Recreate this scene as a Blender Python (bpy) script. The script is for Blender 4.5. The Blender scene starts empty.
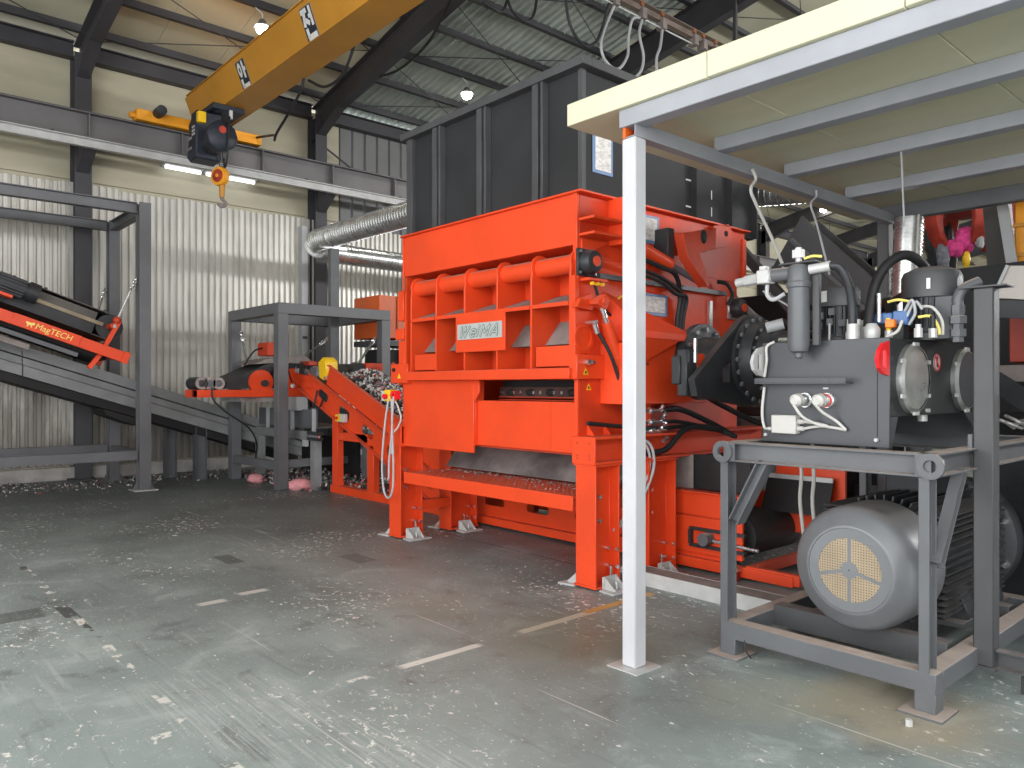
import bpy, bmesh, math, random
from mathutils import Vector, Matrix
R = math.radians
rnd = random.Random(7)
SC = bpy.context.scene
COL = SC.collection

# ------------------------------------------------------------------ camera
YAW = R(48.4)
cam_d = bpy.data.cameras.new('camera')
cam = bpy.data.objects.new('camera', cam_d)
COL.objects.link(cam)
cam.location = (0, 0, 1.6)
cam.rotation_euler = (R(90), 0, YAW)
cam_d.sensor_width = 36.0
cam_d.lens = 36.0 * 764.0 / 1024.0
cam_d.shift_y = 3.0 / 1024.0
cam_d.clip_end = 200
SC.camera = cam
SC.view_settings.view_transform = 'Standard'
SC.view_settings.look = 'None'
SC.view_settings.gamma = 1.0
SC.view_settings.use_curve_mapping = False
SC.view_settings.exposure = 0.45
# ------------------------------------------------------------------ sky and daylight
W = bpy.data.worlds.new('overcast_sky')
SC.world = W
W.use_nodes = True
wn = W.node_tree.nodes
bg = wn['Background']
bg.inputs['Color'].default_value = (0.97, 0.985, 1.0, 1)
bg.inputs['Strength'].default_value = 2.0


def area_light(name, loc, rot, sx, sy, power, col=(1, 1, 1)):
    d = bpy.data.lights.new(name, 'AREA')
    d.shape = 'RECTANGLE'
    d.size, d.size_y, d.energy, d.color = sx, sy, power, col
    o = bpy.data.objects.new(name, d)
    o.location, o.rotation_euler = loc, rot
    COL.objects.link(o)
    return o


# daylight through the big loading door in the south gable behind the viewer
area_light('south_door_daylight', (-1.8, -4.85, 3.0), (R(84), 0, R(0)), 12.5, 5.6, 390, (1.0, 1.0, 1.0))
# and through the side door in the right hand wall, level with the viewer
area_light('side_door_daylight', (4.85, -2.0, 2.6), (R(86), 0, R(90)), 4.8, 4.8, 210, (1.0, 1.0, 1.0))
# added fill lights for roof and wall, set along a made-up strip window
area_light('roof_fill_light', (4.85, 5.0, 5.65), (R(88), 0, R(90)), 20.0, 1.0, 480, (1.0, 1.0, 1.0))
area_light('roof_fill_light', (4.85, 29.0, 5.65), (R(88), 0, R(90)), 26.0, 1.0, 2800, (1.0, 1.0, 1.0))


# ------------------------------------------------------------------ mesh builder
def V(*a):
    return Vector(a[0]) if len(a) == 1 else Vector(a)


def frame_of(d, up=(0, 0, 1)):
    d = d.normalized()
    up = Vector(up)
    if abs(d.dot(up)) > 0.999:
        up = Vector((0, 1, 0)) if abs(d.y) < 0.9 else Vector((1, 0, 0))
    s = d.cross(up).normalized()
    return s, s.cross(d).normalized()


def spline(pts, k=6):
    P = [Vector(p) for p in pts]
    if len(P) < 3:
        return P
    P = [P[0] * 2 - P[1]] + P + [P[-1] * 2 - P[-2]]
    out = []
    for i in range(1, len(P) - 2):
        a, b, c, d = P[i - 1:i + 3]
        for j in range(k):
            t = j / k
            out.append(0.5 * ((2 * b) + (c - a) * t + (2 * a - 5 * b + 4 * c - d) * t * t + (3 * b - a - 3 * c + d) * t ** 3))
    out.append(P[-2])
    return out


def ipoly(h, b, tw, tf):
    h, b, w = h / 2, b / 2, tw / 2
    return [(-b, -h), (b, -h), (b, -h + tf), (w, -h + tf), (w, h - tf), (b, h - tf), (b, h), (-b, h), (-b, h - tf), (-w, h - tf), (-w, -h + tf), (-b, -h + tf)]


def cpoly(h, b, t, s=1):      # channel, web at u=0, flanges towards +u (s=1) or -u
    h /= 2
    p = [(0, -h), (b, -h), (b, -h + t), (t, -h + t), (t, h - t), (b, h - t), (b, h), (0, h)]
    return p if s > 0 else [(-u, v) for u, v in reversed(p)]


def rpoly(w, h):
    return [(-w / 2, -h / 2), (w / 2, -h / 2), (w / 2, h / 2), (-w / 2, h / 2)]


class B:
    def __init__(s):
        s.v, s.f = [], []

    def add(s, vs, fs):
        n = len(s.v)
        s.v += [Vector(q) for q in vs]
        s.f += [tuple(i + n for i in f) for f in fs]
        return s

    def box(s, x0, x1, y0, y1, z0, z1):
        return s.add([(x0, y0, z0), (x1, y0, z0), (x1, y1, z0), (x0, y1, z0), (x0, y0, z1), (x1, y0, z1), (x1, y1, z1), (x0, y1, z1)],
                     [(0, 3, 2, 1), (4, 5, 6, 7), (0, 1, 5, 4), (1, 2, 6, 5), (2, 3, 7, 6), (3, 0, 4, 7)])

    def prof(s, p0, p1, poly, up=(0, 0, 1), cap=True):
        p0, p1 = Vector(p0), Vector(p1)
        a, u = frame_of(p1 - p0, up)
        n = len(poly)
        vs = [p0 + a * x + u * y for x, y in poly] + [p1 + a * x + u * y for x, y in poly]
        fs = [(i, (i + 1) % n, n + (i + 1) % n, n + i) for i in range(n)]
        if cap:
            fs += [tuple(range(n - 1, -1, -1)), tuple(range(n, 2 * n))]
        return s.add(vs, fs)

    def bar(s, p0, p1, w, h, up=(0, 0, 1)):
        return s.prof(p0, p1, rpoly(w, h), up)

    def ib(s, p0, p1, h, b, tw=0.012, tf=0.014, up=(0, 0, 1)):
        return s.prof(p0, p1, ipoly(h, b, tw, tf), up)

    def prism(s, poly, vec):
        P = [Vector(p) for p in poly]
        vec = Vector(vec)
        n = len(P)
        nrm = Vector((0, 0, 0))
        for i in range(n):
            nrm += (P[i] - P[0]).cross(P[(i + 1) % n] - P[0])
        if nrm.dot(vec) < 0:
            P.reverse()
        vs = P + [p + vec for p in P]
        fs = [(i, (i + 1) % n, n + (i + 1) % n, n + i) for i in range(n)] + [tuple(range(n - 1, -1, -1)), tuple(range(n, 2 * n))]
        return s.add(vs, fs)

    def lathe(s, p0, ax, pr, n=24, caps=True):
        p0, ax = Vector(p0), Vector(ax).normalized()
        a, u = frame_of(ax)
        vs, fs = [], []
        for r, t in pr:
            for k in range(n):
                q = 2 * math.pi * k / n
                vs.append(p0 + ax * t + a * (r * math.cos(q)) + u * (r * math.sin(q)))
        m = len(pr)
        for i in range(m - 1):
            for k in range(n):
                k2 = (k + 1) % n
                fs.append((i * n + k, (i + 1) * n + k, (i + 1) * n + k2, i * n + k2))
        if caps:
            fs.append(tuple(range(n)))
            fs.append(tuple((m - 1) * n + k for k in range(n - 1, -1, -1)))
        return s.add(vs, fs)

    def cyl(s, p0, p1, r, r1=None, n=16):
        p0, p1 = Vector(p0), Vector(p1)
        return s.lathe(p0, p1 - p0, [(r, 0), (r if r1 is None else r1, (p1 - p0).length)], n)

    def ring(s, p0, p1, ro, ri, n=24):
        p0, p1 = Vector(p0), Vector(p1)
        L = (p1 - p0).length
        return s.lathe(p0, p1 - p0, [(ri, 0), (ro, 0), (ro, L), (ri, L), (ri, 0)], n, False)

    def tube(s, pts, r, n=8, k=6, smooth=True):
        P = spline(pts, k) if smooth else [Vector(p) for p in pts]
        vs, fs = [], []
        d0 = P[1] - P[0]
        a, u = frame_of(d0)
        for i, p in enumerate(P):
            d = (P[min(i + 1, len(P) - 1)] - P[max(i - 1, 0)]).normalized()
            a = (a - d * a.dot(d)).normalized()
            u = d.cross(a)
            for j in range(n):
                q = 2 * math.pi * j / n
                vs.append(p + a * (r * math.cos(q)) + u * (r * math.sin(q)))
        for i in range(len(P) - 1):
            for j in range(n):
                j2 = (j + 1) % n
                fs.append((i * n + j, i * n + j2, (i + 1) * n + j2, (i + 1) * n + j))
        fs += [tuple(range(n - 1, -1, -1)), tuple((len(P) - 1) * n + j for j in range(n))]
        return s.add(vs, fs)

    def sph(s, c, r, n=12, sq=(1, 1, 1)):
        c = Vector(c)
        m = n // 2
        vs = [c + Vector((0, 0, r * sq[2]))]
        for i in range(1, m):
            t = math.pi * i / m
            for j in range(n):
                q = 2 * math.pi * j / n
                vs.append(c + Vector((r * sq[0] * math.sin(t) * math.cos(q), r * sq[1] * math.sin(t) * math.sin(q), r * sq[2] * math.cos(t))))
        vs.append(c - Vector((0, 0, r * sq[2])))
        fs = [(0, 1 + j, 1 + (j + 1) % n) for j in range(n)]
        for i in range(m - 2):
            for j in range(n):
                j2 = (j + 1) % n
                fs.append((1 + i * n + j, 1 + (i + 1) * n + j, 1 + (i + 1) * n + j2, 1 + i * n + j2))
        L = len(vs) - 1
        fs += [(L, 1 + (m - 2) * n + (j + 1) % n, 1 + (m - 2) * n + j) for j in range(n)]
        return s.add(vs, fs)

    def cell(s, o, U, Vv, w, h, hole, t):
        """plate w x h at o spanned by unit vectors U, Vv, thickness t, with one hole: hole = (cu, cv, hw, hh, r) a rounded slot"""
        o, U, Vv = Vector(o), Vector(U), Vector(Vv)
        N = U.cross(Vv)
        cu, cv, hw, hh, rr = hole
        angs = [2 * math.pi * i / 24 for i in range(24)] + [math.atan2(y - cv, x - cu) for x in (0, w) for y in (0, h)]
        angs = sorted(set(round(a % (2 * math.pi), 5) for a in angs))
        inn, out = [], []
        for a in angs:
            dx, dy = math.cos(a), math.sin(a)
            t1 = min(([(w - cu) / dx] if dx > 1e-6 else [-cu / dx] if dx < -1e-6 else []) + ([(h - cv) / dy] if dy > 1e-6 else [-cv / dy] if dy < -1e-6 else []))
            out.append((cu + dx * t1, cv + dy * t1))
            lo, hi = 0.0, max(hw, hh) * 1.5
            for _ in range(24):
                m = (lo + hi) / 2
                qx, qy = max(abs(dx * m) - hw + rr, 0), max(abs(dy * m) - hh + rr, 0)
                if math.hypot(qx, qy) <= rr and abs(dx * m) <= hw and abs(dy * m) <= hh:
                    lo = m
                else:
                    hi = m
            inn.append((cu + dx * lo, cv + dy * lo))
        n = len(angs)
        vs = []
        for z in (0, -t):
            vs += [o + U * x + Vv * y + N * z for x, y in out] + [o + U * x + Vv * y + N * z for x, y in inn]
        fs = []
        for i in range(n):
            j = (i + 1) % n
            fs += [(i, j, n + j, n + i), (2 * n + j, 2 * n + i, 3 * n + i, 3 * n + j), (n + i, n + j, 3 * n + j, 3 * n + i), (j, i, 2 * n + i, 2 * n + j)]
        return s.add(vs, fs)

    def holed(s, outer, inner, c, vec):
        """flat plate with outline outer and one opening inner (lists of 3-D points), extruded along vec; c lies inside the opening"""
        c, vec = Vector(c), Vector(vec)
        nz = vec.normalized()
        e1 = (Vector(outer[0]) - c)
        e1 = (e1 - nz * e1.dot(nz)).normalized()
        e2 = nz.cross(e1)
        def flat(P):
            return [((Vector(q) - c).dot(e1), (Vector(q) - c).dot(e2)) for q in P]
        fo, fi = flat(outer), flat(inner)
        angs = sorted(set(round(math.atan2(y, x) % (2 * math.pi), 5) for x, y in fo + fi))
        def hit(P, a):
            dx, dy = math.cos(a), math.sin(a)
            best = 0.0
            for i in range(len(P)):
                (x0, y0), (x1, y1) = P[i], P[(i + 1) % len(P)]
                ex, ey = x1 - x0, y1 - y0
                den = dx * ey - dy * ex
                if abs(den) < 1e-12:
                    continue
                t = (x0 * ey - y0 * ex) / den
                w = (x0 * dy - y0 * dx) / den
                if t > 0 and -1e-6 <= w <= 1 + 1e-6:
                    best = max(best, t)
            return c + (e1 * dx + e2 * dy) * best
        n = len(angs)
        O = [hit(fo, a) for a in angs]
        I = [hit(fi, a) for a in angs]
        vs = O + I + [q + vec for q in O] + [q + vec for q in I]
        fs = []
        for i in range(n):
            j = (i + 1) % n
            fs += [(j, i, n + i, n + j), (2 * n + i, 2 * n + j, 3 * n + j, 3 * n + i), (i, j, 2 * n + j, 2 * n + i), (n + j, n + i, 3 * n + i, 3 * n + j)]
        return s.add(vs, fs)

    def build(s, name, mat, parent=None, bev=0.0, smooth=38, kind=None, label=None, org=None):
        if parent is not None:
            o0 = ORG.get(parent.name, Vector((0, 0, 0)))
        elif org is not None:
            o0 = Vector(org)
        else:
            xs = s.v
            lo = Vector([min(q[i] for q in xs) for i in range(3)])
            hi = Vector([max(q[i] for q in xs) for i in range(3)])
            o0 = Vector(((lo.x + hi.x) / 2, (lo.y + hi.y) / 2, lo.z))
        me = bpy.data.meshes.new(name)
        me.from_pydata([q - o0 for q in s.v], [], s.f)
        me.validate()
        me.materials.append(mat)
        if smooth:
            me.shade_smooth()
            me.set_sharp_from_angle(angle=R(smooth))
        ob = bpy.data.objects.new(name, me)
        COL.objects.link(ob)
        if parent is not None:
            ob.parent = parent
        else:
            ob.location = o0
        ORG[ob.name] = o0
        if bev:
            md = ob.modifiers.new('edge', 'BEVEL')
            md.width, md.segments, md.limit_method, md.angle_limit = bev, 1, 'ANGLE', R(40)
        if kind:
            ob['kind'] = kind
        if label:
            ob['label'] = label
        return ob


ORG = {}


def tag(o, label, cat=None, group=None, kind=None):
    o['label'] = label
    if cat:
        o['category'] = cat
    if group:
        o['group'] = group
    if kind:
        o['kind'] = kind
    return o


def thing(name, label, cat, loc, group=None, kind=None):
    o = bpy.data.objects.new(name, None)
    COL.objects.link(o)
    o.location = loc
    o.empty_display_size = 0.1
    ORG[o.name] = Vector(loc)
    return tag(o, label, cat, group, kind)


def copy_tree(o, delta=(0, 0, 0), parent=None):
    c = o.copy()
    COL.objects.link(c)
    if parent is None:
        c.location = o.location + Vector(delta)
    else:
        c.parent = parent
    for ch in list(o.children):
        copy_tree(ch, delta, c)
    ORG[c.name] = ORG.get(o.name, Vector((0, 0, 0))) + Vector(delta)
    return c


def text_mesh(txt, size, o, U, Vv, mat, name, parent, shear=0.0, ext=0.001, bold=0.0, align='CENTER', gap=1.0):
    cu = bpy.data.curves.new('lettering', 'FONT')
    cu.body, cu.size, cu.shear, cu.extrude, cu.offset = txt, size, shear, ext, bold
    cu.align_x, cu.align_y, cu.space_character = align, 'CENTER', gap
    t = bpy.data.objects.new('lettering_source', cu)
    COL.objects.link(t)
    dg = bpy.context.evaluated_depsgraph_get()
    me0 = bpy.data.meshes.new_from_object(t.evaluated_get(dg))
    b = B()
    U, Vv, o = Vector(U), Vector(Vv), Vector(o)
    N = U.cross(Vv)
    b.add([o + U * q.co.x + Vv * q.co.y + N * q.co.z for q in me0.vertices], [tuple(p.vertices) for p in me0.polygons])
    bpy.data.objects.remove(t)
    bpy.data.curves.remove(cu)
    bpy.data.meshes.remove(me0)
    return b.build(name, mat, parent, smooth=0)


# ------------------------------------------------------------------ materials
class NT:
    def __init__(s, name):
        s.m = bpy.data.materials.new(name)
        s.m.use_nodes = True
        s.t = s.m.node_tree
        s.b = s.t.nodes['Principled BSDF']

    def n(s, ty, **kw):
        o = s.t.nodes.new(ty)
        for k, v in kw.items():
            setattr(o, k, v)
        return o

    def put(s, sock, v):
        if hasattr(v, 'node'):
            s.t.links.new(v, sock)
        elif v is not None:
            sock.default_value = v

    def math(s, op, a, b=None, c=None, clamp=False):
        o = s.n('ShaderNodeMath', operation=op, use_clamp=clamp)
        for i, q in enumerate((a, b, c)):
            if q is not None:
                s.put(o.inputs[i], q)
        return o.outputs[0]

    def mix(s, f, a, b, mode='MIX'):
        o = s.n('ShaderNodeMix', data_type='RGBA', blend_type=mode)
        s.put(o.inputs['Factor'], f)
        s.put(o.inputs[6], a if hasattr(a, 'node') else (*a, 1) if len(a) == 3 else a)
        s.put(o.inputs[7], b if hasattr(b, 'node') else (*b, 1) if len(b) == 3 else b)
        return o.outputs[2]

    def pos(s, scale=(1, 1, 1), rot=(0, 0, 0), loc=(0, 0, 0)):
        g = s.n('ShaderNodeNewGeometry')
        m = s.n('ShaderNodeMapping')
        s.t.links.new(g.outputs['Position'], m.inputs['Vector'])
        m.inputs['Scale'].default_value, m.inputs['Rotation'].default_value, m.inputs['Location'].default_value = scale, rot, loc
        return m.outputs[0]

    def noise(s, vec, scale=5.0, detail=4.0, rough=0.55, dist=0.0):
        o = s.n('ShaderNodeTexNoise')
        s.put(o.inputs['Vector'], vec)
        o.inputs['Scale'].default_value, o.inputs['Detail'].default_value = scale, detail
        o.inputs['Roughness'].default_value, o.inputs['Distortion'].default_value = rough, dist
        return o.outputs['Fac']

    def vor(s, vec, scale=5.0, feat='F1', out='Distance'):
        o = s.n('ShaderNodeTexVoronoi', feature=feat)
        s.put(o.inputs['Vector'], vec)
        o.inputs['Scale'].default_value = scale
        return o.outputs[out]

    def step(s, v, lo, hi):
        o = s.n('ShaderNodeMapRange', interpolation_type='SMOOTHSTEP')
        s.put(o.inputs['Value'], v)
        o.inputs['From Min'].default_value, o.inputs['From Max'].default_value = lo, hi
        return o.outputs[0]

    def bump(s, h, strength=0.2, dist=0.01):
        o = s.n('ShaderNodeBump')
        s.put(o.inputs['Height'], h)
        o.inputs['Strength'].default_value, o.inputs['Distance'].default_value = strength, dist
        s.t.links.new(o.outputs[0], s.b.inputs['Normal'])

    def out(s, col=None, rough=None, metal=None):
        if col is not None:
            s.put(s.b.inputs['Base Color'], col if hasattr(col, 'node') else (*col, 1))
        if rough is not None:
            s.put(s.b.inputs['Roughness'], rough)
        if metal is not None:
            s.put(s.b.inputs['Metallic'], metal)
        return s.m


def hexc(h):
    c = [int(h[i:i + 2], 16) / 255 for i in (0, 2, 4)]
    return tuple(x / 12.92 if x <= 0.04045 else ((x + 0.055) / 1.055) ** 2.4 for x in c)


def mk(name, col, rough=0.5, metal=0.0, var=0.12, scale=3.0, dust=0.0, dustcol=(0.42, 0.36, 0.32), bump=0.0, bscale=60, stretch=(1, 1, 1), spec=None):
    m = NT(name)
    col = hexc(col) if isinstance(col, str) else col
    p = m.pos(stretch)
    f = m.noise(p, scale, 5, 0.6)
    c = m.mix(m.step(f, 0.3, 0.7), tuple(x * (1 - var) for x in col), tuple(min(1, x * (1 + var)) for x in col))
    if dust:
        g = m.n('ShaderNodeNewGeometry')
        sx = m.n('ShaderNodeSeparateXYZ')
        m.t.links.new(g.outputs['Normal'], sx.inputs[0])
        k = m.math('MULTIPLY', m.step(sx.outputs[2], 0.55, 0.95), m.math('MULTIPLY_ADD', m.noise(m.pos(), 9, 4), 0.8, dust - 0.35), clamp=True)
        c = m.mix(k, c, dustcol)
        r = m.mix(k, (rough,) * 3, (0.9,) * 3)
        m.out(c, r, metal)
    else:
        m.out(c, m.math('MULTIPLY_ADD', f, 0.2, rough - 0.1), metal)
    if bump:
        m.bump(m.noise(m.pos(), bscale, 3), bump, 0.005)
    if spec is not None:
        m.b.inputs['Specular IOR Level'].default_value = spec
    return m.m


def emis(name, col, st):
    m = NT(name)
    m.out((0.8, 0.8, 0.8), 0.5)
    m.b.inputs['Emission Color'].default_value = (*col, 1)
    m.b.inputs['Emission Strength'].default_value = st
    return m.m


M = {}
M['red'] = mk('orange_red_enamel', (0.72, 0.060, 0.012), 0.42, 0, 0.08, 1.6, dust=0.25, dustcol=(0.42, 0.2, 0.14))
M['red_dusty'] = mk('dust_topped_red_enamel', (0.72, 0.060, 0.012), 0.45, 0, 0.08, 1.6, dust=0.75, dustcol=(0.30, 0.19, 0.16))
M['red_flank'] = mk('shaded_dusty_flank_red', (0.66, 0.050, 0.010), 0.5, 0, 0.28, 1.3)  # same red darkened for the shade on the flank, mottled for dust
M['red_dark'] = mk('dusty_red_enamel', (0.50, 0.045, 0.012), 0.6, 0, 0.15, 2.5)
M['grey'] = mk('dark_grey_paint', (0.060, 0.061, 0.065), 0.5, 0, 0.12, 2.5, dust=0.35, dustcol=(0.32, 0.27, 0.24))
M['grey_mid'] = mk('mid_grey_paint', (0.105, 0.110, 0.118), 0.45, 0, 0.1, 2.5, dust=0.8, dustcol=(0.44, 0.36, 0.31))
M['grey_light'] = mk('motor_silver_grey', (0.165, 0.172, 0.182), 0.4, 0.2, 0.07, 4.0, dust=0.2, dustcol=(0.4, 0.34, 0.3))
M['hopper'] = mk('hopper_charcoal_paint', (0.026, 0.027, 0.029), 0.6, 0, 0.2, 1.5, spec=0.3)
M['tank'] = mk('tank_grey_paint', (0.055, 0.059, 0.066), 0.42, 0, 0.1, 3)
M['steel_dark'] = mk('hall_steel_paint', (0.052, 0.050, 0.056), 0.6, 0, 0.15, 1.5)
M['steel_grey'] = mk('runway_grey_paint', (0.13, 0.125, 0.128), 0.55, 0, 0.12, 1.2, dust=0.2)
M['frame_steel'] = mk('frame_steel_paint', (0.125, 0.128, 0.136), 0.45, 0.1, 0.12, 1.5, dust=0.2)
M['white_paint'] = mk('white_primer', (0.50, 0.505, 0.525), 0.4, 0, 0.04, 3)
M['canopy_steel'] = mk('canopy_pale_paint', (0.30, 0.31, 0.335), 0.45, 0, 0.08, 2)
M['cream'] = mk('cream_panel', (0.46, 0.425, 0.31), 0.5, 0, 0.07, 0.8, stretch=(1, 1, 5))
M['cream_canopy'] = mk('ivory_panel', (0.58, 0.56, 0.395), 0.5, 0, 0.06, 0.8, stretch=(1, 4, 1))
M['roof_cream'] = mk('roof_cream_lining', (0.54, 0.51, 0.38), 0.6, 0, 0.1, 0.7)
M['roof_metal'] = mk('roof_deck_zinc', (0.56, 0.61, 0.56), 0.45, 0.2, 0.12, 0.9)
M['pale_clad'] = mk('pale_grey_cladding', (0.42, 0.44, 0.46), 0.5, 0, 0.06, 1.0)
M['clad'] = mk('grey_cladding', (0.17, 0.17, 0.17), 0.5, 0, 0.1, 1.0)
M['galv'] = mk('galvanised_steel', (0.60, 0.61, 0.60), 0.3, 0.85, 0.15, 8)
M['chrome'] = mk('bright_steel', (0.75, 0.75, 0.76), 0.2, 0.9, 0.08, 10)
M['zinc_white'] = mk('pale_zinc', (0.50, 0.50, 0.49), 0.42, 0.15, 0.1, 6)
M['black'] = mk('black_rubber', (0.012, 0.012, 0.013), 0.55, 0, 0.2, 5)
M['belt_worn'] = mk('worn_brown_belt', (0.085, 0.076, 0.066), 0.5, 0, 0.3, 4)
M['belt'] = mk('conveyor_belt_rubber', (0.030, 0.031, 0.033), 0.6, 0, 0.3, 4)
M['cast'] = mk('cast_iron_charcoal', (0.032, 0.034, 0.038), 0.45, 0.2, 0.2, 5, dust=0.25, dustcol=(0.2, 0.18, 0.165))
M['navy'] = mk('hoist_navy_paint', (0.012, 0.018, 0.030), 0.5, 0, 0.2, 4)
M['crane'] = mk('crane_amber_paint', (0.50, 0.225, 0.022), 0.5, 0, 0.1, 1.0)
M['crane2'] = mk('crane_bright_amber', (0.80, 0.33, 0.015), 0.5, 0, 0.1, 2)
M['yellow'] = mk('yellow_plastic', (0.85, 0.52, 0.01), 0.4, 0, 0.05)
M['paper'] = mk('printed_paper', (0.72, 0.70, 0.68), 0.6, 0, 0.25, 22, stretch=(1, 1, 2.5))
M['doc_blue'] = mk('blue_document_sleeve', (0.16, 0.26, 0.45), 0.35, 0, 0.05)
M['cable_white'] = mk('white_cable', (0.52, 0.51, 0.48), 0.45, 0, 0.05)
M['cable_grey'] = mk('grey_cable', (0.40, 0.41, 0.42), 0.45, 0, 0.05)
M['ink'] = mk('black_print', (0.015, 0.015, 0.018), 0.6, 0, 0.0)
M['ink_green'] = mk('dark_green_print', (0.06, 0.12, 0.12), 0.6, 0, 0.0)
M['white_print'] = mk('white_print', (0.68, 0.68, 0.67), 0.5, 0, 0.0)
M['gold_print'] = mk('pale_yellow_print', (0.88, 0.72, 0.18), 0.5, 0, 0.0)
M['safety_red'] = mk('safety_red', (0.75, 0.015, 0.02), 0.4, 0, 0.05)
M['orange2'] = mk('orange_machine_paint', (0.72, 0.12, 0.015), 0.45, 0, 0.12, 2)
M['tan'] = mk('tan_grille_core', (0.34, 0.27, 0.18), 0.6, 0, 0.1, 6)
M['concrete'] = mk('kerb_concrete', (0.40, 0.38, 0.36), 0.85, 0, 0.25, 3, bump=0.3, bscale=30)
M['dark_void'] = mk('void_shade_black', (0.012, 0.011, 0.011), 0.8, 0, 0.3, 3)  # near-black carrying the shade of openings, holes and undersides in its colour
M['pink'] = mk('pink_cloth', (0.70, 0.06, 0.26), 0.8, 0, 0.3, 14)
M['pale_pink'] = mk('pale_pink_scrap', (0.62, 0.26, 0.28), 0.8, 0, 0.2, 10)
M['blue'] = mk('blue_valve_paint', (0.06, 0.13, 0.30), 0.4, 0, 0.1)
M['orange_plug'] = mk('orange_plug', (0.90, 0.20, 0.01), 0.4, 0, 0.05)
M['card'] = mk('brown_cardboard', (0.34, 0.21, 0.11), 0.8, 0, 0.2, 6)
M['rust_red'] = mk('rusty_red_paint', (0.36, 0.035, 0.018), 0.6, 0, 0.35, 5)
M['lamp'] = emis('lamp_glow', (1.0, 0.95, 0.82), 30)


def corr_mat():
    m = NT('corrugated_white_sheet')
    base = m.mix(m.step(m.noise(m.pos((1, 3, 0.4)), 2.0, 5), 0.3, 0.7), (0.58, 0.56, 0.51), (0.72, 0.70, 0.65))
    z = m.n('ShaderNodeSeparateXYZ')
    m.t.links.new(m.pos(), z.inputs[0])
    h = m.math('ADD', z.outputs[2], m.math('MULTIPLY', m.noise(m.pos((1, 1.2, 0.25)), 2.2, 5, 0.65), -4.0))
    k = m.step(h, -0.35, -1.35)
    c = m.mix(m.math('MULTIPLY', k, 0.72), base, (0.16, 0.14, 0.12))
    return m.out(c, 0.36, 0.25)


M['corr'] = corr_mat()


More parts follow.
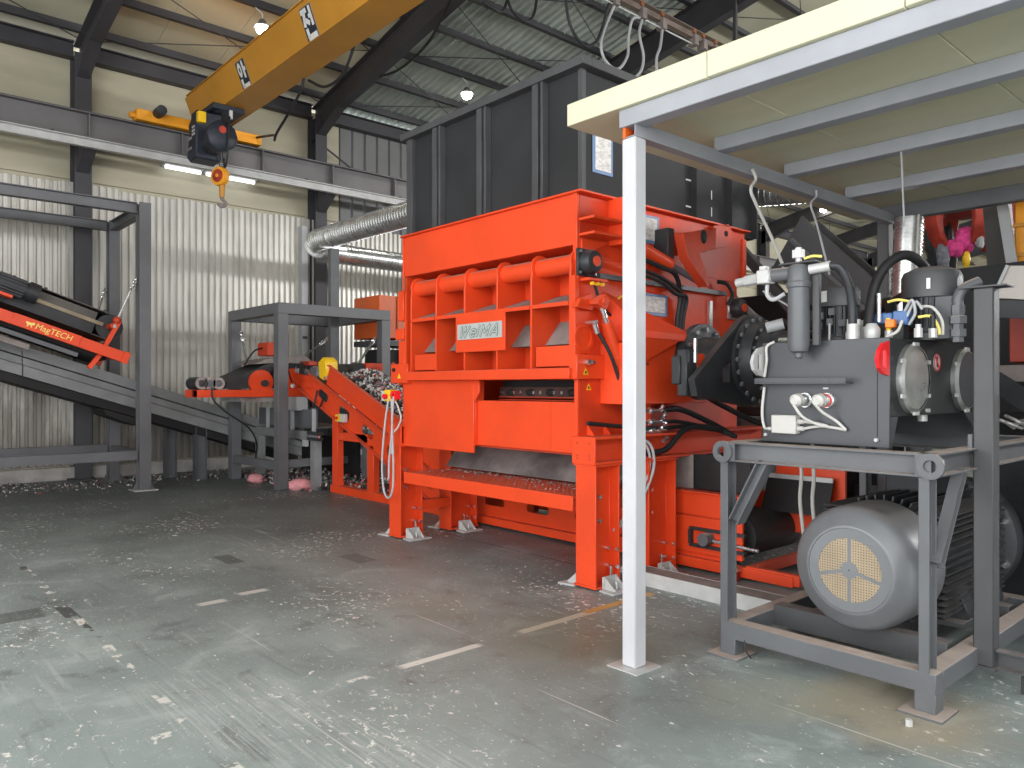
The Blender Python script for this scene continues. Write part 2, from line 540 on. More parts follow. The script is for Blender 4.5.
def floor_mat():
    m = NT('worn_green_grey_floor')
    big = m.noise(m.pos(), 0.45, 6, 0.6, 0.4)
    mid = m.noise(m.pos((1, 1, 1), (0, 0, R(25))), 2.2, 8, 0.68, 0.6)
    c = m.mix(m.step(big, 0.32, 0.68), (0.180, 0.214, 0.209), (0.300, 0.350, 0.340))
    c = m.mix(m.math('MULTIPLY', m.step(mid, 0.5, 0.72), 0.65), c, (0.42, 0.47, 0.46))
    c = m.mix(m.math('MULTIPLY', m.step(mid, 0.46, 0.30), 0.6), c, (0.095, 0.108, 0.105))
    # floor darkened away from the door, the daylight falloff put into the colour
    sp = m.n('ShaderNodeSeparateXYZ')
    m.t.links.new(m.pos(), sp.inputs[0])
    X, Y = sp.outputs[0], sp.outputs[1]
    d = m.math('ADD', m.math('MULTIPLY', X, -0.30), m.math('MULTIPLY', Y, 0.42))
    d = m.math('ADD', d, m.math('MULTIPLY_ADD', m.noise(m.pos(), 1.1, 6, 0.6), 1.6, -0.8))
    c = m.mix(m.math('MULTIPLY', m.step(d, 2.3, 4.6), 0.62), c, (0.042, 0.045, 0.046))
    # broad drag marks
    dr = m.noise(m.pos((0.55, 9, 1), (0, 0, R(62))), 1.6, 5, 0.6)
    dm = m.noise(m.pos((1, 1, 1), (0, 0, 0), (3.1, 0, 0)), 0.5, 3)
    c = m.mix(m.math('MULTIPLY', m.math('MULTIPLY', m.step(dr, 0.55, 0.72), m.step(dm, 0.52, 0.66)), 0.5), c, (0.50, 0.53, 0.51))
    dr2 = m.noise(m.pos((0.6, 12, 1), (0, 0, R(-28))), 1.8, 5, 0.6)
    c = m.mix(m.math('MULTIPLY', m.step(dr2, 0.60, 0.70), 0.18), c, (0.40, 0.42, 0.41))
    dr3 = m.noise(m.pos((0.7, 10, 1), (0, 0, R(-40)), (5, 2, 0)), 1.3, 5, 0.6)
    c = m.mix(m.math('MULTIPLY', m.step(dr3, 0.58, 0.72), 0.28), c, (0.09, 0.097, 0.094))
    # chipped paint flecks
    dens = m.step(m.noise(m.pos((1, 1, 1), (0, 0, 0), (9, 4, 0)), 0.8, 4), 0.36, 0.60)
    fl = m.noise(m.pos((1, 1.5, 1), (0, 0, R(50))), 14.0, 8, 0.74, 0.5)
    th = m.math('SUBTRACT', fl, m.math('MULTIPLY', dens, 0.085))
    c = m.mix(m.step(th, 0.575, 0.590), c, (0.78, 0.76, 0.72))
    vd = m.n('ShaderNodeTexVoronoi', feature='F1')
    m.put(vd.inputs['Vector'], m.mix(0.12, m.pos((1, 1.7, 1), (0, 0, R(35))), m.noise(m.pos(), 20, 3)))
    vd.inputs['Scale'].default_value = 13
    m.put(vd.inputs['Randomness'], 1.0)
    vs_ = m.n('ShaderNodeSeparateColor')
    m.t.links.new(vd.outputs['Color'], vs_.inputs[0])
    big_ = m.math('MULTIPLY', vs_.outputs[0], m.math('MULTIPLY_ADD', dens, 0.14, 0.05))
    c = m.mix(m.math('MULTIPLY', m.step(m.math('SUBTRACT', big_, vd.outputs['Distance']), 0.0, 0.02), m.step(vs_.outputs[1], 0.80, 0.82)), c, (0.70, 0.68, 0.64))
    fl2 = m.noise(m.pos((1, 2.6, 1), (0, 0, R(-20)), (4, 7, 0)), 24.0, 5, 0.7, 0.3)
    c = m.mix(m.math('MULTIPLY', m.step(fl2, 0.63, 0.66), 0.85), c, (0.66, 0.65, 0.62))
    # long thin scratches
    for ang, sc, th_, off in ((18, 1.1, 0.705, 0), (-33, 0.9, 0.70, 5), (74, 1.0, 0.715, 11)):
        s_ = m.noise(m.pos((0.35, 26, 1), (0, 0, R(ang)), (off, off, 0)), sc, 4, 0.55)
        c = m.mix(m.math('MULTIPLY', m.step(s_, th_, th_ + 0.02), 0.8), c, (0.60, 0.60, 0.57))
    # slab joints and worn marking lines
    wob = m.math('MULTIPLY_ADD', m.noise(m.pos(), 3.0, 3), 0.03, -0.015)

    def line(co, at, half, other, lo, hi, wear, col, strength=1.0, wsc=3.0):
        nonlocal c
        a = m.step(m.math('ABSOLUTE', m.math('ADD', m.math('SUBTRACT', co, at), wob)), half + 0.006, half - 0.006)
        k = m.math('MULTIPLY', m.step(other, lo - 0.03, lo + 0.03), m.step(other, hi + 0.03, hi - 0.03))
        w = m.step(m.noise(m.pos((1, 1, 1), (0, 0, 0), (2, 9, 0)), wsc, 5, 0.7), wear, wear + 0.03)
        c = m.mix(m.math('MULTIPLY', m.math('MULTIPLY', m.math('MULTIPLY', a, k), w), strength), c, col)

    line(X, -3.69, 0.035, Y, 3.35, 4.05, 0.36, (0.66, 0.63, 0.54))
    line(X, -3.71, 0.035, Y, 3.98, 4.75, 0.30, (0.58, 0.33, 0.10))
    line(X, -3.68, 0.030, Y, 2.42, 3.0, 0.40, (0.70, 0.69, 0.64))
    line(X, -3.68, 0.030, Y, 0.2, 2.3, 0.56, (0.66, 0.65, 0.61))
    line(Y, 1.26, 0.028, X, -8.0, -2.4, 0.53, (0.66, 0.65, 0.60), 1.0, 4.0)
    line(Y, 1.24, 0.045, X, -8.0, -5.4, 0.50, (0.05, 0.05, 0.05), 0.8, 1.3)
    line(X, -6.28, 0.14, Y, 0.2, 1.12, 0.30, (0.06, 0.072, 0.064), 0.6)
    line(Y, 2.74, 0.08, X, -7.25, -6.85, 0.25, (0.05, 0.055, 0.05), 0.6)
    line(Y, 3.66, 0.10, X, -6.5, -6.1, 0.25, (0.05, 0.055, 0.05), 0.5)
    line(X, -5.72, 0.045, Y, 2.0, 2.2, 0.3, (0.58, 0.57, 0.54), 0.9, 9)
    line(X, -5.80, 0.045, Y, 2.34, 2.56, 0.3, (0.58, 0.57, 0.54), 0.9, 9)
    line(Y, 5.0, 0.012, X, -12, -2, 0.45, (0.03, 0.03, 0.03), 0.6)
    # pale scraped band near the viewer
    ca, sa = math.cos(R(13)), math.sin(R(13))
    vv = m.math('ADD', m.math('MULTIPLY', X, -sa), m.math('MULTIPLY', Y, ca))
    bandk = m.step(m.math('ABSOLUTE', m.math('SUBTRACT', m.math('ADD', vv, m.math('MULTIPLY_ADD', m.noise(m.pos(), 1.5, 3), 0.2, -0.1)), 2.30)), 0.36, 0.22)
    bandk = m.math('MULTIPLY', bandk, m.math('MULTIPLY', m.step(X, -4.6, -4.0), m.step(X, -1.9, -2.6)))
    bs = m.noise(m.pos((1.2, 30, 1), (0, 0, R(-13))), 1.6, 6, 0.65)
    c = m.mix(m.math('MULTIPLY', bandk, m.math('MULTIPLY', m.step(bs, 0.42, 0.68), 0.5)), c, (0.56, 0.58, 0.56))
    # oil and rust tints
    for cx, cy, rr, col, st in ((-3.45, 3.55, 0.9, (0.13, 0.125, 0.055), 0.75), (-1.55, 3.95, 0.65, (0.40, 0.30, 0.18), 0.8), (-2.0, 3.7, 0.6, (0.34, 0.33, 0.24), 0.5), (-4.6, 3.3, 0.5, (0.20, 0.19, 0.10), 0.5)):
        dd = m.math('SQRT', m.math('ADD', m.math('POWER', m.math('SUBTRACT', X, cx), 2), m.math('POWER', m.math('SUBTRACT', Y, cy), 2)))
        dd = m.math('ADD', dd, m.math('MULTIPLY_ADD', m.noise(m.pos(), 2.5, 5), 0.8, -0.4))
        c = m.mix(m.math('MULTIPLY', m.step(dd, rr, rr * 0.25), st * 0.6), c, col)
    rough = m.math('MULTIPLY_ADD', mid, 0.35, 0.32)
    m.bump(m.math('ADD', m.math('MULTIPLY', mid, 0.5), m.math('MULTIPLY', fl, 0.5)), 0.12, 0.01)
    return m.out(c, rough, 0)


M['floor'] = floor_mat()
# ================================================================== SETTING
WX = -15.0                       # inner face of the long wall
BAY = [-1.26, 3.19, 7.64, 12.09, 16.54, 20.99, 25.44, 29.89, 34.34, 38.79]
Y_END = 43.2


def zr(x):
    return 7.6 + 0.2 * (x + 15)


b = B().box(-16.2, 6, -5, 44, -0.15, 0.0)
o = b.build('floor', M['floor'], smooth=0, org=(0, 0, 0))
tag(o, 'worn green grey painted concrete floor with chipped flecks and faded marking lines', 'floor', kind='structure')

# ---- long wall: cream panels above, corrugated sheet below, grey cladding in the second bay
wall = thing('wall_left', 'long hall wall of cream panels over white corrugated sheet', 'wall', (WX, 10, 0), kind='structure')
for i, (y0, y1) in enumerate(zip([-5.0] + BAY[1:], BAY[1:] + [Y_END])):
    if y0 == BAY[2]:
        segs = [('cream', y0, y0 + 0.62), ('clad', y0 + 0.62, y1)]
    else:
        segs = [('cream', y0, y1)]
    for mm, a, c_ in segs:
        if mm == 'cream':
            zs = [0.0, 1.3, 2.6, 3.9, 5.2, 6.2, 7.45]
            for z0, z1 in zip(zs, zs[1:]):
                B().box(WX - 0.12, WX, a + 0.004, c_ - 0.004, z0 + 0.004, z1 - 0.004).build('wall_panel', M['cream'], wall, bev=0.006, smooth=0)
        else:
            n = 12
            w = (c_ - a) / n
            for k in range(n):
                y = a + k * w
                B().prism([(WX - 0.06, y, 4.6), (WX - 0.03, y + 0.02, 4.6), (WX, y + 0.035, 4.6), (WX, y + w - 0.03, 4.6), (WX - 0.06, y + w - 0.012, 4.6)], (0, 0, 2.9)).build('cladding_panel', M['clad'], wall, smooth=0)
            B().box(WX - 0.12, WX - 0.07, a, c_, 0, 4.6).build('wall_panel', M['clad'], wall, smooth=0)


def corr_sheet(y0, y1, z0, z1):
    bb = B()
    vs, fs = [], []
    n = int(round((y1 - y0) / 0.12))
    p = (y1 - y0) / n
    prof_ = []
    for k in range(n):
        y = y0 + k * p
        prof_ += [(0.006, y), (0.006, y + p * 0.26), (0.056, y + p * 0.40), (0.056, y + p * 0.88)]
    prof_.append((0.006, y1))
    for z in (z0, z1):
        vs += [(WX + q, y, z) for q, y in prof_]
    m_ = len(prof_)
    fs = [(i, i + 1, m_ + i + 1, m_ + i) for i in range(m_ - 1)]
    vs += [(WX + q - 0.004, y, z) for z in (z0, z1) for q, y in prof_]
    fs += [(2 * m_ + i + 1, 2 * m_ + i, 3 * m_ + i, 3 * m_ + i + 1) for i in range(m_ - 1)]
    fs += [(m_ + i, m_ + i + 1, 3 * m_ + i + 1, 3 * m_ + i) for i in range(m_ - 1)]
    return bb.add(vs, fs)


y = 0.0
k = 0
while y < 14:
    corr_sheet(y, y + 0.955, 0.24, 5.12 + (0.03 if k % 2 else 0)).build('corrugated_sheet', M['corr'], wall, smooth=0)
    y += 0.96
    k += 1
b = B().box(WX, WX + 0.12, -4, 30, 0, 0.22)
tag(b.build('baseboard_left', M['concrete'], bev=0.01), 'low concrete kerb along the foot of the corrugated wall', 'kerb', kind='structure')

# ---- gable at the far end
gab = thing('wall_back', 'cream panelled gable wall at the far end of the hall', 'wall', (-5, Y_END, 0), kind='structure')
for k in range(6):
    xa_, xb_ = -15 + k * 3.5 + 0.005, -11.5 + k * 3.5 - 0.005
    for z0, z1 in ((0, 3), (3, 6)):
        B().box(xa_, xb_, Y_END, Y_END + 0.12, z0 + 0.005, z1).build('wall_panel', M['cream'], gab, smooth=0)
    B().prism([(xa_, Y_END, 6.005), (xb_, Y_END, 6.005), (xb_, Y_END, zr(xb_) + 0.03), (xa_, Y_END, zr(xa_) + 0.03)], (0, 0.12, 0)).build('wall_panel', M['cream'], gab, smooth=0)

# ---- side wall away from the picture and the south gable with its loading door
XE = 5.0
ew = thing('wall_right', 'pale grey clad hall wall with a wide side door on the side away from the shredder', 'wall', (XE, 19, 0), kind='structure')
for k in range(16):
    y0 = -5.0 + 3.02 * k
    for z0, z1 in ((0, 5.1), (6.2, zr(XE))):
        if z0 == 0 and -4 < y0 + 1.5 < 0:
            continue
        B().box(XE, XE + 0.12, y0 + 0.004, min(Y_END, y0 + 3.016), z0 + 0.004, z1).build('wall_panel', M['pale_clad'], ew, smooth=0)
wi = thing('added_window_1', 'added long strip window of milky panes high in the right hand wall', 'window', (XE, 19, 5.1), kind='structure')  # unseen window added to go with the roof fill lights
milk = mk('milky_polycarbonate', (0.8, 0.82, 0.82), 0.4, 0, 0.02)
for k in range(16):
    y0 = -5.0 + 3.02 * k
    B().box(XE + 0.05, XE + 0.06, y0 + 0.04, min(Y_END, y0 + 2.98), 5.1, 6.2).build('pane', milk, wi, smooth=0)
    B().box(XE + 0.0, XE + 0.10, y0 - 0.04, y0 + 0.04, 5.1, 6.2).build('mullion', M['steel_dark'], wi, smooth=0)
sw = thing('wall_front', 'pale grey gable wall around the wide open loading door', 'wall', (-5, -5.1, 0), kind='structure')
for x0, x1, z0, z1 in ((-16, -12, 0, 7.2), (-12, -8.3, 0, 7.8), (-8.3, 4.8, 6.1, 9.0), (4.8, 5.1, 0, 10)):
    B().box(x0 + 0.004, x1 - 0.004, -5.12, -5.0, z0 + 0.004, z1).build('wall_panel', M['pale_clad'], sw, smooth=0)

# ---- roof
roof = thing('ceiling', 'sloping hall roof of cream lining and ribbed metal deck on dark purlins', 'ceiling', (-5, 15, 7.6), kind='structure')
XR = 6.0
for y0, y1 in zip([-5.0] + BAY[1:], BAY[1:] + [Y_END]):
    if y0 == BAY[2]:
        strip = 0.22
        B().prism([(WX - 0.3, y0, zr(WX - 0.3)), (XR, y0, zr(XR)), (XR, y0, zr(XR) + 0.06), (WX - 0.3, y0, zr(WX - 0.3) + 0.06)], (0, strip, 0)).build('roof_panel', M['roof_cream'], roof, smooth=0)
        ya = y0 + strip
        n = 12
        w = (y1 - ya) / n
        for k in range(n):
            yy = ya + k * w
            bb = B()
            pr_ = [(yy, 0.05), (yy + w * 0.42, 0.05), (yy + w * 0.45, 0.0), (yy + w * 0.50, 0.0), (yy + w * 0.53, 0.05), (yy + w * 0.90, 0.05), (yy + w * 0.93, -0.015), (yy + w * 0.985, -0.015), (yy + w * 0.995, 0.05)]
            vs = [(x, q, zr(x) + dz) for x in (WX - 0.3, XR) for q, dz in pr_]
            m_ = len(pr_)
            vs += [(x, q, zr(x) + dz + 0.006) for x in (WX - 0.3, XR) for q, dz in pr_]
            fs = [(i, i + 1, m_ + i + 1, m_ + i) for i in range(m_ - 1)] + [(2 * m_ + i, 3 * m_ + i, 3 * m_ + i + 1, 2 * m_ + i + 1) for i in range(m_ - 1)]
            bb.add(vs, fs).build('roof_sheet', M['roof_metal'], roof, smooth=0)
        B().prism([(WX - 0.3, ya, zr(WX - 0.3) + 0.09), (XR, ya, zr(XR) + 0.09), (XR, ya, zr(XR) + 0.12), (WX - 0.3, ya, zr(WX - 0.3) + 0.12)], (0, y1 - ya, 0)).build('roof_board', M['clad'], roof, smooth=0)
    else:
        n = max(2, int(round((y1 - y0) / 1.12)))
        w = (y1 - y0) / n
        for k in range(n):
            yy = y0 + k * w
            B().prism([(WX - 0.3, yy + 0.003, zr(WX - 0.3)), (XR, yy + 0.003, zr(XR)), (XR, yy + 0.003, zr(XR) + 0.06), (WX - 0.3, yy + 0.003, zr(WX - 0.3) + 0.06)], (0, w - 0.006, 0)).build('roof_panel', M['roof_cream'], roof, smooth=0)
PX = [-14.42] + [-13.38 + 0.98 * k for k in range(19)]
for x in PX:
    z = zr(x)
    B().prism([(x - 0.05, -5, z - 0.16), (x + 0.045, -5, z - 0.16), (x + 0.045, -5, z - 0.13), (x - 0.03, -5, z - 0.13), (x - 0.03, -5, z - 0.002), (x - 0.05, -5, z - 0.002)], (0, Y_END + 5, 0)).build('purlin', M['steel_dark'], roof, smooth=0)
for yb in BAY[1:]:
    for_mesh = B()
    # tapered rafter: web plus two flanges
    xa, xb = WX + 0.12, XR
    zt = lambda x: 7.44 + 0.2 * (x + 15)
    zl = lambda x: 7.02 + 0.18 * (x + 15) if x > -13.8 else 7.02 + 0.18 * 1.2 - (-13.8 - x) * 0.42
    xs = [xa, -13.8, xb]
    up = [(x, yb - 0.006, zt(x)) for x in xs]
    lo = [(x, yb - 0.006, zl(x)) for x in reversed(xs)]
    for_mesh.prism(up + lo, (0, 0.012, 0))
    for p_, q_ in ((0, 1), (1, 2)):
        for_mesh.bar((xs[p_], yb, zl(xs[p_]) - 0.008), (xs[q_], yb, zl(xs[q_]) - 0.008), 0.20, 0.016)
        for_mesh.bar((xs[p_], yb, zt(xs[p_]) + 0.008), (xs[q_], yb, zt(xs[q_]) + 0.008), 0.20, 0.016)
    for_mesh.build('rafter', M['steel_dark'], roof, smooth=0)
for ya, yb in zip(BAY, BAY[1:]):
    # sag rods crossing each bay
    for xa, xb in ((-14.4, -12.4), (-12.4, -10.4), (-10.4, -8.5), (-8.5, -6.5)):
        B().tube([(xa, ya + 0.15, zr(xa) - 0.25), (xb, yb - 0.15, zr(xb) - 0.25)], 0.010, 5, smooth=False).build('sag_rod', M['steel_dark'], roof)
        B().tube([(xb, ya + 0.15, zr(xb) - 0.27), (xa, yb - 0.15, zr(xa) - 0.27)], 0.010, 5, smooth=False).build('sag_rod', M['steel_dark'], roof)
b = B()
for ya, yb in zip([-5.0] + BAY[1:], BAY[1:] + [Y_END]):
    B().prof((WX + 0.13, ya + 0.1, 7.40), (WX + 0.13, yb - 0.1, 7.40), ipoly(0.28, 0.2, 0.02, 0.02)).build('eave_strut', M['steel_dark'], roof, smooth=0)
B().bar((WX + 0.16, BAY[2] + 0.12, 6.75), (WX + 0.16, BAY[3] - 0.1, 4.6), 0.03, 0.03, up=(1, 0, 0)).build('wind_brace', M['steel_dark'], roof)

CL = ['dark steel hall column at the left, behind the tall left frame', 'dark steel hall column behind the curved galvanised duct']
for i, yb in enumerate(BAY[1:]):
    c_ = thing('column', CL[i] if i < 2 else 'dark steel wall column far down the hall' + (' with a pale base' if False else ''), 'column', (WX + 0.2, yb, 0), None if i < 2 else 'columns far down the hall', kind='structure')
    B().prof((WX + 0.2, yb, 0), (WX + 0.2, yb, 7.3), ipoly(0.36, 0.26, 0.012, 0.018), up=(1, 0, 0)).build('shaft', M['steel_dark'], c_, smooth=0)
    B().prism([(WX + 0.3, yb - 0.1, 5.72), (WX + 0.95, yb - 0.1, 5.72), (WX + 0.95, yb - 0.1, 5.62), (WX + 0.38, yb - 0.1, 5.25)], (0, 0.2, 0)).build('runway_bracket', M['steel_dark'], c_, bev=0.01)
    B().box(WX + 0.0, WX + 0.42, yb - 0.2, yb + 0.2, 0, 0.03).build('base_plate', M['steel_dark'], c_)

# ---- crane runway
RXC = WX + 0.78
run = thing('crane_runway_beam', 'long grey crane runway girder carried on brackets along the wall', 'girder', (RXC, 15, 5.73))
B().prof((RXC, -5, 5.94), (RXC, Y_END - 0.3, 5.94), ipoly(0.42, 0.24, 0.012, 0.016)).build('girder', M['steel_grey'], run, smooth=0)
for k in range(28):
    y = -2.8 + 1.49 * k
    B().box(RXC + 0.007, RXC + 0.115, y, y + 0.018, 5.75, 6.13).build('stiffener', M['steel_grey'], run, smooth=0)
B().box(RXC - 0.03, RXC + 0.03, -5, Y_END - 0.3, 6.15, 6.19).build('rail', M['steel_dark'], run)
cr = thing('conductor_rail', 'pale conductor rail hung under the grey crane runway', 'rail', (WX + 0.98, 15, 5.5))
B().prof((WX + 0.98, -5, 5.60), (WX + 0.98, 30, 5.60), cpoly(0.15, 0.10, 0.012, 1)).build('rail_channel', M['zinc_white'], cr, smooth=0)
for k in range(12):
    y = -4 + 2.2 * k
    B().box(WX + 0.90, WX + 0.96, y, y + 0.05, 5.66, 5.74).build('hanger', M['steel_dark'], cr)
for i, (ya, yb) in enumerate(((4.55, 5.25), (5.3, 6.3))):
    fx = thing('tube_light', ('unlit' if 0 else 'bright') + [' tube light on the wall behind the hoist', ' tube light on the wall just right of the hoist'][i], 'lamp', (WX + 0.3, (ya + yb) / 2, 5.75))
    B().box(WX + 0.0, WX + 0.3, ya, yb, 5.70, 5.74).build('housing', M['white_paint'], fx)
    B().cyl((WX + 0.2, ya + 0.03, 5.67), (WX + 0.2, yb - 0.03, 5.67), 0.03).build('tube', emis('tube_glow', (0.95, 0.97, 1), 2.5), fx)
# ================================================================== SHREDDER
shr = thing('shredder', 'large orange red industrial shredder with ribbed front flap standing on four steel legs', 'machine', (-5.5, 5.6, 0))
RED = M['red']
SXL, SXR, SY, SYB = -6.785, -4.26, 4.49, 6.9
# shell
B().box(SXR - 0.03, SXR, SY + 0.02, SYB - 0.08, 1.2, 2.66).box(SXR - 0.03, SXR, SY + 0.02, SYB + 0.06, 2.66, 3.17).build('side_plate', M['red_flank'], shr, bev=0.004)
B().box(SXL, SXL + 0.03, SY + 0.02, SYB, 1.0, 3.17).build('side_plate', RED, shr)
B().box(SXL + 0.03, SXR - 0.03, SYB - 0.12, SYB - 0.09, 1.0, 3.17).build('back_plate', RED, shr)
B().box(SXL, SXR, SY, SY + 0.02, 2.755, 3.17).box(SXL, SXL + 0.02, SY - 0.012, SY, 2.60, 3.17).box(SXR - 0.045, SXR + 0.005, SY - 0.012, SY, 2.62, 3.17).build('skirt_panel', RED, shr, bev=0.004)
B().box(SXL, SXR - 0.02, SY + 0.02, 5.05, 2.755, 2.775).build('skirt_soffit', RED, shr)
B().box(SXL - 0.02, SXR + 0.06, SY - 0.03, SY + 0.3, 3.17, 3.188).box(SXR - 0.25, SXR + 0.06, SY + 0.3, SYB + 0.08, 3.17, 3.188).box(SXL - 0.02, SXL + 0.25, SY + 0.3, SYB + 0.08, 3.17, 3.188).box(SXL + 0.25, SXR - 0.25, SYB - 0.25, SYB + 0.08, 3.17, 3.188).build('top_flange', RED, shr, bev=0.004)
# corner post right of the flap
B().box(-4.30, SXR, SY, SY + 0.02, 1.0, 2.76).box(-4.295, -4.24, SY - 0.05, SY, 1.66, 2.50).build('corner_strip', RED, shr, bev=0.004)
# ---- front flap with six ribs
flap = B()
flap.box(-6.57, -4.31, 4.78, 4.80, 1.70, 2.70)
flap.build('flap_back', RED, shr)
RX = [-6.58, -6.145, -5.69, -5.22, -4.77, -4.31]
for x in RX:
    pts = [(x, 4.44, 1.75), (x, 4.44, 2.52)]
    for a in range(200, 19, -20):
        pts.append((x, 4.555 + 0.115 * math.cos(R(a)), 2.615 + 0.115 * math.sin(R(a))))
    pts += [(x, 4.79, 2.5), (x, 4.79, 1.75)]
    B().prism(pts, (0.022, 0, 0)).build('flap_rib', RED, shr, bev=0.003)
for xa, xb in zip(RX, RX[1:]):
    B().cyl((xa + 0.022, 4.555, 2.615), (xb, 4.555, 2.615), 0.08, n=20).build('hinge_tube', M['red_dusty'], shr)
    # curved pocket back and dusty sloping shelf
    pk = []
    for a in range(0, 91, 15):
        pk.append((xa + 0.022, 4.78 - 0.16 * (1 - math.cos(R(90 - a))), 2.50 + 0.16 - 0.16 * math.sin(R(90 - a))))
    B().prism([(xa + 0.022, 4.44, 2.285), (xa + 0.022, 4.78, 2.40), (xa + 0.022, 4.78, 2.38), (xa + 0.022, 4.44, 2.268)], (xb - xa - 0.022, 0, 0)).build('pocket_shelf', M['dusty_shelf'] if 'dusty_shelf' in M else M.setdefault('dusty_shelf', mk('dust_coated_shelf', (0.235, 0.20, 0.185), 0.9, 0, 0.2, 5)), shr)
    B().box(xa + 0.022, xb, 4.432, 4.45, 2.262, 2.295).build('shelf_lip', RED, shr)
    B().prism([(xa + 0.022, 4.60, 1.96), (xa + 0.022, 4.78, 2.17), (xa + 0.022, 4.78, 1.96)], (xb - xa - 0.022, 0, 0)).build('lower_pocket_shelf', M['dusty_shelf'], shr, smooth=0)
B().box(-6.53, -6.16, 4.46, 4.475, 1.77, 1.93).build('cover_plate', RED, shr, bev=0.003)
B().box(-4.72, -4.31, 4.46, 4.475, 1.77, 1.94).build('cover_plate', RED, shr, bev=0.003)
B().box(-6.58, -4.26, 4.39, 4.80, 1.665, 1.755).build('flap_sill', M['red_dusty'], shr, bev=0.005)
pl = B().box(-5.79, -5.075, 4.422, 4.438, 1.925, 2.295).build('sign_mount', RED, shr, bev=0.004)
B().box(-5.752, -5.108, 4.414, 4.421, 2.042, 2.188).build('name_sign', M['paper_clean'] if 'paper_clean' in M else M.setdefault('paper_clean', mk('pale_sign_plate', (0.42, 0.44, 0.42), 0.5, 0, 0.04)), pl, bev=0.002, label='pale rectangular sign with slanted outlined letters')
# slanted outlined lettering: thick dark strokes with slimmer pale strokes on their faces
LT = [(0.0, [(0, 1), (0.12, 0), (0.28, 1), (0.40, 0), (0.56, 1)]), (0.74, [(0.03, 0.36), (0.33, 0.36), (0.31, 0.60), (0.17, 0.70), (0.03, 0.58), (0.0, 0.20), (0.12, 0.0), (0.32, 0.06)]),
      (1.24, [(0, 0), (0, 0.62)]), (1.24, [(0, 0.90), (0, 1.0)]), (1.48, [(0, 0), (0, 1), (0.22, 0.32), (0.44, 1), (0.44, 0)]), (2.12, [(0, 0), (0.24, 1), (0.48, 0)]), (2.12, [(0.11, 0.30), (0.37, 0.30)])]
for w_, y_, mt, nm in ((0.026, 4.413, 'ink_green', 'sign_lettering'), (0.013, 4.4115, 'paper_clean', 'sign_lettering_face')):
    b = B()
    for ox, pl_pts in LT:
        q = [Vector((-5.722 + 0.212 * (ox + u) + 0.045 * v, y_, 2.068 + 0.092 * v)) for u, v in pl_pts]
        for i, (m0, m1) in enumerate(zip(q, q[1:])):
            d_ = (m1 - m0).normalized()
            n_ = Vector((-d_.z, 0, d_.x)) * w_ / 2
            e_ = d_ * w_ * 0.35
            dy = Vector((0, -0.0001 * i, 0))
            b.prism([m0 - e_ - n_ + dy, m1 + e_ - n_ + dy, m1 + e_ + n_ + dy, m0 - e_ + n_ + dy], (0, -0.0006, 0))
    b.build(nm, M[mt], pl, smooth=0)
# ---- throat below the flap
B().box(-6.79, -5.60, SY, SY + 0.02, 0.98, 1.665).box(-5.62, -5.60, SY + 0.02, 4.62, 1.05, 1.665).prism([(-5.6, SY, 1.45), (-5.52, SY, 1.55), (-5.52, SY, 1.665), (-5.6, SY, 1.665)], (0, 0.02, 0)).build('front_panel', RED, shr, bev=0.004)
B().box(-5.60, -4.30, 4.54, 4.56, 1.055, 1.475).build('lower_panel', RED, shr, bev=0.003)
B().box(-4.62, -4.615, 4.536, 4.54, 1.06, 1.47).build('panel_seam', RED, shr)
B().box(-5.60, -4.30, 4.56, 4.90, 1.42, 1.435).build('throat_ledge', M['red_dark'], shr)
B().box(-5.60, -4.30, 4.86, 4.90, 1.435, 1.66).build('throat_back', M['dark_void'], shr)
B().box(-5.60, -4.30, 4.80, 4.86, 1.485, 1.51).box(-5.60, -4.30, 4.80, 4.815, 1.475, 1.50).build('shear_bar', M['red_dark'], shr)
B().box(-5.60, -4.30, 4.815, 4.86, 1.51, 1.60).build('knife_bar', mk('worn_knife_steel', (0.07, 0.035, 0.03), 0.6, 0.2, 0.3, 6), shr)
b = B()
for k in range(10):
    b.cyl((-5.54 + k * 0.135 + (0.02 if k % 2 else -0.02), 4.815, 1.55), (-5.54 + k * 0.135 + (0.02 if k % 2 else -0.02), 4.80, 1.55), 0.016, n=8)
b.build('knife_bolts', M['chrome'], shr, kind='stuff')
for k in range(5):
    B().sph((-5.44 + 0.27 * k, 4.81, 1.55), 0.06, 12, (1, 0.3, 0.55)).build('knife_recess', M['dark_void'], shr)
# lower opening: dusty chute sheet
B().prism([(-6.72, 5.00, 0.74), (-6.72, 5.30, 1.12), (-6.72, 5.32, 1.12), (-6.72, 5.02, 0.74)], (2.44, 0, 0)).build('chute_sheet', mk('dusty_chute', (0.19, 0.17, 0.165), 0.85, 0, 0.55, 1.8), shr)
B().box(-6.75, -4.3, 4.58, 5.35, 1.035, 1.05).build('chute_roof', M['red_dark'], shr)
# ---- platform
pf = B().box(-6.70, -4.27, 4.45, 5.42, 0.70, 0.715).box(-6.70, -4.27, 4.44, 4.455, 0.60, 0.72).box(-6.70, -4.27, 5.40, 5.42, 0.62, 0.70).build('platform', RED, shr, bev=0.003)
b = B()
for i in range(46):
    for j in range(17):
        x, y = -6.66 + i * 0.052, 4.49 + j * 0.053
        if (i + j) % 2:
            b.add([(x - 0.016, y, 0.7152), (x, y - 0.006, 0.7152), (x + 0.016, y, 0.7152), (x, y + 0.006, 0.7152), (x, y, 0.719)], [(0, 1, 4), (1, 2, 4), (2, 3, 4), (3, 0, 4)])
        else:
            b.add([(x, y - 0.016, 0.7152), (x + 0.006, y, 0.7152), (x, y + 0.016, 0.7152), (x - 0.006, y, 0.7152), (x, y, 0.719)], [(0, 1, 4), (1, 2, 4), (2, 3, 4), (3, 0, 4)])
b.build('tread_studs', RED, pf, smooth=0, kind='stuff')
b = B()
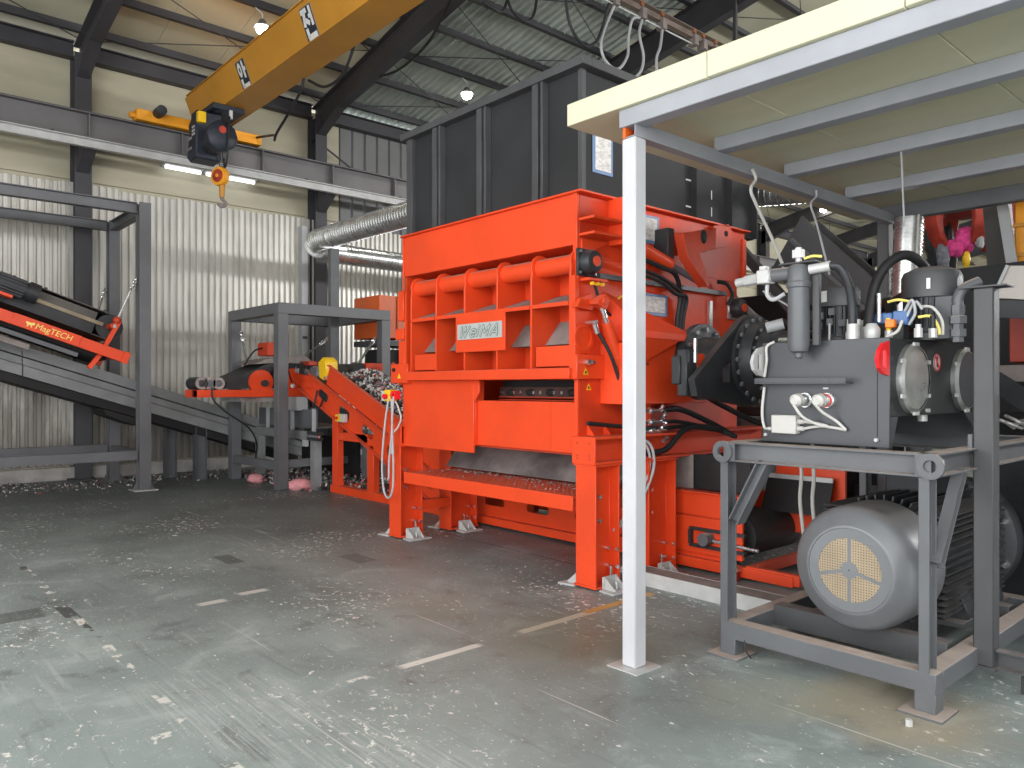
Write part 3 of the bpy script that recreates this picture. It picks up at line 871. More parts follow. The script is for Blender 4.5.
rr = random.Random(3)
for _ in range(260):
    x = rr.uniform(-6.6, -4.32)
    y = 5.0 + rr.gauss(-0.06, 0.05) if rr.random() < 0.8 else rr.uniform(4.6, 5.0)
    s_ = rr.uniform(0.004, 0.014)
    b.add([(x, y, 0.717), (x + s_ * 2, y + s_ * rr.uniform(-1, 1), 0.717), (x + s_, y + s_, 0.717 + s_)], [(0, 1, 2), (0, 2, 1)])
tag(b.build('shredded_crumbs', M['dusty_shelf'], smooth=0), 'pale crumbs of shredded waste scattered on the red platform', 'debris', kind='stuff')


# ---- legs, feet, beams
def h_leg(cx, y0, y1, z0, z1):
    yc = (y0 + y1) / 2
    lg = B().prof((cx, yc, z0), (cx, yc, z1), ipoly(y1 - y0, 0.215, 0.014, 0.016), up=(0, 1, 0)).build('leg', RED, shr, bev=0.003)
    B().box(cx - 0.12, cx + 0.12, y0 - 0.01, y1 + 0.01, z0 - 0.014, z0).build('end_plate', RED, lg)
    B().box(cx - 0.12, cx + 0.12, y0 - 0.01, y1 + 0.01, z1 - 0.012, z1).build('end_plate', RED, lg)
    b = B()
    for z in (0.30, 0.16) if y0 < 5 else (0.24, 0.12):
        b.cyl((cx + 0.10, y1 - 0.04, z), (cx + 0.10 + 0.02, y1 - 0.04, z), 0.017, n=8).cyl((cx + 0.007, y1 - 0.06, z), (cx + 0.05, y1 - 0.06, z), 0.016, n=8)
    for z in (0.72, 0.53):
        b.cyl((cx + 0.007, y0 + 0.12, z), (cx + 0.05, y0 + 0.12, z), 0.017, n=8)
    b.build('bolts', M['chrome'], lg, kind='stuff')
    return lg


def foot(x, y, ax, lg):
    """pale corner bracket: base plate with an upright web and two gussets, ax = direction it faces"""
    a = Vector(ax)
    t = Vector((-a.y, a.x, 0))
    c = Vector((x, y, 0))
    b = B()
    q = [c - t * 0.12, c + t * 0.12, c + t * 0.14 + a * 0.16, c - t * 0.14 + a * 0.16]
    b.prism(q, (0, 0, 0.014))
    b.prism([c - t * 0.085, c + t * 0.085, c + t * 0.085 + a * 0.012, c - t * 0.085 + a * 0.012], (0, 0, 0.11))
    for s_ in (-0.07, 0.058):
        p = c + t * s_
        b.prism([p + a * 0.012, p + a * 0.12 + Vector((0, 0, 0.0)), p + a * 0.12 + Vector((0, 0, 0.02)), p + a * 0.012 + Vector((0, 0, 0.11))], t * 0.012)
    b.cyl(c + a * 0.075 + Vector((0, 0, 0.014)), c + a * 0.075 + Vector((0, 0, 0.075)), 0.012, n=8)
    b.build('foot_bracket', M['zinc_white'], lg, bev=0.002)


LEGS = [(-4.135, 4.45, 4.74), (-4.135, 5.11, 5.49), (-6.885, 4.45, 4.74), (-6.885, 5.11, 5.49)]
for cx, y0, y1 in LEGS:
    lg = h_leg(cx, y0, y1, 0.03, 0.985)
    if y0 < 5:
        foot(cx - 0.112, y0 + 0.10, (-1, 0, 0), lg)
        foot(cx + 0.125, y0 + 0.14, (1, 0, 0), lg)
    else:
        foot(cx + 0.125, y0 + 0.18, (1, 0, 0), lg)
        foot(cx - 0.112, y0 + 0.1, (-1, 0, 0), lg)
    B().cyl((cx + 0.09, y0 + 0.2, 0.03), (cx + 0.09, y0 + 0.2, 0.17), 0.012, n=8).cyl((cx + 0.09, y0 + 0.2, 0.03), (cx + 0.09, y0 + 0.2, 0.06), 0.022, n=6).build('anchor_bolt', M['chrome'], lg)
for cx in (-4.155, -6.885):
    bm_ = B().prof((cx, SY - 0.03, 1.095), (cx, 7.1, 1.095), ipoly(0.215, 0.25, 0.014, 0.018)).box(cx - 0.125, cx + 0.125, SY - 0.045, SY - 0.03, 0.985, 1.205).build('base_beam', RED, shr, bev=0.003)
    if cx > -5:
        b = B()
        for dx in (-0.065, 0.065):
            for z in (1.155, 1.055, 1.03):
                b.cyl((cx + dx, SY - 0.045, z), (cx + dx, SY - 0.049, z), 0.009, n=8)
        b.build('bolts', M['red_dark'], bm_, kind='stuff')
    B().bar((cx + 0.05, 4.74, 0.33), (cx + 0.05, 5.11, 0.33), 0.10, 0.10).build('leg_tie', RED, shr, bev=0.003)
    B().bar((cx - 0.06, 4.74, 0.55), (cx - 0.06, 5.11, 0.55), 0.10, 0.08).build('leg_tie', RED, shr, bev=0.003)
B().box(-6.77, -4.26, 5.45, 5.47, 0.98, 1.2).build('cross_beam', RED, shr)
B().box(SXR - 0.05, SXR + 0.14, 5.55, 6.3, 0.975, 0.99).build('ledge_strip', M['zinc_white'], shr)

# ---- right flank details
for z in (2.945, 2.82):
    B().box(SXR, SXR + 0.17, 4.50, 4.86, z, z + 0.022).build('bracket_plate', RED, shr, bev=0.003)
B().box(SXR, SXR + 0.17, 4.86, 5.02, 2.78, 3.17).prism([(SXR, 4.52, 2.66), (SXR, 4.86, 2.80), (SXR, 4.52, 2.80)], (0.02, 0, 0)).build('corner_box', RED, shr, bev=0.004)
for nm, yy, zz in (('flap', 4.575, 2.61), ('rear', 6.74, 2.385)):
    bb = B().box(SXR, SXR + 0.03, yy - 0.11, yy + 0.11, zz - 0.11, zz + 0.11).build('bearing_flange', M['galv'] if nm == 'rear' else M['cast'], shr, bev=0.006)
    B().lathe((SXR + 0.03, yy, zz), (1, 0, 0), [(0.10, 0), (0.10, 0.05), (0.085, 0.09), (0.06, 0.10)], 24).build('bearing_housing', M['cast'], bb)
    B().cyl((SXR + 0.128, yy, zz), (SXR + 0.14, yy, zz), 0.042, n=16).build('bearing_cap', M['red'], bb)
    b = B()
    for dy in (-0.085, 0.085):
        for dz in (-0.085, 0.085):
            b.cyl((SXR + 0.03, yy + dy, zz + dz), (SXR + 0.045, yy + dy, zz + dz), 0.014, n=8)
    b.build('bolts', M['chrome'], bb, kind='stuff')
B().box(SXR, SXR + 0.12, 4.50, 4.72, 2.455, 2.475).build('bearing_bracket', RED, shr)
b = B()
for y in (4.54, 4.60, 4.66):
    b.cyl((SXR + 0.1, y, 2.43), (SXR + 0.13, y, 2.43), 0.014, n=8)
b.build('grease_nipples', M['yellow'], shr, kind='stuff')
B().tube([(SXR + 0.05, 4.64, 2.43), (SXR + 0.06, 4.70, 2.30), (SXR + 0.07, 4.80, 2.20), (SXR + 0.06, 4.95, 2.19)], 0.013).build('hose', M['black'], shr)
B().tube([(SXR + 0.06, 4.86, 2.20), (SXR + 0.06, 4.90, 2.32), (SXR + 0.05, 5.0, 2.38)], 0.008).build('yellow_lead', M['yellow'], shr)
B().box(SXR, SXR + 0.07, 4.90, 4.98, 2.05, 2.2).build('plug_block', M['black'], shr, bev=0.005)
B().box(SXR + 0.02, SXR + 0.06, 4.93, 4.97, 1.94, 2.06).build('terminal_tag', M['yellow'], shr)
B().prof((SXR + 0.03, 4.70, 2.515), (SXR + 0.03, 6.55, 2.515), rpoly(0.05, 0.04)).build('cable_rail', M['grey_mid'], shr)
# flap cylinder
B().cyl((SXR + 0.16, 4.66, 2.12), (SXR + 0.16, 4.90, 1.60), 0.046, n=16).build('cylinder_barrel', RED, shr)
B().cyl((SXR + 0.16, 4.585, 2.28), (SXR + 0.16, 4.66, 2.12), 0.022, n=12).build('cylinder_rod', M['chrome'], shr)
B().prism([(SXR, 4.42, 2.24), (SXR, 4.60, 2.22), (SXR, 4.66, 2.30), (SXR, 4.60, 2.36), (SXR, 4.46, 2.31)], (0.06, 0, 0)).prism([(SXR + 0.12, 4.50, 2.26), (SXR + 0.12, 4.62, 2.22), (SXR + 0.12, 4.66, 2.29), (SXR + 0.12, 4.60, 2.34)], (0.08, 0, 0)).cyl((SXR, 4.585, 2.285), (SXR + 0.22, 4.585, 2.285), 0.03, n=12).build('cylinder_clevis', RED, shr, bev=0.003)
B().tube([(SXR + 0.15, 4.56, 2.05), (SXR + 0.19, 4.68, 1.85), (SXR + 0.19, 4.80, 1.60), (SXR + 0.15, 4.88, 1.40)], 0.016).build('hose', M['black'], shr)
B().cyl((SXR + 0.15, 4.53, 2.10), (SXR + 0.15, 4.56, 2.03), 0.022, n=10).build('hose_fitting', M['chrome'], shr)
B().cyl((SXR + 0.05, 4.54, 2.12), (SXR + 0.16, 4.54, 2.12), 0.016, n=8).build('hose_fitting', M['chrome'], shr)
B().ring((SXR, 4.54, 2.00), (SXR + 0.03, 4.54, 2.00), 0.11, 0.085).build('access_ring', RED, shr)
B().box(SXR, SXR + 0.016, 4.46, 4.62, 1.87, 2.22).build('wear_plate', RED, shr, bev=0.003)
lb = B().box(SXR - 0.04, SXR + 0.05, 4.43, 4.80, 1.665, 1.86).build('latch_block', RED, shr, bev=0.005)
B().cyl((SXR + 0.05, 4.53, 1.80), (SXR + 0.10, 4.53, 1.80), 0.024, n=10).build('latch_fitting', M['chrome'], lb)
B().cyl((SXR + 0.05, 4.58, 1.80), (SXR + 0.10, 4.58, 1.80), 0.018, n=10).build('latch_fitting', M['chrome'], lb)
for y, z, x in ((4.53, 1.70, SXR + 0.051), (4.62, 1.575, SXR + 0.001)):
    wt = B().prism([(x, y - 0.03, z), (x, y + 0.03, z), (x, y, z + 0.055)], (0.002, 0, 0)).build('warning_triangle', M['yellow'], shr, smooth=0)
    B().prism([(x + 0.002, y - 0.010, z + 0.008), (x + 0.002, y + 0.010, z + 0.008), (x + 0.002, y + 0.007, z + 0.03), (x + 0.002, y - 0.007, z + 0.03)], (0.001, 0, 0)).build('warning_mark', M['ink'], wt, smooth=0)
for y in (4.60, 4.80):
    B().prism([(SXR, y, 1.205), (SXR, y, 1.30), (SXR + 0.08, y, 1.205)], (0, 0.012, 0)).build('weld_gusset', RED, shr)
# document sleeves on the flank
for y0, y1, z0, z1 in ((5.24, 5.54, 2.87, 3.12), (5.22, 5.66, 2.235, 2.43)):
    d_ = B().box(SXR, SXR + 0.012, y0, y1, z0, z1).build('document_sleeve', M['doc_blue'], shr, bev=0.003, label='blue framed document sleeve')
    B().box(SXR + 0.012, SXR + 0.015, y0 + 0.03, y1 - 0.035, z0 + 0.03, z1 - 0.025).build('document_sheet', M['paper'], d_, smooth=0)
B().box(SXR, SXR + 0.03, 6.30, 6.35, 2.13, 2.43).build('bright_strip', M['galv'], shr, bev=0.003)
# ram bracket
rb = B().prism([(SXR + 0.16, 5.55, 2.95), (SXR + 0.16, 6.06, 3.06), (SXR + 0.16, 6.06, 2.87), (SXR + 0.16, 5.80, 2.80), (SXR + 0.16, 5.96, 2.53), (SXR + 0.16, 5.92, 2.51), (SXR + 0.16, 5.62, 2.74)], (0.10, 0, 0)).build('ram_bracket', M['red_dark'], shr, bev=0.004)
B().box(SXR, SXR + 0.16, 5.47, 5.56, 2.73, 3.0).build('ram_flange', M['cast'], rb, bev=0.005)
B().box(SXR, SXR + 0.17, 5.98, 6.04, 2.85, 3.05).build('ram_flange', M['cast'], rb, bev=0.005)
B().sph((SXR + 0.262, 5.86, 2.955), 0.05, 12, (0.3, 1, 1.3)).build('ram_plug', M['black'], rb)
B().cyl((SXR + 0.12, 4.95, 2.83), (SXR + 0.12, 5.54, 2.685), 0.06, n=16).build('ram_barrel', RED, shr)
B().cyl((SXR + 0.12, 5.54, 2.685), (SXR + 0.14, 5.96, 2.57), 0.03, n=12).build('ram_rod', M['grey_mid'], shr)
for k, (dz, r_) in enumerate(((0, 0.022), (-0.09, 0.018), (-0.13, 0.018))):
    B().tube([(SXR + 0.16, 5.0, 2.70 + dz), (SXR + 0.17, 5.35, 2.64 + dz), (SXR + 0.13, 5.62, 2.60 + dz * 1.3), (SXR + 0.09, 5.74 + 0.05 * k, 2.42), (SXR + 0.06, 5.74 + 0.045 * k, 2.2), (SXR + 0.06, 5.74 + 0.045 * k, 1.95)], r_).build('hose', M['black'], shr)
B().tube([(SXR + 0.05, 6.40, 2.62), (SXR + 0.10, 6.48, 2.60), (SXR + 0.12, 6.55, 2.50), (SXR + 0.08, 6.53, 2.40)], 0.02).build('hose', M['black'], shr)
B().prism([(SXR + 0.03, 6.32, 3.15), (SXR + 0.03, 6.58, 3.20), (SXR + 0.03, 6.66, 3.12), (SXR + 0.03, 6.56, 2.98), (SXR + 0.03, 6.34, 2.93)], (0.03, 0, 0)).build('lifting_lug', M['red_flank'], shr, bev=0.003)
B().cyl((SXR + 0.06, 6.53, 3.10), (SXR + 0.065, 6.53, 3.10), 0.03, n=12).build('lug_hole', M['dark_void'], shr)
B().box(SXR, SXR + 0.02, 6.9, 6.96, 2.66, 3.1).build('edge_strip', RED, shr)
# rotor end cover
xo = SXR + 0.36
cv = B()
cv.prism([(SXR, 4.78, 2.38), (SXR, 5.80, 2.12), (SXR, 5.80, 1.98), (SXR, 4.78, 1.96)], (0.02, 0, 0))
cv.add([(SXR, 4.80, 2.40), (xo, 4.85, 2.06), (xo, 5.60, 2.04), (SXR, 5.85, 2.10), (xo, 4.85, 2.0), (xo, 5.58, 1.99), (SXR, 4.8, 1.95), (SXR, 5.85, 1.98)],
       [(0, 1, 2, 3), (1, 4, 5, 2), (2, 5, 7, 3), (0, 6, 4, 1), (4, 6, 7, 5)])
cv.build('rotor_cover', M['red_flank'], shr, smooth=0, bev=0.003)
B().prism([(SXR, 4.76, 1.46), (SXR, 5.86, 1.46), (SXR, 5.90, 1.52), (SXR, 5.62, 1.98), (SXR, 4.76, 1.96)], (0.26, 0, 0)).build('rotor_box', RED, shr, bev=0.004)
B().prism([(SXR + 0.26, 4.8, 1.72), (xo - 0.01, 4.84, 2.0), (xo - 0.01, 5.40, 2.0), (SXR + 0.265, 5.0, 1.80)], (0.004, 0, 0)).build('cover_gusset', RED, shr, smooth=0)
b = B()
for y in (5.00, 5.06):
    b.cyl((SXR + 0.26, y, 1.79), (SXR + 0.262, y, 1.79), 0.012, n=8)
b.build('cover_holes', M['dark_void'], shr, kind='stuff')
B().box(SXR, SXR + 0.14, 5.18, 5.26, 1.2, 1.47).build('hose_post', RED, shr)
for z in (1.40, 1.30, 1.225):
    B().cyl((SXR + 0.17, 4.95, z), (SXR + 0.17, 5.42, z), 0.013, n=8).cyl((SXR + 0.17, 5.20, z), (SXR + 0.17, 5.25, z), 0.028, n=8).build('grease_pipe', M['chrome'], shr)
for k, pts in enumerate([[(SXR + 0.17, 5.4, 1.40), (SXR + 0.19, 5.62, 1.40), (SXR + 0.3, 5.9, 1.28), (SXR + 0.45, 6.05, 1.16)],
                         [(SXR + 0.17, 5.42, 1.30), (SXR + 0.2, 5.6, 1.29), (SXR + 0.35, 5.9, 1.22), (SXR + 0.48, 6.05, 1.15)],
                         [(SXR + 0.15, 5.3, 1.23), (SXR + 0.2, 5.6, 1.25), (SXR + 0.35, 5.9, 1.24), (SXR + 0.48, 6.03, 1.16)],
                         [(SXR + 0.16, 5.16, 1.04), (SXR + 0.2, 5.38, 1.06), (SXR + 0.26, 5.62, 1.24), (SXR + 0.4, 5.92, 1.22)],
                         [(SXR + 0.10, 4.5, 1.31), (SXR + 0.14, 4.9, 1.27), (SXR + 0.16, 5.1, 1.25), (SXR + 0.17, 5.3, 1.25)],
                         [(SXR + 0.1, 5.9, 1.6), (SXR + 0.25, 6.2, 1.42), (SXR + 0.5, 6.5, 1.25), (SXR + 0.9, 6.8, 1.2)]]):
    B().tube(pts, 0.026 if k in (0, 3, 5) else 0.018).build('hose', M['black'], shr)
b = B()
for y, z in ((5.40, 1.35), (5.40, 1.27), (5.42, 1.15), (5.33, 1.22), (5.36, 1.42)):
    b.cyl((SXR + 0.14, y, z - 0.03), (SXR + 0.2, y, z + 0.03), 0.02, n=8)
b.build('hose_fittings', M['chrome'], shr, kind='stuff')
# braided white loop hanging from the beam
B().tube([(SXR + 0.16, 5.03, 1.16), (SXR + 0.22, 5.14, 1.12), (SXR + 0.24, 5.17, 0.95), (SXR + 0.22, 5.10, 0.75), (SXR + 0.2, 4.95, 0.58), (SXR + 0.2, 4.75, 0.45)], 0.013).build('conduit', M['cable_grey'], shr)
B().tube([(SXR + 0.13, 5.00, 1.15), (SXR + 0.20, 5.11, 1.11), (SXR + 0.22, 5.14, 0.95), (SXR + 0.20, 5.07, 0.75), (SXR + 0.18, 4.92, 0.57), (SXR + 0.18, 4.72, 0.44)], 0.011).build('conduit', M['cable_grey'], shr)

# ---- gearbox on the rotor shaft
GY, GZ = 5.72, 1.82
gb = thing('gearbox', 'charcoal gearbox with round flanges and triangular torque arm on the shredder flank', 'gearbox', (-3.6, GY, 1.45))
CA = M['cast']
B().lathe((-4.0, GY, GZ), (1, 0, 0), [(0.30, 0), (0.30, 0.05), (0.335, 0.05), (0.335, 0.11), (0.22, 0.12), (0.20, 0.20), (0.20, 0.5), (0.26, 0.52), (0.26, 0.58)], 40).build('shaft_flange', CA, gb)
b = B()
for k in range(12):
    a = 2 * math.pi * k / 12
    b.cyl((-3.89, GY + 0.285 * math.cos(a), GZ + 0.285 * math.sin(a)), (-3.86, GY + 0.285 * math.cos(a), GZ + 0.285 * math.sin(a)), 0.02, n=8)
b.build('flange_bolts', M['chrome'], gb, kind='stuff')
out = [(4.86, 1.66), (4.90, 1.53)]
out += [(5.5, 1.455), (6.25, 1.40)]
for a in range(-20, 131, 12):
    out.append((GY + 0.385 * math.cos(R(a)), GZ + 0.385 * math.sin(R(a))))
hole = [(5.16, 1.64), (5.335, 1.64), (5.335, 1.79), (5.30, 1.80), (5.24, 1.74)]
poly = [(-3.46, y, z) for y, z in out]
hp = [(-3.46, y, z) for y, z in hole]
B().holed(poly, hp, (-3.46, 5.27, 1.71), (0.06, 0, 0)).build('torque_arm', CA, gb, smooth=0, bev=0.004)
B().lathe((-3.40, GY, GZ), (1, 0, 0), [(0.36, 0), (0.36, 0.03), (0.32, 0.04), (0.31, 0.14), (0.27, 0.15), (0.25, 0.24), (0.21, 0.25), (0.20, 0.42), (0.16, 0.44), (0.15, 0.62), (0.10, 0.64)], 40).build('gear_housing', CA, gb)
b = B()
for k in range(20):
    a = 2 * math.pi * k / 20
    b.cyl((-3.37, GY + 0.335 * math.cos(a), GZ + 0.335 * math.sin(a)), (-3.345, GY + 0.335 * math.cos(a), GZ + 0.335 * math.sin(a)), 0.018, n=8)
    b.cyl((-3.26, GY + 0.285 * math.cos(a), GZ + 0.285 * math.sin(a)), (-3.235, GY + 0.285 * math.cos(a), GZ + 0.285 * math.sin(a)), 0.014, n=8)
b.build('housing_bolts', M['grey_mid'], gb, kind='stuff')
B().box(-3.56, -3.47, 4.86, 4.99, 1.53, 1.89).build('torque_bracket', CA, gb, bev=0.008)
B().box(-3.60, -3.52, 4.84, 4.90, 1.62, 1.84).build('bracket_block', CA, gb, bev=0.008)
b = B()
for z in (1.92, 1.84, 1.62):
    b.cyl((-3.44, 4.93, z - 0.05), (-3.44, 4.93, z + 0.05), 0.016, n=8)
b.build('bracket_bolts', M['chrome'], gb, kind='stuff')
B().box(-3.49, -3.475, 5.02, 5.10, 1.72, 1.86).build('red_plate', RED, gb)
B().tube([(-3.1, 6.05, 1.95), (-2.95, 6.0, 2.06), (-2.7, 6.05, 2.05), (-2.45, 6.1, 1.95)], 0.05).build('hydraulic_hose', M['black'], gb)
B().tube([(-3.1, 5.6, 2.1), (-2.95, 5.7, 2.10), (-2.75, 5.85, 1.98), (-2.5, 5.9, 1.86)], 0.035).build('hydraulic_hose', M['black'], gb)
B().cyl((-3.16, 6.02, 1.94), (-3.08, 6.04, 1.96), 0.06, n=12).build('hose_ferrule', M['cable_grey'], gb)
B().cyl((-3.2, 5.55, 2.07), (-3.08, 5.6, 2.1), 0.045, n=12).build('hose_ferrule', M['cable_grey'], gb)
b = B()
for k in range(12):
    y, z = 5.45 + rnd.uniform(0, 0.5), GZ + rnd.uniform(-0.32, 0.22)
    b.cyl((-3.05, y, z), (-2.95, y, z), rnd.uniform(0.012, 0.028), n=8)
b.build('port_fittings', M['chrome'], gb, kind='stuff')

# ---- hopper on top
hop = thing('feed_hopper', 'tall charcoal sheet steel feed hopper with ribs on top of the shredder', 'hopper', (-5.76, 6.1, 3.19))
HX0, HX1, HY0, HY1, HZ0, HZ1 = -7.02, -4.45, 4.75, 7.45, 3.19, 4.30
HM = M['hopper']
B().box(HX0, HX1, HY0, HY0 + 0.012, HZ0, HZ1).build('front_wall', HM, hop)
B().box(HX1 - 0.012, HX1, HY0 + 0.012, HY1, HZ0, HZ1).build('side_wall', HM, hop)
B().box(HX0, HX0 + 0.012, HY0 + 0.012, HY1, HZ0, HZ1).build('side_wall', HM, hop)
B().box(HX0 + 0.012, HX1 - 0.012, HY1 - 0.012, HY1, HZ0, HZ1).build('back_wall', HM, hop)
B().box(HX0 - 0.09, HX1 + 0.09, HY0 - 0.09, HY0 + 0.03, HZ1, HZ1 + 0.075).box(HX1 - 0.03, HX1 + 0.09, HY0 + 0.03, HY1 + 0.09, HZ1, HZ1 + 0.075).box(HX0 - 0.09, HX0 + 0.03, HY0 + 0.03, HY1 + 0.09, HZ1, HZ1 + 0.075).box(HX0 + 0.03, HX1 - 0.03, HY1 - 0.03, HY1 + 0.09, HZ1, HZ1 + 0.075).build('rim', M['grey'], hop, bev=0.004)
for x in (-6.47, -5.735, -4.945):
    B().box(x - 0.055, x + 0.02, HY0 - 0.075, HY0, HZ0, HZ1).build('stiffener', M['grey'], hop, bev=0.003)
    B().box(x + 0.055, x + 0.085, HY0 - 0.075, HY0, HZ0, HZ1).build('stiffener', M['grey'], hop, bev=0.003)
    b = B()
    for k in range(4):
        b.box(x + 0.03, x + 0.045, HY0 - 0.05, HY0, HZ0 + 0.1 + 0.27 * k, HZ0 + 0.2 + 0.27 * k)
    b.build('clips', M['grey_mid'], hop, kind='stuff')
B().box(HX0 - 0.02, HX0 + 0.09, HY0 - 0.05, HY0, HZ0, HZ1).build('corner_angle', M['grey'], hop, bev=0.003)
B().box(HX1 - 0.035, HX1 + 0.015, HY0 - 0.02, HY0 + 0.03, HZ0, HZ1).build('corner_angle', M['grey'], hop, bev=0.003)
for y in (6.30, 6.92, 7.40):
    B().box(HX1, HX1 + 0.07, y, y + 0.012, HZ0, HZ1).build('stiffener', HM, hop)
d_ = B().box(HX1, HX1 + 0.012, 4.87, 5.13, 3.445, 3.80).build('document_sleeve', M['doc_blue'], hop, bev=0.003, label='blue framed document sleeve')
B().box(HX1 + 0.012, HX1 + 0.015, 4.90, 5.10, 3.475, 3.77).build('document_sheet', M['paper'], d_, smooth=0)
b = B()
for y, z in ((6.22, 3.62), (6.22, 3.36), (6.65, 3.50), (6.65, 3.33)):
    b.box(HX1, HX1 + 0.004, y, y + 0.09 if y < 6.5 else y + 0.01, z, z + 0.014 if y < 6.5 else z + 0.09)
b.build('chalk_marks', M['white_print'], hop, smooth=0, kind='stuff')

# ---- left side: pivot blocks, emergency stop box and looped cables
B().box(-6.92, -6.80, 4.52, 4.70, 1.62, 2.09).build('pivot_block', RED, shr, bev=0.006)
B().box(-6.95, -6.80, 4.50, 4.72, 2.10, 2.22).build('pivot_block', RED, shr, bev=0.006)
B().box(-6.90, -6.80, 4.50, 4.68, 2.30, 2.62).build('pivot_block', RED, shr, bev=0.006)
lb2 = B().box(-6.93, -6.62, 4.43, 4.52, 1.64, 1.84).build('latch_block', RED, shr, bev=0.005)
B().prism([(-6.80, 4.429, 1.69), (-6.74, 4.429, 1.69), (-6.77, 4.429, 1.745)], (0, -0.002, 0)).build('warning_triangle', M['yellow'], lb2, smooth=0)
B().cyl((-6.86, 4.43, 1.78), (-6.86, 4.41, 1.78), 0.02, n=8).build('bolt', M['dark_void'], lb2)
es = thing('emergency_stop', 'small yellow emergency stop box with red button at the left edge of the shredder', 'switch', (-6.90, 4.36, 1.45))
B().box(-7.04, -6.96, 4.38, 4.46, 1.45, 1.56).build('box', M['cable_white'], es, bev=0.004)
B().box(-6.96, -6.86, 4.37, 4.46, 1.45, 1.57).build('cover', M['yellow'], es, bev=0.004)
B().cyl((-6.92, 4.37, 1.50), (-6.92, 4.33, 1.50), 0.028, n=14).build('button', M['safety_red'], es)
B().box(-6.85, -6.78, 4.38, 4.46, 1.47, 1.56).cyl((-6.80, 4.37, 1.52), (-6.80, 4.345, 1.52), 0.02, n=12).build('second_box', M['safety_red'], es, bev=0.004)
cl = thing('looped_cable', 'pale grey cables hanging in a long loop beside the left leg', 'cable', (-6.9, 4.36, 0.43))
B().tube([(-6.89, 4.38, 1.50), (-6.92, 4.35, 1.2), (-6.96, 4.34, 0.8), (-6.93, 4.34, 0.53), (-6.85, 4.34, 0.44), (-6.76, 4.34, 0.52), (-6.74, 4.34, 0.8), (-6.78, 4.35, 1.2), (-6.80, 4.38, 1.50)], 0.011).build('cable', M['cable_grey'], cl)
B().tube([(-6.85, 4.39, 1.48), (-6.80, 4.36, 1.15), (-6.85, 4.36, 0.85), (-6.86, 4.36, 0.66), (-6.88, 4.36, 0.62)], 0.011).build('cable', M['cable_grey'], cl)
B().tube([(-6.78, 4.39, 1.45), (-6.72, 4.38, 1.4), (-6.66, 4.38, 1.28), (-6.72, 4.38, 1.18), (-6.80, 4.37, 1.1), (-6.82, 4.37, 0.9)], 0.009).build('cable', M['cable_white'], cl)
# ================================================================== CANOPY
can = thing('canopy', 'lean-to canopy of ivory sandwich panels on pale steel beams over the power unit', 'canopy', (-2.81, 3.43, 0))
CS = M['canopy_steel']
po = B().box(-2.86, -2.76, 3.38, 3.48, 0.006, 3.02).build('post', M['white_paint'], can, bev=0.008)
B().box(-2.92, -2.70, 3.32, 3.54, 0, 0.006).build('base_plate', M['zinc_white'], po)
B().box(-2.92, -2.82, 6.92, 7.02, 0.006, 3.06).build('rear_post', M['grey'], can, bev=0.006)
ZC = 3.19
xs = [-3.27, -2.27, -1.30, -0.34, 0.62, 1.58]
for xa, xb in zip(xs, xs[1:]):
    B().box(xa + 0.002, xb - 0.002, 3.35, 7.3, ZC, ZC + 0.135).build('roof_panel', M['cream_canopy'], can, bev=0.004)
# open channels: the web faces outwards
B().prof((-2.88, 3.43, 3.138), (1.55, 3.43, 3.138), rpoly(0.10, 0.103)).build('front_beam', CS, can, bev=0.004)
B().prof((-2.765, 3.385, 3.065), (-2.765, 6.91, 3.065), cpoly(0.085, 0.07, 0.006, -1)).build('side_beam', CS, can, bev=0.002)
B().box(-2.86, -2.84, 3.39, 3.47, 3.022, 3.10).build('beam_end', M['orange2'], can)
for y in (4.20, 5.07, 6.02):
    B().box(-2.79, 1.55, y, y + 0.10, 3.10, ZC).build('purlin', CS, can, bev=0.004)
B().box(-2.92, 1.55, 6.92, 7.02, 3.06, ZC).build('rear_beam', M['grey_mid'], can, bev=0.004)
for i, (y, pts) in enumerate(((4.54, [(0, 4.54, 3.04), (0, 4.58, 2.98), (0, 4.52, 2.90), (0, 4.60, 2.80), (0, 4.80, 2.60), (0, 4.97, 2.40)]), (5.41, [(0, 5.41, 3.05), (0, 5.41, 3.0), (0, 5.33, 2.93), (0, 5.42, 2.8), (0, 5.62, 2.45)]))):
    c_ = B().tube([(-2.72, a, b_) for _, a, b_ in pts], 0.011 if i == 0 else 0.008).build('hanging_wire', M['cable_white'] if i == 0 else M['cable_grey'])
    tag(c_, ['white wire hanging from the canopy side beam down to the valve', 'thin grey wire hanging from the canopy side beam behind the filter'][i], 'wire')
c_ = B().cyl((-2.0, 5.1, 3.12), (-1.98, 5.1, 2.62), 0.006, n=6).build('hanging_wire', M['cable_grey'])
tag(c_, 'straight thin wire hanging from the canopy purlin above the large vertical motor', 'wire')

# ================================================================== HYDRAULIC POWER UNIT
GM = M['grey_mid']
fr = thing('power_unit_frame', 'grey steel base frame with lifting eyes carrying the hydraulic power unit', 'frame', (-2.0, 4.9, 0))
FX0, FX1, FY0, FY1 = -2.60, -1.40, 3.98, 5.95
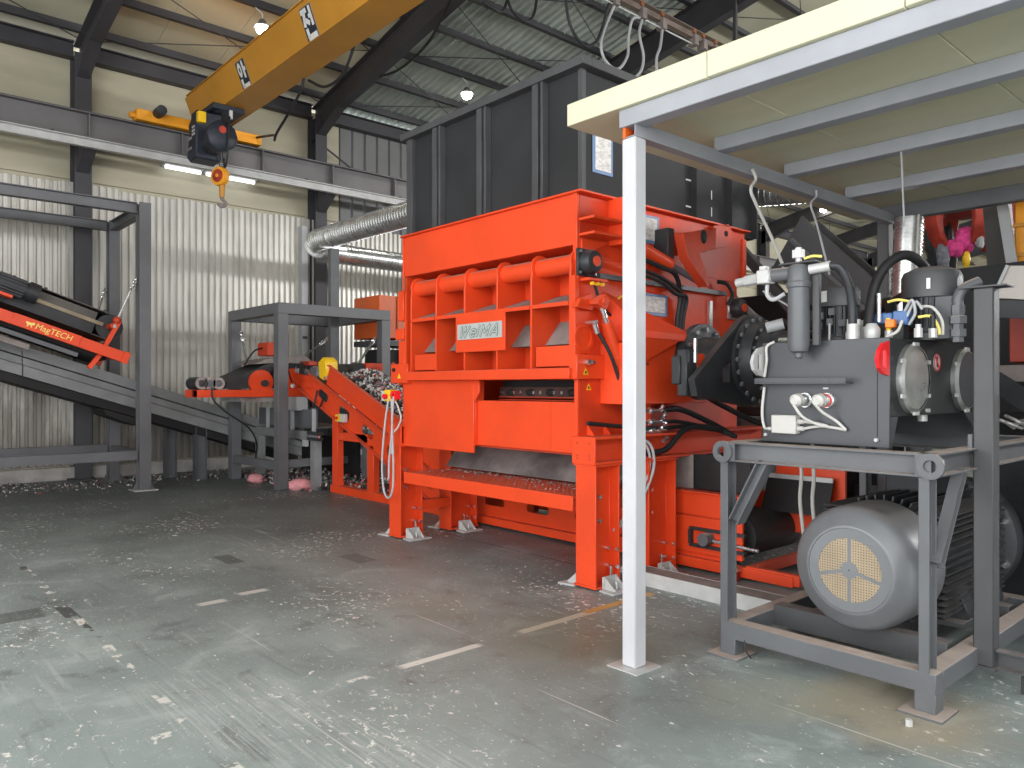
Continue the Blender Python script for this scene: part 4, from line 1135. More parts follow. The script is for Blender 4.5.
# upper beams
B().prof((FX0 + 0.02, FY0 + 0.05, 1.215), (FX1 - 0.02, FY0 + 0.05, 1.215), ipoly(0.115, 0.10, 0.008, 0.010)).build('top_beam', GM, fr, bev=0.002)
B().prof((FX1 - 0.05, FY0 + 0.03, 1.215), (FX1 - 0.05, FY1, 1.215), ipoly(0.115, 0.10, 0.008, 0.010)).build('top_beam', GM, fr, bev=0.002)
B().prof((FX0 + 0.05, FY0 + 0.11, 1.215), (FX0 + 0.05, FY1, 1.215), ipoly(0.115, 0.10, 0.008, 0.010)).build('top_beam', GM, fr, bev=0.002)
B().prof((FX0 + 0.02, FY1, 1.215), (FX1 - 0.02, FY1, 1.215), ipoly(0.115, 0.10, 0.008, 0.010)).build('top_beam', GM, fr, bev=0.002)
for cx, sg_ in ((-2.575, -1), (-1.42, 1)):
    pts = []
    for a in range(0, 360, 15):
        pts.append((a, 0.058))
    b = B().ring((cx, FY0 + 0.002, 1.215), (cx, FY0 - 0.022, 1.215), 0.064, 0.031, 28)
    b.build('lifting_eye', GM, fr)
    B().box(min(cx, cx - sg_ * 0.075), max(cx, cx - sg_ * 0.075), FY0 - 0.004, FY0 + 0.004, 1.16, 1.272).build('eye_plate', GM, fr)
# posts, H section with flange to the front
for px_ in (-2.575, -1.455):
    for y in (FY0 + 0.05, FY1 - 0.05):
        q = B().prof((px_, y, 0.2), (px_, y, 1.157), ipoly(0.10, 0.05, 0.007, 0.010), up=(0, 1, 0)).build('post', GM, fr, bev=0.002)
for cx in (-2.55, -1.45):
    for y in (FY0 + 0.05, FY1 - 0.05):
        B().box(cx - 0.05, cx + 0.05, y - 0.05, y + 0.05, 0.012, 0.11).build('foot', GM, fr, bev=0.003)
        B().box(cx - 0.11, cx + 0.10, y - 0.11, y + 0.11, 0, 0.012).build('foot_plate', GM, fr, bev=0.002)
# base rails
B().box(FX0, FX1, FY0, FY0 + 0.10, 0.105, 0.205).build('base_rail', GM, fr, bev=0.004)
B().box(FX0, FX1, FY1 - 0.10, FY1, 0.105, 0.205).build('base_rail', GM, fr, bev=0.004)
B().box(FX0, FX0 + 0.10, FY0 + 0.10, FY1 - 0.10, 0.105, 0.205).build('base_rail', GM, fr, bev=0.004)
B().box(FX1 - 0.10, FX1, FY0 + 0.10, FY1 - 0.10, 0.105, 0.205).build('base_rail', GM, fr, bev=0.004)
for y in (4.42, 5.45):
    B().prof((FX0 + 0.10, y, 0.17), (FX1 - 0.10, y, 0.17), cpoly(0.13, 0.1, 0.01, -1)).build('cross_channel', M['grey'], fr, bev=0.002)
# braces
B().prof((-2.52, FY0 + 0.05, 0.80), (-2.33, FY0 + 0.05, 1.165), ipoly(0.065, 0.09, 0.007, 0.008), up=(1, 0, 0)).build('brace', GM, fr)
B().prof((-1.43, FY0 + 0.09, 0.72), (-1.43, FY0 + 0.42, 1.165), ipoly(0.06, 0.055, 0.007, 0.008), up=(0, -1, 0)).build('brace', GM, fr)
B().tube([(-2.44, 4.0, 0.2 - 0.04), (-2.43, 3.97, 0.08), (-2.40, 3.99, 0.02)], 0.004).build('wire_end', M['black'], fr)

# ---- big horizontal motor
mo = thing('electric_motor', 'big horizontal grey electric motor with round tan fan grille low in the frame', 'motor', (-1.96, 5.0, 0.21))
mx, mz = -1.925, 0.585
ML = M['grey_light']
B().lathe((mx, 4.20, mz), (0, 1, 0), [(0.228, 0.022), (0.232, 0.0), (0.244, 0.0), (0.250, 0.004), (0.310, 0.034), (0.328, 0.048), (0.341, 0.07), (0.349, 0.10), (0.350, 0.13), (0.350, 0.42), (0.340, 0.42), (0.335, 0.14), (0.25, 0.03), (0.228, 0.022)], 64, False).build('fan_cover', ML, mo)
gr = B().lathe((mx, 4.213, mz), (0, 1, 0), [(0.006, 0.004), (0.228, 0.004), (0.228, 0.012), (0.006, 0.012), (0.006, 0.004)], 40, False).build('fan_core', M['ink'], mo)
# perforated grille: solid rim, hub, four spokes, fine wires
B().ring((mx, 4.205, mz), (mx, 4.212, mz), 0.230, 0.176, 48).build('grille_rim', M['grey_light'], mo)
B().cyl((mx, 4.205, mz), (mx, 4.212, mz), 0.047, n=24).build('grille_hub', M['grey_light'], mo)
for a in (90, 195, 270, 345):
    d_ = Vector((math.cos(R(a)), 0, math.sin(R(a))))
    B().bar(Vector((mx, 4.2085, mz)) + d_ * 0.04, Vector((mx, 4.2085, mz)) + d_ * 0.182, 0.02, 0.006, up=(0, 1, 0)).build('grille_spoke', M['grey_light'], mo)
b = B()
st = 0.0145
n = int(0.178 / st)
for k in range(-n, n + 1):
    u = k * st
    h_ = math.sqrt(max(0, 0.177 ** 2 - u * u))
    b.box(mx + u - 0.0046, mx + u + 0.0046, 4.207, 4.210, mz - h_, mz + h_)
    b.box(mx - h_, mx + h_, 4.2075, 4.2105, mz + u - 0.0046, mz + u + 0.0046)
b.build('grille_mesh', M['tan'], mo, smooth=0, kind='stuff')
B().cyl((mx, 4.204, mz), (mx, 4.206, mz), 0.004, n=8).build('grille_screw', M['ink'], mo)
B().cyl((mx, 4.60, mz), (mx, 5.74, mz), 0.305, n=40).build('motor_body', M['cast'], mo)
b = B()
for k in range(44):
    a = 2 * math.pi * k / 44
    d_ = Vector((math.cos(a), 0, math.sin(a)))
    if abs(d_.x) < 0.25 and d_.z < 0:
        continue
    if d_.x > 0.5 or d_.x < -0.5:
        # side fins lie level
        s_ = 1 if d_.x > 0 else -1
        z = mz + 0.33 * d_.z
        xi = mx + s_ * math.sqrt(max(0.0, 0.312 ** 2 - (0.33 * d_.z) ** 2)) if abs(0.33 * d_.z) < 0.312 else mx
        b.box(min(xi, mx + s_ * 0.368), max(xi, mx + s_ * 0.338), 4.66, 5.70, z - 0.005, z + 0.005)
    else:
        c = Vector((mx, 0, mz)) + d_ * 0.34
        b.bar((c.x, 4.66, c.z), (c.x, 5.70, c.z), 0.010, 0.07, up=d_)
b.build('cooling_fins', M['cast'], mo, smooth=0, kind='stuff')
B().lathe((mx, 5.70, mz), (0, 1, 0), [(0.32, 0), (0.40, 0.02), (0.41, 0.06), (0.41, 0.13), (0.38, 0.15), (0.22, 0.18), (0.16, 0.30)], 48).build('end_shield', M['cast'], mo)
b = B()
for k in range(8):
    a = 2 * math.pi * (k + 0.5) / 8
    b.cyl((mx + 0.37 * math.cos(a), 5.72, mz + 0.37 * math.sin(a)), (mx + 0.37 * math.cos(a), 5.68, mz + 0.37 * math.sin(a)), 0.02, n=8)
b.build('shield_bolts', M['chrome'], mo, kind='stuff')
for s_ in (-1, 1):
    for y0 in (4.95, 5.45):
        B().prism([(mx + s_ * 0.16, y0, 0.30), (mx + s_ * 0.30, y0, 0.42), (mx + s_ * 0.36, y0, 0.28), (mx + s_ * 0.36, y0, 0.236), (mx + s_ * 0.16, y0, 0.236)], (0, 0.14, 0)).build('motor_foot', M['cast'], mo, bev=0.005)
    B().box(mx + s_ * 0.26 - 0.10, mx + s_ * 0.26 + 0.10, 4.86, 5.72, 0.205, 0.236).build('motor_rail', M['grey'], mo, bev=0.003)
b = B()
for s_ in (-1, 1):
    for y in (5.02, 5.52):
        b.cyl((mx + s_ * 0.31, y, 0.28), (mx + s_ * 0.31, y, 0.35), 0.018, n=8).cyl((mx + s_ * 0.31, y, 0.28), (mx + s_ * 0.31, y, 0.31), 0.032, n=6)
b.build('foot_bolts', M['chrome'], mo, kind='stuff')
B().box(mx - 0.14, mx + 0.14, 5.02, 5.36, 0.93, 1.08).build('terminal_box', M['cast'], mo, bev=0.008)

# ---- oil tank
TK = M['tank']
TX0, TX1, TY0, TY1 = -2.45, -1.705, 4.20, 5.62
tk = thing('oil_tank', 'charcoal sheet steel hydraulic oil tank with two round side hatches on the frame', 'tank', (-2.08, 4.9, 1.2725))
B().box(TX0, TX1, TY0, TY0 + 0.012, 1.274, 1.865).build('front_plate', TK, tk, bev=0.003)
B().box(TX0, TX1, TY0 + 0.012, TY1, 1.44, 1.865).build('tank_body', M['hopper'], tk, bev=0.003)
B().prism([(TX1 - 0.012, TY0 + 0.012, 1.274), (TX1 - 0.012, TY0 + 0.03, 1.274), (TX1 - 0.012, TY0 + 0.11, 1.44), (TX1 - 0.012, TY0 + 0.012, 1.44)], (0.012, 0, 0)).build('side_gusset', TK, tk)
B().prism([(TX1 - 0.012, TY1 - 0.012, 1.274), (TX1 - 0.012, TY1 - 0.03, 1.274), (TX1 - 0.012, TY1 - 0.30, 1.44), (TX1 - 0.012, TY1 - 0.012, 1.44)], (0.012, 0, 0)).build('side_gusset', TK, tk)
B().box(TX0, TX1, TY1, TY1 + 0.012, 1.274, 1.865).build('back_plate', TK, tk)
B().box(TX0 + 0.01, TX0 + 0.02, TY0 + 0.05, TY1, 1.274, 1.44).build('inner_skirt', M['dark_void'], tk)
B().box(TX1 - 0.065, TX1 - 0.062, TY0 - 0.003, TY0, 1.33, 1.70).build('seam_strip', M['ink'], tk)
for yc, nm in ((4.475, 0), (5.275, 1)):
    ht = B().lathe((TX1, yc, 1.645), (1, 0, 0), [(0.195, 0), (0.195, 0.025), (0.178, 0.04), (0.172, 0.04)], 40, False).build('hatch_ring', M['galv'], tk)
    B().lathe((TX1, yc, 1.645), (1, 0, 0), [(0.175, 0.0), (0.175, 0.03), (0.168, 0.036), (0.0, 0.036)], 40, False).build('hatch_lid', M['galv'] if nm == 0 else M['tank'], ht, label='dull grey round lid' if nm else None)
    b = B()
    for k in range(6):
        a = R(60 * k + 30)
        y, z = yc + 0.19 * math.cos(a), 1.645 + 0.19 * math.sin(a)
        b.bar((TX1 + 0.03, y - 0.035, z), (TX1 + 0.03, y + 0.035, z), 0.022, 0.010, up=(1, 0, 0))
    b.build('hatch_clamps', M['zinc_white'], ht, kind='stuff')
B().box(TX0, TX0 + 0.55, TY0 - 0.09, TY0, 1.618, 1.626).box(TX0, TX0 + 0.55, TY0 - 0.09, TY0 - 0.083, 1.626, 1.652).box(TX0 + 0.45, TX0 + 0.458, TY0 - 0.0915, TY0 - 0.09, 1.618, 1.652).build('drip_shelf', TK, tk, bev=0.002)
for x, mm, lb in ((TX0 + 0.02, 'zinc_white', 'pale grey lifting lug'), (TX1 - 0.0, 'safety_red', 'bright red lifting lug')):
    pts = [(0, 1.66), (-0.07, 1.67), (-0.12, 1.70), (-0.14, 1.745), (-0.12, 1.79), (-0.07, 1.83), (0, 1.845)]
    hol = [(-0.04, 1.695), (-0.085, 1.71), (-0.085, 1.79), (-0.04, 1.805)]
    B().holed([(x, TY0 + a, z) for a, z in pts], [(x, TY0 + a, z) for a, z in hol], (x, TY0 - 0.06, 1.75), (-0.02, 0, 0)).build('lifting_lug', M[mm], tk, smooth=0, label=lb)
for i, x in enumerate((-2.165, -2.035)):
    s_ = B().lathe((x, TY0, 1.525), (0, -1, 0), [(0.042, 0), (0.042, 0.03), (0.036, 0.03), (0.036, 0.07), (0.028, 0.08)], 20).build('level_sensor', M['galv'], tk)
    B().lathe((x - 0.015, TY0 - 0.08, 1.53), (0, -1, -0.25), [(0.034, -0.01), (0.036, 0.03), (0.02, 0.05)], 16).build('sensor_plug', M['cable_white'], s_)
    if i:
        B().ring((x, TY0 - 0.05, 1.525), (x, TY0 - 0.06, 1.525), 0.039, 0.030, 20).build('red_collar', M['safety_red'], s_)
jb = B().box(-2.36, -2.205, TY0 - 0.06, TY0, 1.328, 1.436).build('junction_box', M['cable_white'], tk, bev=0.005, label='white junction box')
b = B()
for z in (1.40, 1.36):
    b.cyl((-2.205, TY0 - 0.03, z), (-2.17, TY0 - 0.03, z), 0.014, n=8)
b.cyl((-2.39, TY0 - 0.03, 1.352), (-2.36, TY0 - 0.03, 1.352), 0.012, n=8)
b.build('cable_glands', M['cable_white'], jb, kind='stuff')
for pts in ([(-2.18, TY0 - 0.13, 1.50), (-2.14, TY0 - 0.10, 1.43), (-2.07, TY0 - 0.04, 1.385), (-1.98, TY0 - 0.02, 1.37), (-1.93, TY0 - 0.02, 1.362)],
            [(-2.05, TY0 - 0.13, 1.50), (-2.03, TY0 - 0.09, 1.46), (-1.98, TY0 - 0.03, 1.41), (-1.93, TY0 - 0.02, 1.362)],
            [(-2.17, TY0 - 0.03, 1.40), (-2.10, TY0 - 0.03, 1.395), (-2.03, TY0 - 0.03, 1.38)],
            [(-2.17, TY0 - 0.03, 1.36), (-2.10, TY0 - 0.03, 1.375), (-2.03, TY0 - 0.03, 1.38)],
            [(-2.39, TY0 - 0.03, 1.352), (-2.425, TY0 - 0.02, 1.36), (-2.44, TY0 - 0.02, 1.45), (-2.425, TY0 - 0.02, 1.6)],
            [(-2.425, TY0 - 0.02, 1.66), (-2.41, TY0 - 0.02, 1.76), (-2.41, TY0 - 0.02, 1.84), (-2.37, TY0 - 0.0, 1.87)]):
    B().tube(pts, 0.0085).build('cable', M['cable_white'], tk)
b = B()
for x in (TX0 + 0.03, TX1 - 0.065):
    b.cyl((x, TY0, 1.315), (x, TY0 - 0.02, 1.315), 0.010, n=8)
b.box(-2.07, -2.04, TY0 - 0.002, TY0, 1.588, 1.598)
b.cyl((TX1, 4.70, 1.465), (TX1 + 0.02, 4.70, 1.465), 0.012, n=8).cyl((TX1 - 0.05, 4.78, 1.40), (TX1 - 0.05, 4.78, 1.44), 0.028, n=10)
b.build('small_fittings', M['zinc_white'], tk, kind='stuff')
ns = B().lathe((TX1, 4.86, 1.745), (1, 0, 0), [(0.052, 0), (0.052, 0.003)], 24).build('warning_disc', M['white_print'], tk, smooth=0, label='round white sign with red ring and slash')
B().ring((TX1 + 0.003, 4.86, 1.745), (TX1 + 0.0045, 4.86, 1.745), 0.052, 0.042, 24).build('red_ring', M['safety_red'], ns)
B().bar((TX1 + 0.0045, 4.83, 1.78), (TX1 + 0.0045, 4.89, 1.71), 0.003, 0.012, up=(0, 1, 1)).build('red_slash', M['safety_red'], ns)
B().bar((TX1 + 0.0035, 4.86, 1.715), (TX1 + 0.0035, 4.86, 1.78), 0.002, 0.02, up=(0, 1, 0)).build('sign_figure', M['ink'], ns)

# ---- equipment on the tank lid
TZ = 1.865
fi = thing('oil_filter', 'tall grey cylindrical oil filter with white cap at the tank front', 'filter', (-2.165, 4.10, 1.78))
B().lathe((-2.165, 4.10, 1.79), (0, 0, 1), [(0.012, -0.03), (0.022, -0.02), (0.024, 0.0), (0.05, 0.012), (0.060, 0.05), (0.058, 0.37), (0.066, 0.375), (0.068, 0.40), (0.060, 0.41), (0.062, 0.47), (0.05, 0.50), (0.02, 0.51)], 28).build('bowl', M['tank'] if False else M['grey_mid'], fi)
B().box(-2.27, -2.05, 4.06, 4.14, 2.297, 2.307).build('flange_plate', M['grey'], fi, bev=0.003)
B().cyl((-2.165, 4.10, 2.29), (-2.165, 4.10, 2.34), 0.018, n=10).build('cap_stem', M['zinc_white'], fi)
B().lathe((-2.165, 4.10, 2.332), (0, 0, 1), [(0.036, 0), (0.036, 0.045), (0.02, 0.05), (0.016, 0.06)], 8).build('cap', M['white_print'], fi)
B().tube([(-2.13, 4.10, 2.325), (-2.08, 4.10, 2.333), (-2.03, 4.10, 2.325)], 0.008).build('brass_pin', M['gold_print'], fi)
B().box(-2.10, -2.06, 4.13, 4.16, TZ - 0.03, 2.24).build('stand_strip', M['grey'], fi, bev=0.003)
B().cyl((-2.32, 4.10, 2.25), (-2.12, 4.10, 2.25), 0.04, n=16).build('port_body', M['grey_mid'], fi)
B().cyl((-2.10, 4.10, 2.26), (-1.99, 4.12, 2.27), 0.028, n=14).build('outlet_fitting', M['zinc_white'], fi)
va = thing('ball_valve', 'bright steel valve on the left of the tall oil filter', 'valve', (-2.40, 4.10, 2.20))
B().cyl((-2.50, 4.10, 2.235), (-2.32, 4.10, 2.25), 0.035, n=8).build('valve_body', M['zinc_white'], va)
B().cyl((-2.56, 4.10, 2.23), (-2.50, 4.10, 2.235), 0.027, n=14).build('valve_end', M['zinc_white'], va)
B().box(-2.41, -2.33, 4.06, 4.14, 2.205, 2.285).build('valve_block', M['zinc_white'], va, bev=0.005)
B().box(-2.40, -2.36, 4.08, 4.12, 2.285, 2.31).build('handle_nut', M['zinc_white'], va)
B().tube([(-2.36, 4.10, 2.2), (-2.36, 4.10, 2.14), (-2.32, 4.10, 2.11), (-2.26, 4.12, 2.14)], 0.012).build('drain_pipe', M['cable_grey'], va)
B().tube([(-2.40, 4.12, 2.17), (-2.30, 4.2, 2.09), (-2.2, 4.28, 2.0)], 0.007).build('bleed_pipe', M['chrome'], va)
sm = thing('vertical_motor', 'small ribbed charcoal vertical motor on the tank just behind the oil filter', 'motor', (-2.13, 4.52, TZ))
B().lathe((-2.13, 4.52, TZ), (0, 0, 1), [(0.115, 0), (0.115, 0.03), (0.09, 0.035), (0.09, 0.22)], 32).build('body', M['cast'], sm)
b = B()
for k in range(28):
    a = 2 * math.pi * k / 28
    d_ = Vector((math.cos(a), math.sin(a), 0))
    c = Vector((-2.13, 4.52, 0)) + d_ * 0.10
    b.bar(c + Vector((0, 0, TZ + 0.05)), c + Vector((0, 0, TZ + 0.21)), 0.006, 0.026, up=d_)
b.build('fins', M['cast'], sm, smooth=0, kind='stuff')
B().lathe((-2.13, 4.52, TZ + 0.215), (0, 0, 1), [(0.118, 0), (0.118, 0.09), (0.10, 0.115), (0.0, 0.12)], 32).build('fan_hood', M['grey'], sm)
B().prism([(-2.195, 4.415, TZ + 0.24), (-2.145, 4.398, TZ + 0.24), (-2.145, 4.398, TZ + 0.305), (-2.195, 4.415, TZ + 0.305)], (0, -0.003, 0)).build('rating_plate', M['white_print'], sm, smooth=0)
B().cyl((-2.13, 4.40, TZ + 0.01), (-2.13, 4.40, TZ + 0.11), 0.008, n=8).build('tie_rod', M['zinc_white'], sm)
b = B()
for k, (dx, dz) in enumerate(((-0.07, 0.10), (-0.06, 0.16), (0.0, 0.12), (0.01, 0.18), (0.07, 0.11))):
    b.box(-2.13 + dx - 0.018, -2.13 + dx + 0.018, 4.40, 4.42, TZ + dz - 0.02, TZ + dz + 0.02)
b.build('lugs', M['grey_mid'], sm, kind='stuff')
bgm = thing('vertical_motor', 'large charcoal vertical motor with smooth hood on the right of the tank', 'motor', (-1.68, 4.72, TZ))
cx, cy = -1.69, 4.74
B().lathe((cx, cy, TZ), (0, 0, 1), [(0.15, 0), (0.15, 0.04), (0.125, 0.05), (0.125, 0.25)], 36).build('body', M['cast'], bgm)
b = B()
for k in range(32):
    a = 2 * math.pi * k / 32
    d_ = Vector((math.cos(a), math.sin(a), 0))
    c = Vector((cx, cy, 0)) + d_ * 0.135
    b.bar(c + Vector((0, 0, TZ + 0.07)), c + Vector((0, 0, TZ + 0.24)), 0.006, 0.03, up=d_)
b.build('fins', M['cast'], bgm, smooth=0, kind='stuff')
B().lathe((cx, cy, TZ + 0.245), (0, 0, 1), [(0.158, 0), (0.158, 0.12), (0.145, 0.15), (0.09, 0.175), (0.0, 0.178)], 40).build('fan_hood', M['grey'], bgm)
B().box(cx + 0.03, cx + 0.05, cy - 0.162, cy - 0.155, TZ + 0.285, TZ + 0.345).build('sticker', M['white_print'], bgm, smooth=0)
B().sph((cx + 0.155, cy - 0.02, TZ + 0.32), 0.045, 12, (0.2, 0.8, 1)).build('hood_vent', M['cable_grey'], bgm)
B().box(cx + 0.07, cx + 0.17, cy - 0.16, cy - 0.05, TZ + 0.0, TZ + 0.24).build('terminal_box', M['tank'], bgm, bev=0.006)
vb = thing('valve_block', 'blue solenoid valve block with orange plug in front of the large vertical motor', 'valve', (-1.82, 4.45, TZ))
B().box(-1.88, -1.72, 4.42, 4.50, TZ, TZ + 0.09).build('manifold', M['black'], vb, bev=0.004)
B().box(-1.88, -1.78, 4.41, 4.49, TZ + 0.09, TZ + 0.15).build('solenoid', M['blue'], vb, bev=0.006)
B().box(-1.78, -1.70, 4.42, 4.50, TZ + 0.08, TZ + 0.16).build('solenoid', M['blue'], vb, bev=0.006)
B().box(-1.805, -1.755, 4.38, 4.42, TZ + 0.065, TZ + 0.11).build('orange_plug', M['orange_plug'], vb, bev=0.004)
B().cyl((-1.84, 4.39, TZ + 0.10), (-1.84, 4.39, TZ + 0.26), 0.013, n=10).build('gauge_tube', M['chrome'], vb)
B().lathe((-1.86, 4.34, TZ), (0, 0, 1), [(0.04, 0), (0.045, 0.03), (0.045, 0.06), (0.025, 0.09)], 18).build('breather', M['zinc_white'], vb)
for k, (pts, mt) in enumerate([([(-1.72, 4.43, TZ + 0.15), (-1.67, 4.40, TZ + 0.21), (-1.66, 4.42, TZ + 0.14), (-1.70, 4.44, TZ + 0.08)], 'cable_grey'),
                               ([(-1.71, 4.43, TZ + 0.12), (-1.66, 4.42, TZ + 0.20), (-1.63, 4.44, TZ + 0.16)], 'cable_grey'),
                               ([(-1.66, 4.48, TZ + 0.18), (-1.60, 4.50, TZ + 0.17), (-1.56, 4.52, TZ + 0.10), (-1.555, 4.52, TZ + 0.02)], 'cable_white'),
                               ([(-1.66, 4.46, TZ + 0.12), (-1.60, 4.48, TZ + 0.12), (-1.57, 4.50, TZ + 0.06), (-1.565, 4.50, TZ + 0.02)], 'gold_print'),
                               ([(-1.72, 4.40, TZ + 0.10), (-1.73, 4.36, TZ + 0.04), (-1.78, 4.33, TZ + 0.01)], 'cable_white'),
                               ([(-1.84, 4.50, TZ + 0.22), (-1.79, 4.52, TZ + 0.23), (-1.74, 4.54, TZ + 0.22)], 'gold_print')]):
    B().tube(pts, 0.008).build('cable', M[mt], vb)
h1 = thing('filter_hose', 'dark hose arching from the tall oil filter down to the tank lid', 'hose', (-1.93, 4.25, TZ))
B().tube([(-1.99, 4.12, 2.27), (-1.95, 4.14, 2.26), (-1.92, 4.18, 2.18), (-1.915, 4.22, 2.06), (-1.92, 4.24, 1.94)], 0.024, 12).build('rubber', M['cast'], h1)
B().cyl((-1.92, 4.24, TZ), (-1.92, 4.24, 1.95), 0.032, n=12).build('ferrule', M['zinc_white'], h1)
h2 = thing('return_hose', 'thick black hose arching over beside the large vertical motor', 'hose', (-1.9, 4.42, TZ))
B().tube([(-1.89, 4.36, 1.93), (-1.89, 4.40, 2.06), (-1.88, 4.45, 2.2), (-1.84, 4.52, 2.31), (-1.78, 4.62, 2.36), (-1.74, 4.78, 2.30), (-1.78, 4.95, 2.2)], 0.028, 12).build('rubber', M['black'], h2)
B().cyl((-1.89, 4.36, TZ), (-1.89, 4.36, 1.94), 0.032, n=12).build('ferrule', M['zinc_white'], h2)
h3 = thing('pressure_line', 'grey steel pipe elbow with large nuts beside the dark upright post', 'pipe', (-1.50, 4.62, 1.85))
B().lathe((-1.50, 4.58, TZ - 0.02), (0, 0, 1), [(0.03, 0), (0.03, 0.03), (0.042, 0.03), (0.042, 0.07), (0.028, 0.07), (0.028, 0.10), (0.045, 0.10), (0.045, 0.14), (0.032, 0.145), (0.036, 0.16), (0.036, 0.20)], 6).build('nuts', M['grey_mid'], h3)
B().tube([(-1.50, 4.58, TZ + 0.18), (-1.50, 4.58, TZ + 0.22), (-1.48, 4.60, TZ + 0.27), (-1.42, 4.66, TZ + 0.31)], 0.028, 12).build('elbow', M['grey_mid'], h3)
for i, (x, y, mm) in enumerate(((-1.975, 4.32, 'zinc_white'), (-1.80, 4.42, 'yellow'), (-1.955, 4.45, 'zinc_white'), (-1.935, 4.55, 'cable_grey'), (-1.61, 4.33, 'zinc_white'), (-1.57, 4.42, 'black'), (-1.93, 4.36, 'brass') if False else (-1.945, 4.36, 'zinc_white'))):
    f_ = thing('pipe_fitting', ['short bright pipe stub right of the small vertical motor', 'yellow capped pipe stub left of the blue valve block', 'bright pipe stub between the two vertical motors', 'grey pipe stub between the two vertical motors', 'small bright pipe stub at the tank lid edge near the red lug', 'black pipe stub at the right edge of the tank lid', 'bright pipe stub at the foot of the filter hose'][i], 'fitting', (x, y, TZ))
    B().cyl((x, y, TZ), (x, y, TZ + 0.05), 0.022, n=8).build('nut', M['zinc_white'], f_)
    B().cyl((x, y, TZ + 0.05), (x, y, TZ + (0.12 if i != 4 else 0.07)), 0.015, n=8).build('stub', M[mm], f_)
for i, (x, y, z1, r_) in enumerate(((-2.02, 5.0, 2.14, 0.035), (-1.95, 5.15, 2.2, 0.03), (-2.1, 5.3, 2.05, 0.04))):
    f_ = B().tube([(x, y, TZ), (x, y, z1 - 0.1), (x - 0.05, y + 0.08, z1), (x - 0.25, y + 0.3, z1 - 0.02), (x - 0.6, y + 0.5, z1 - 0.15)], r_, 10).build('suction_hose', M['black'])
    tag(f_, ['thick black hose curving away behind the small vertical motor', 'black hose curving away between the two vertical motors', 'lower thick black hose curving away behind the oil filter'][i], 'hose')
# ---- right hand upright and base of the next frame
up_ = thing('control_stand', 'dark grey upright post with base rail right of the power unit', 'stand', (-1.37, 4.62, 0.1))
B().box(-1.425, -1.325, 4.57, 4.67, 0.115, 2.13).build('upright', M['grey'], up_, bev=0.008)
B().box(-1.49, -1.26, 4.55, 4.69, 2.13, 2.138).build('top_plate', M['grey'], up_)
B().box(-1.43, -1.32, 4.57, 4.68, 0.095, 0.115).build('toe_plate', M['grey'], up_)
B().prof((-1.32, 4.64, 0.16), (-0.3, 4.64, 0.16), cpoly(0.10, 0.06, 0.008, 1)).build('base_rail', M['grey'], up_)
B().cyl((-1.2, 4.64, 0.0), (-1.2, 4.64, 0.115), 0.02, n=8).build('levelling_foot', M['grey'], up_)
B().cyl((-0.35, 4.64, 0.0), (-0.35, 4.64, 0.115), 0.02, n=8).build('levelling_foot', M['grey'], up_)
B().box(-1.445, -1.425, 4.56, 4.62, 1.27, 1.345).build('bracket', M['grey_mid'], up_)
B().cyl((-1.45, 4.60, 0.16), (-1.425, 4.60, 0.16), 0.016, n=8).build('bolt', M['chrome'], up_)
nu = B().cyl((-1.455, 3.80, 0.0), (-1.455, 3.80, 0.03), 0.017, n=6).build('loose_nut', M['zinc_white'])
tag(nu, 'pale loose nut lying on the floor in front of the frame foot', 'nut')
# ================================================================== LEFT: TALL FRAME, GREY CONVEYOR, OVERBAND MAGNET
FS = M['frame_steel']
lf = thing('support_frame', 'tall dark grey steel frame around the grey conveyor at the left', 'frame', (-13.5, 1.8, 0))
for x in (-12.68, -14.4):
    for y in (3.60, -1.2):
        q = B().prof((x, y, 0.012), (x, y, 4.45), ipoly(0.19, 0.17, 0.012, 0.014), up=(1, 0, 0)).build('post', FS, lf)
        B().box(x - 0.17, x + 0.17, y - 0.17, y + 0.17, 0, 0.012).build('base_plate', M['zinc_white'] if x > -13 else FS, q)
        for s_ in (-1, 1):
            B().prism([(x, y + s_ * 0.085, 0.012), (x, y + s_ * 0.165, 0.012), (x, y + s_ * 0.085, 0.16)], (0.012, 0, 0)).build('base_gusset', FS, q)
    B().prof((x, -1.2, 4.36), (x, 3.5, 4.36), ipoly(0.16, 0.14, 0.01, 0.012)).build('top_rail', FS, lf, smooth=0)
    B().box(x - 0.06, x + 0.06, -1.2, 3.5, 0.48, 0.62).build('lower_rail', FS, lf)
for y in (3.60, -1.2):
    B().prof((-14.4, y, 4.36), (-12.76, y, 4.36), ipoly(0.16, 0.14, 0.01, 0.012)).build('cross_rail', FS, lf)
    B().box(-14.32, -12.76, y - 0.06, y + 0.06, 0.48, 0.60).build('lower_cross_rail', FS, lf)

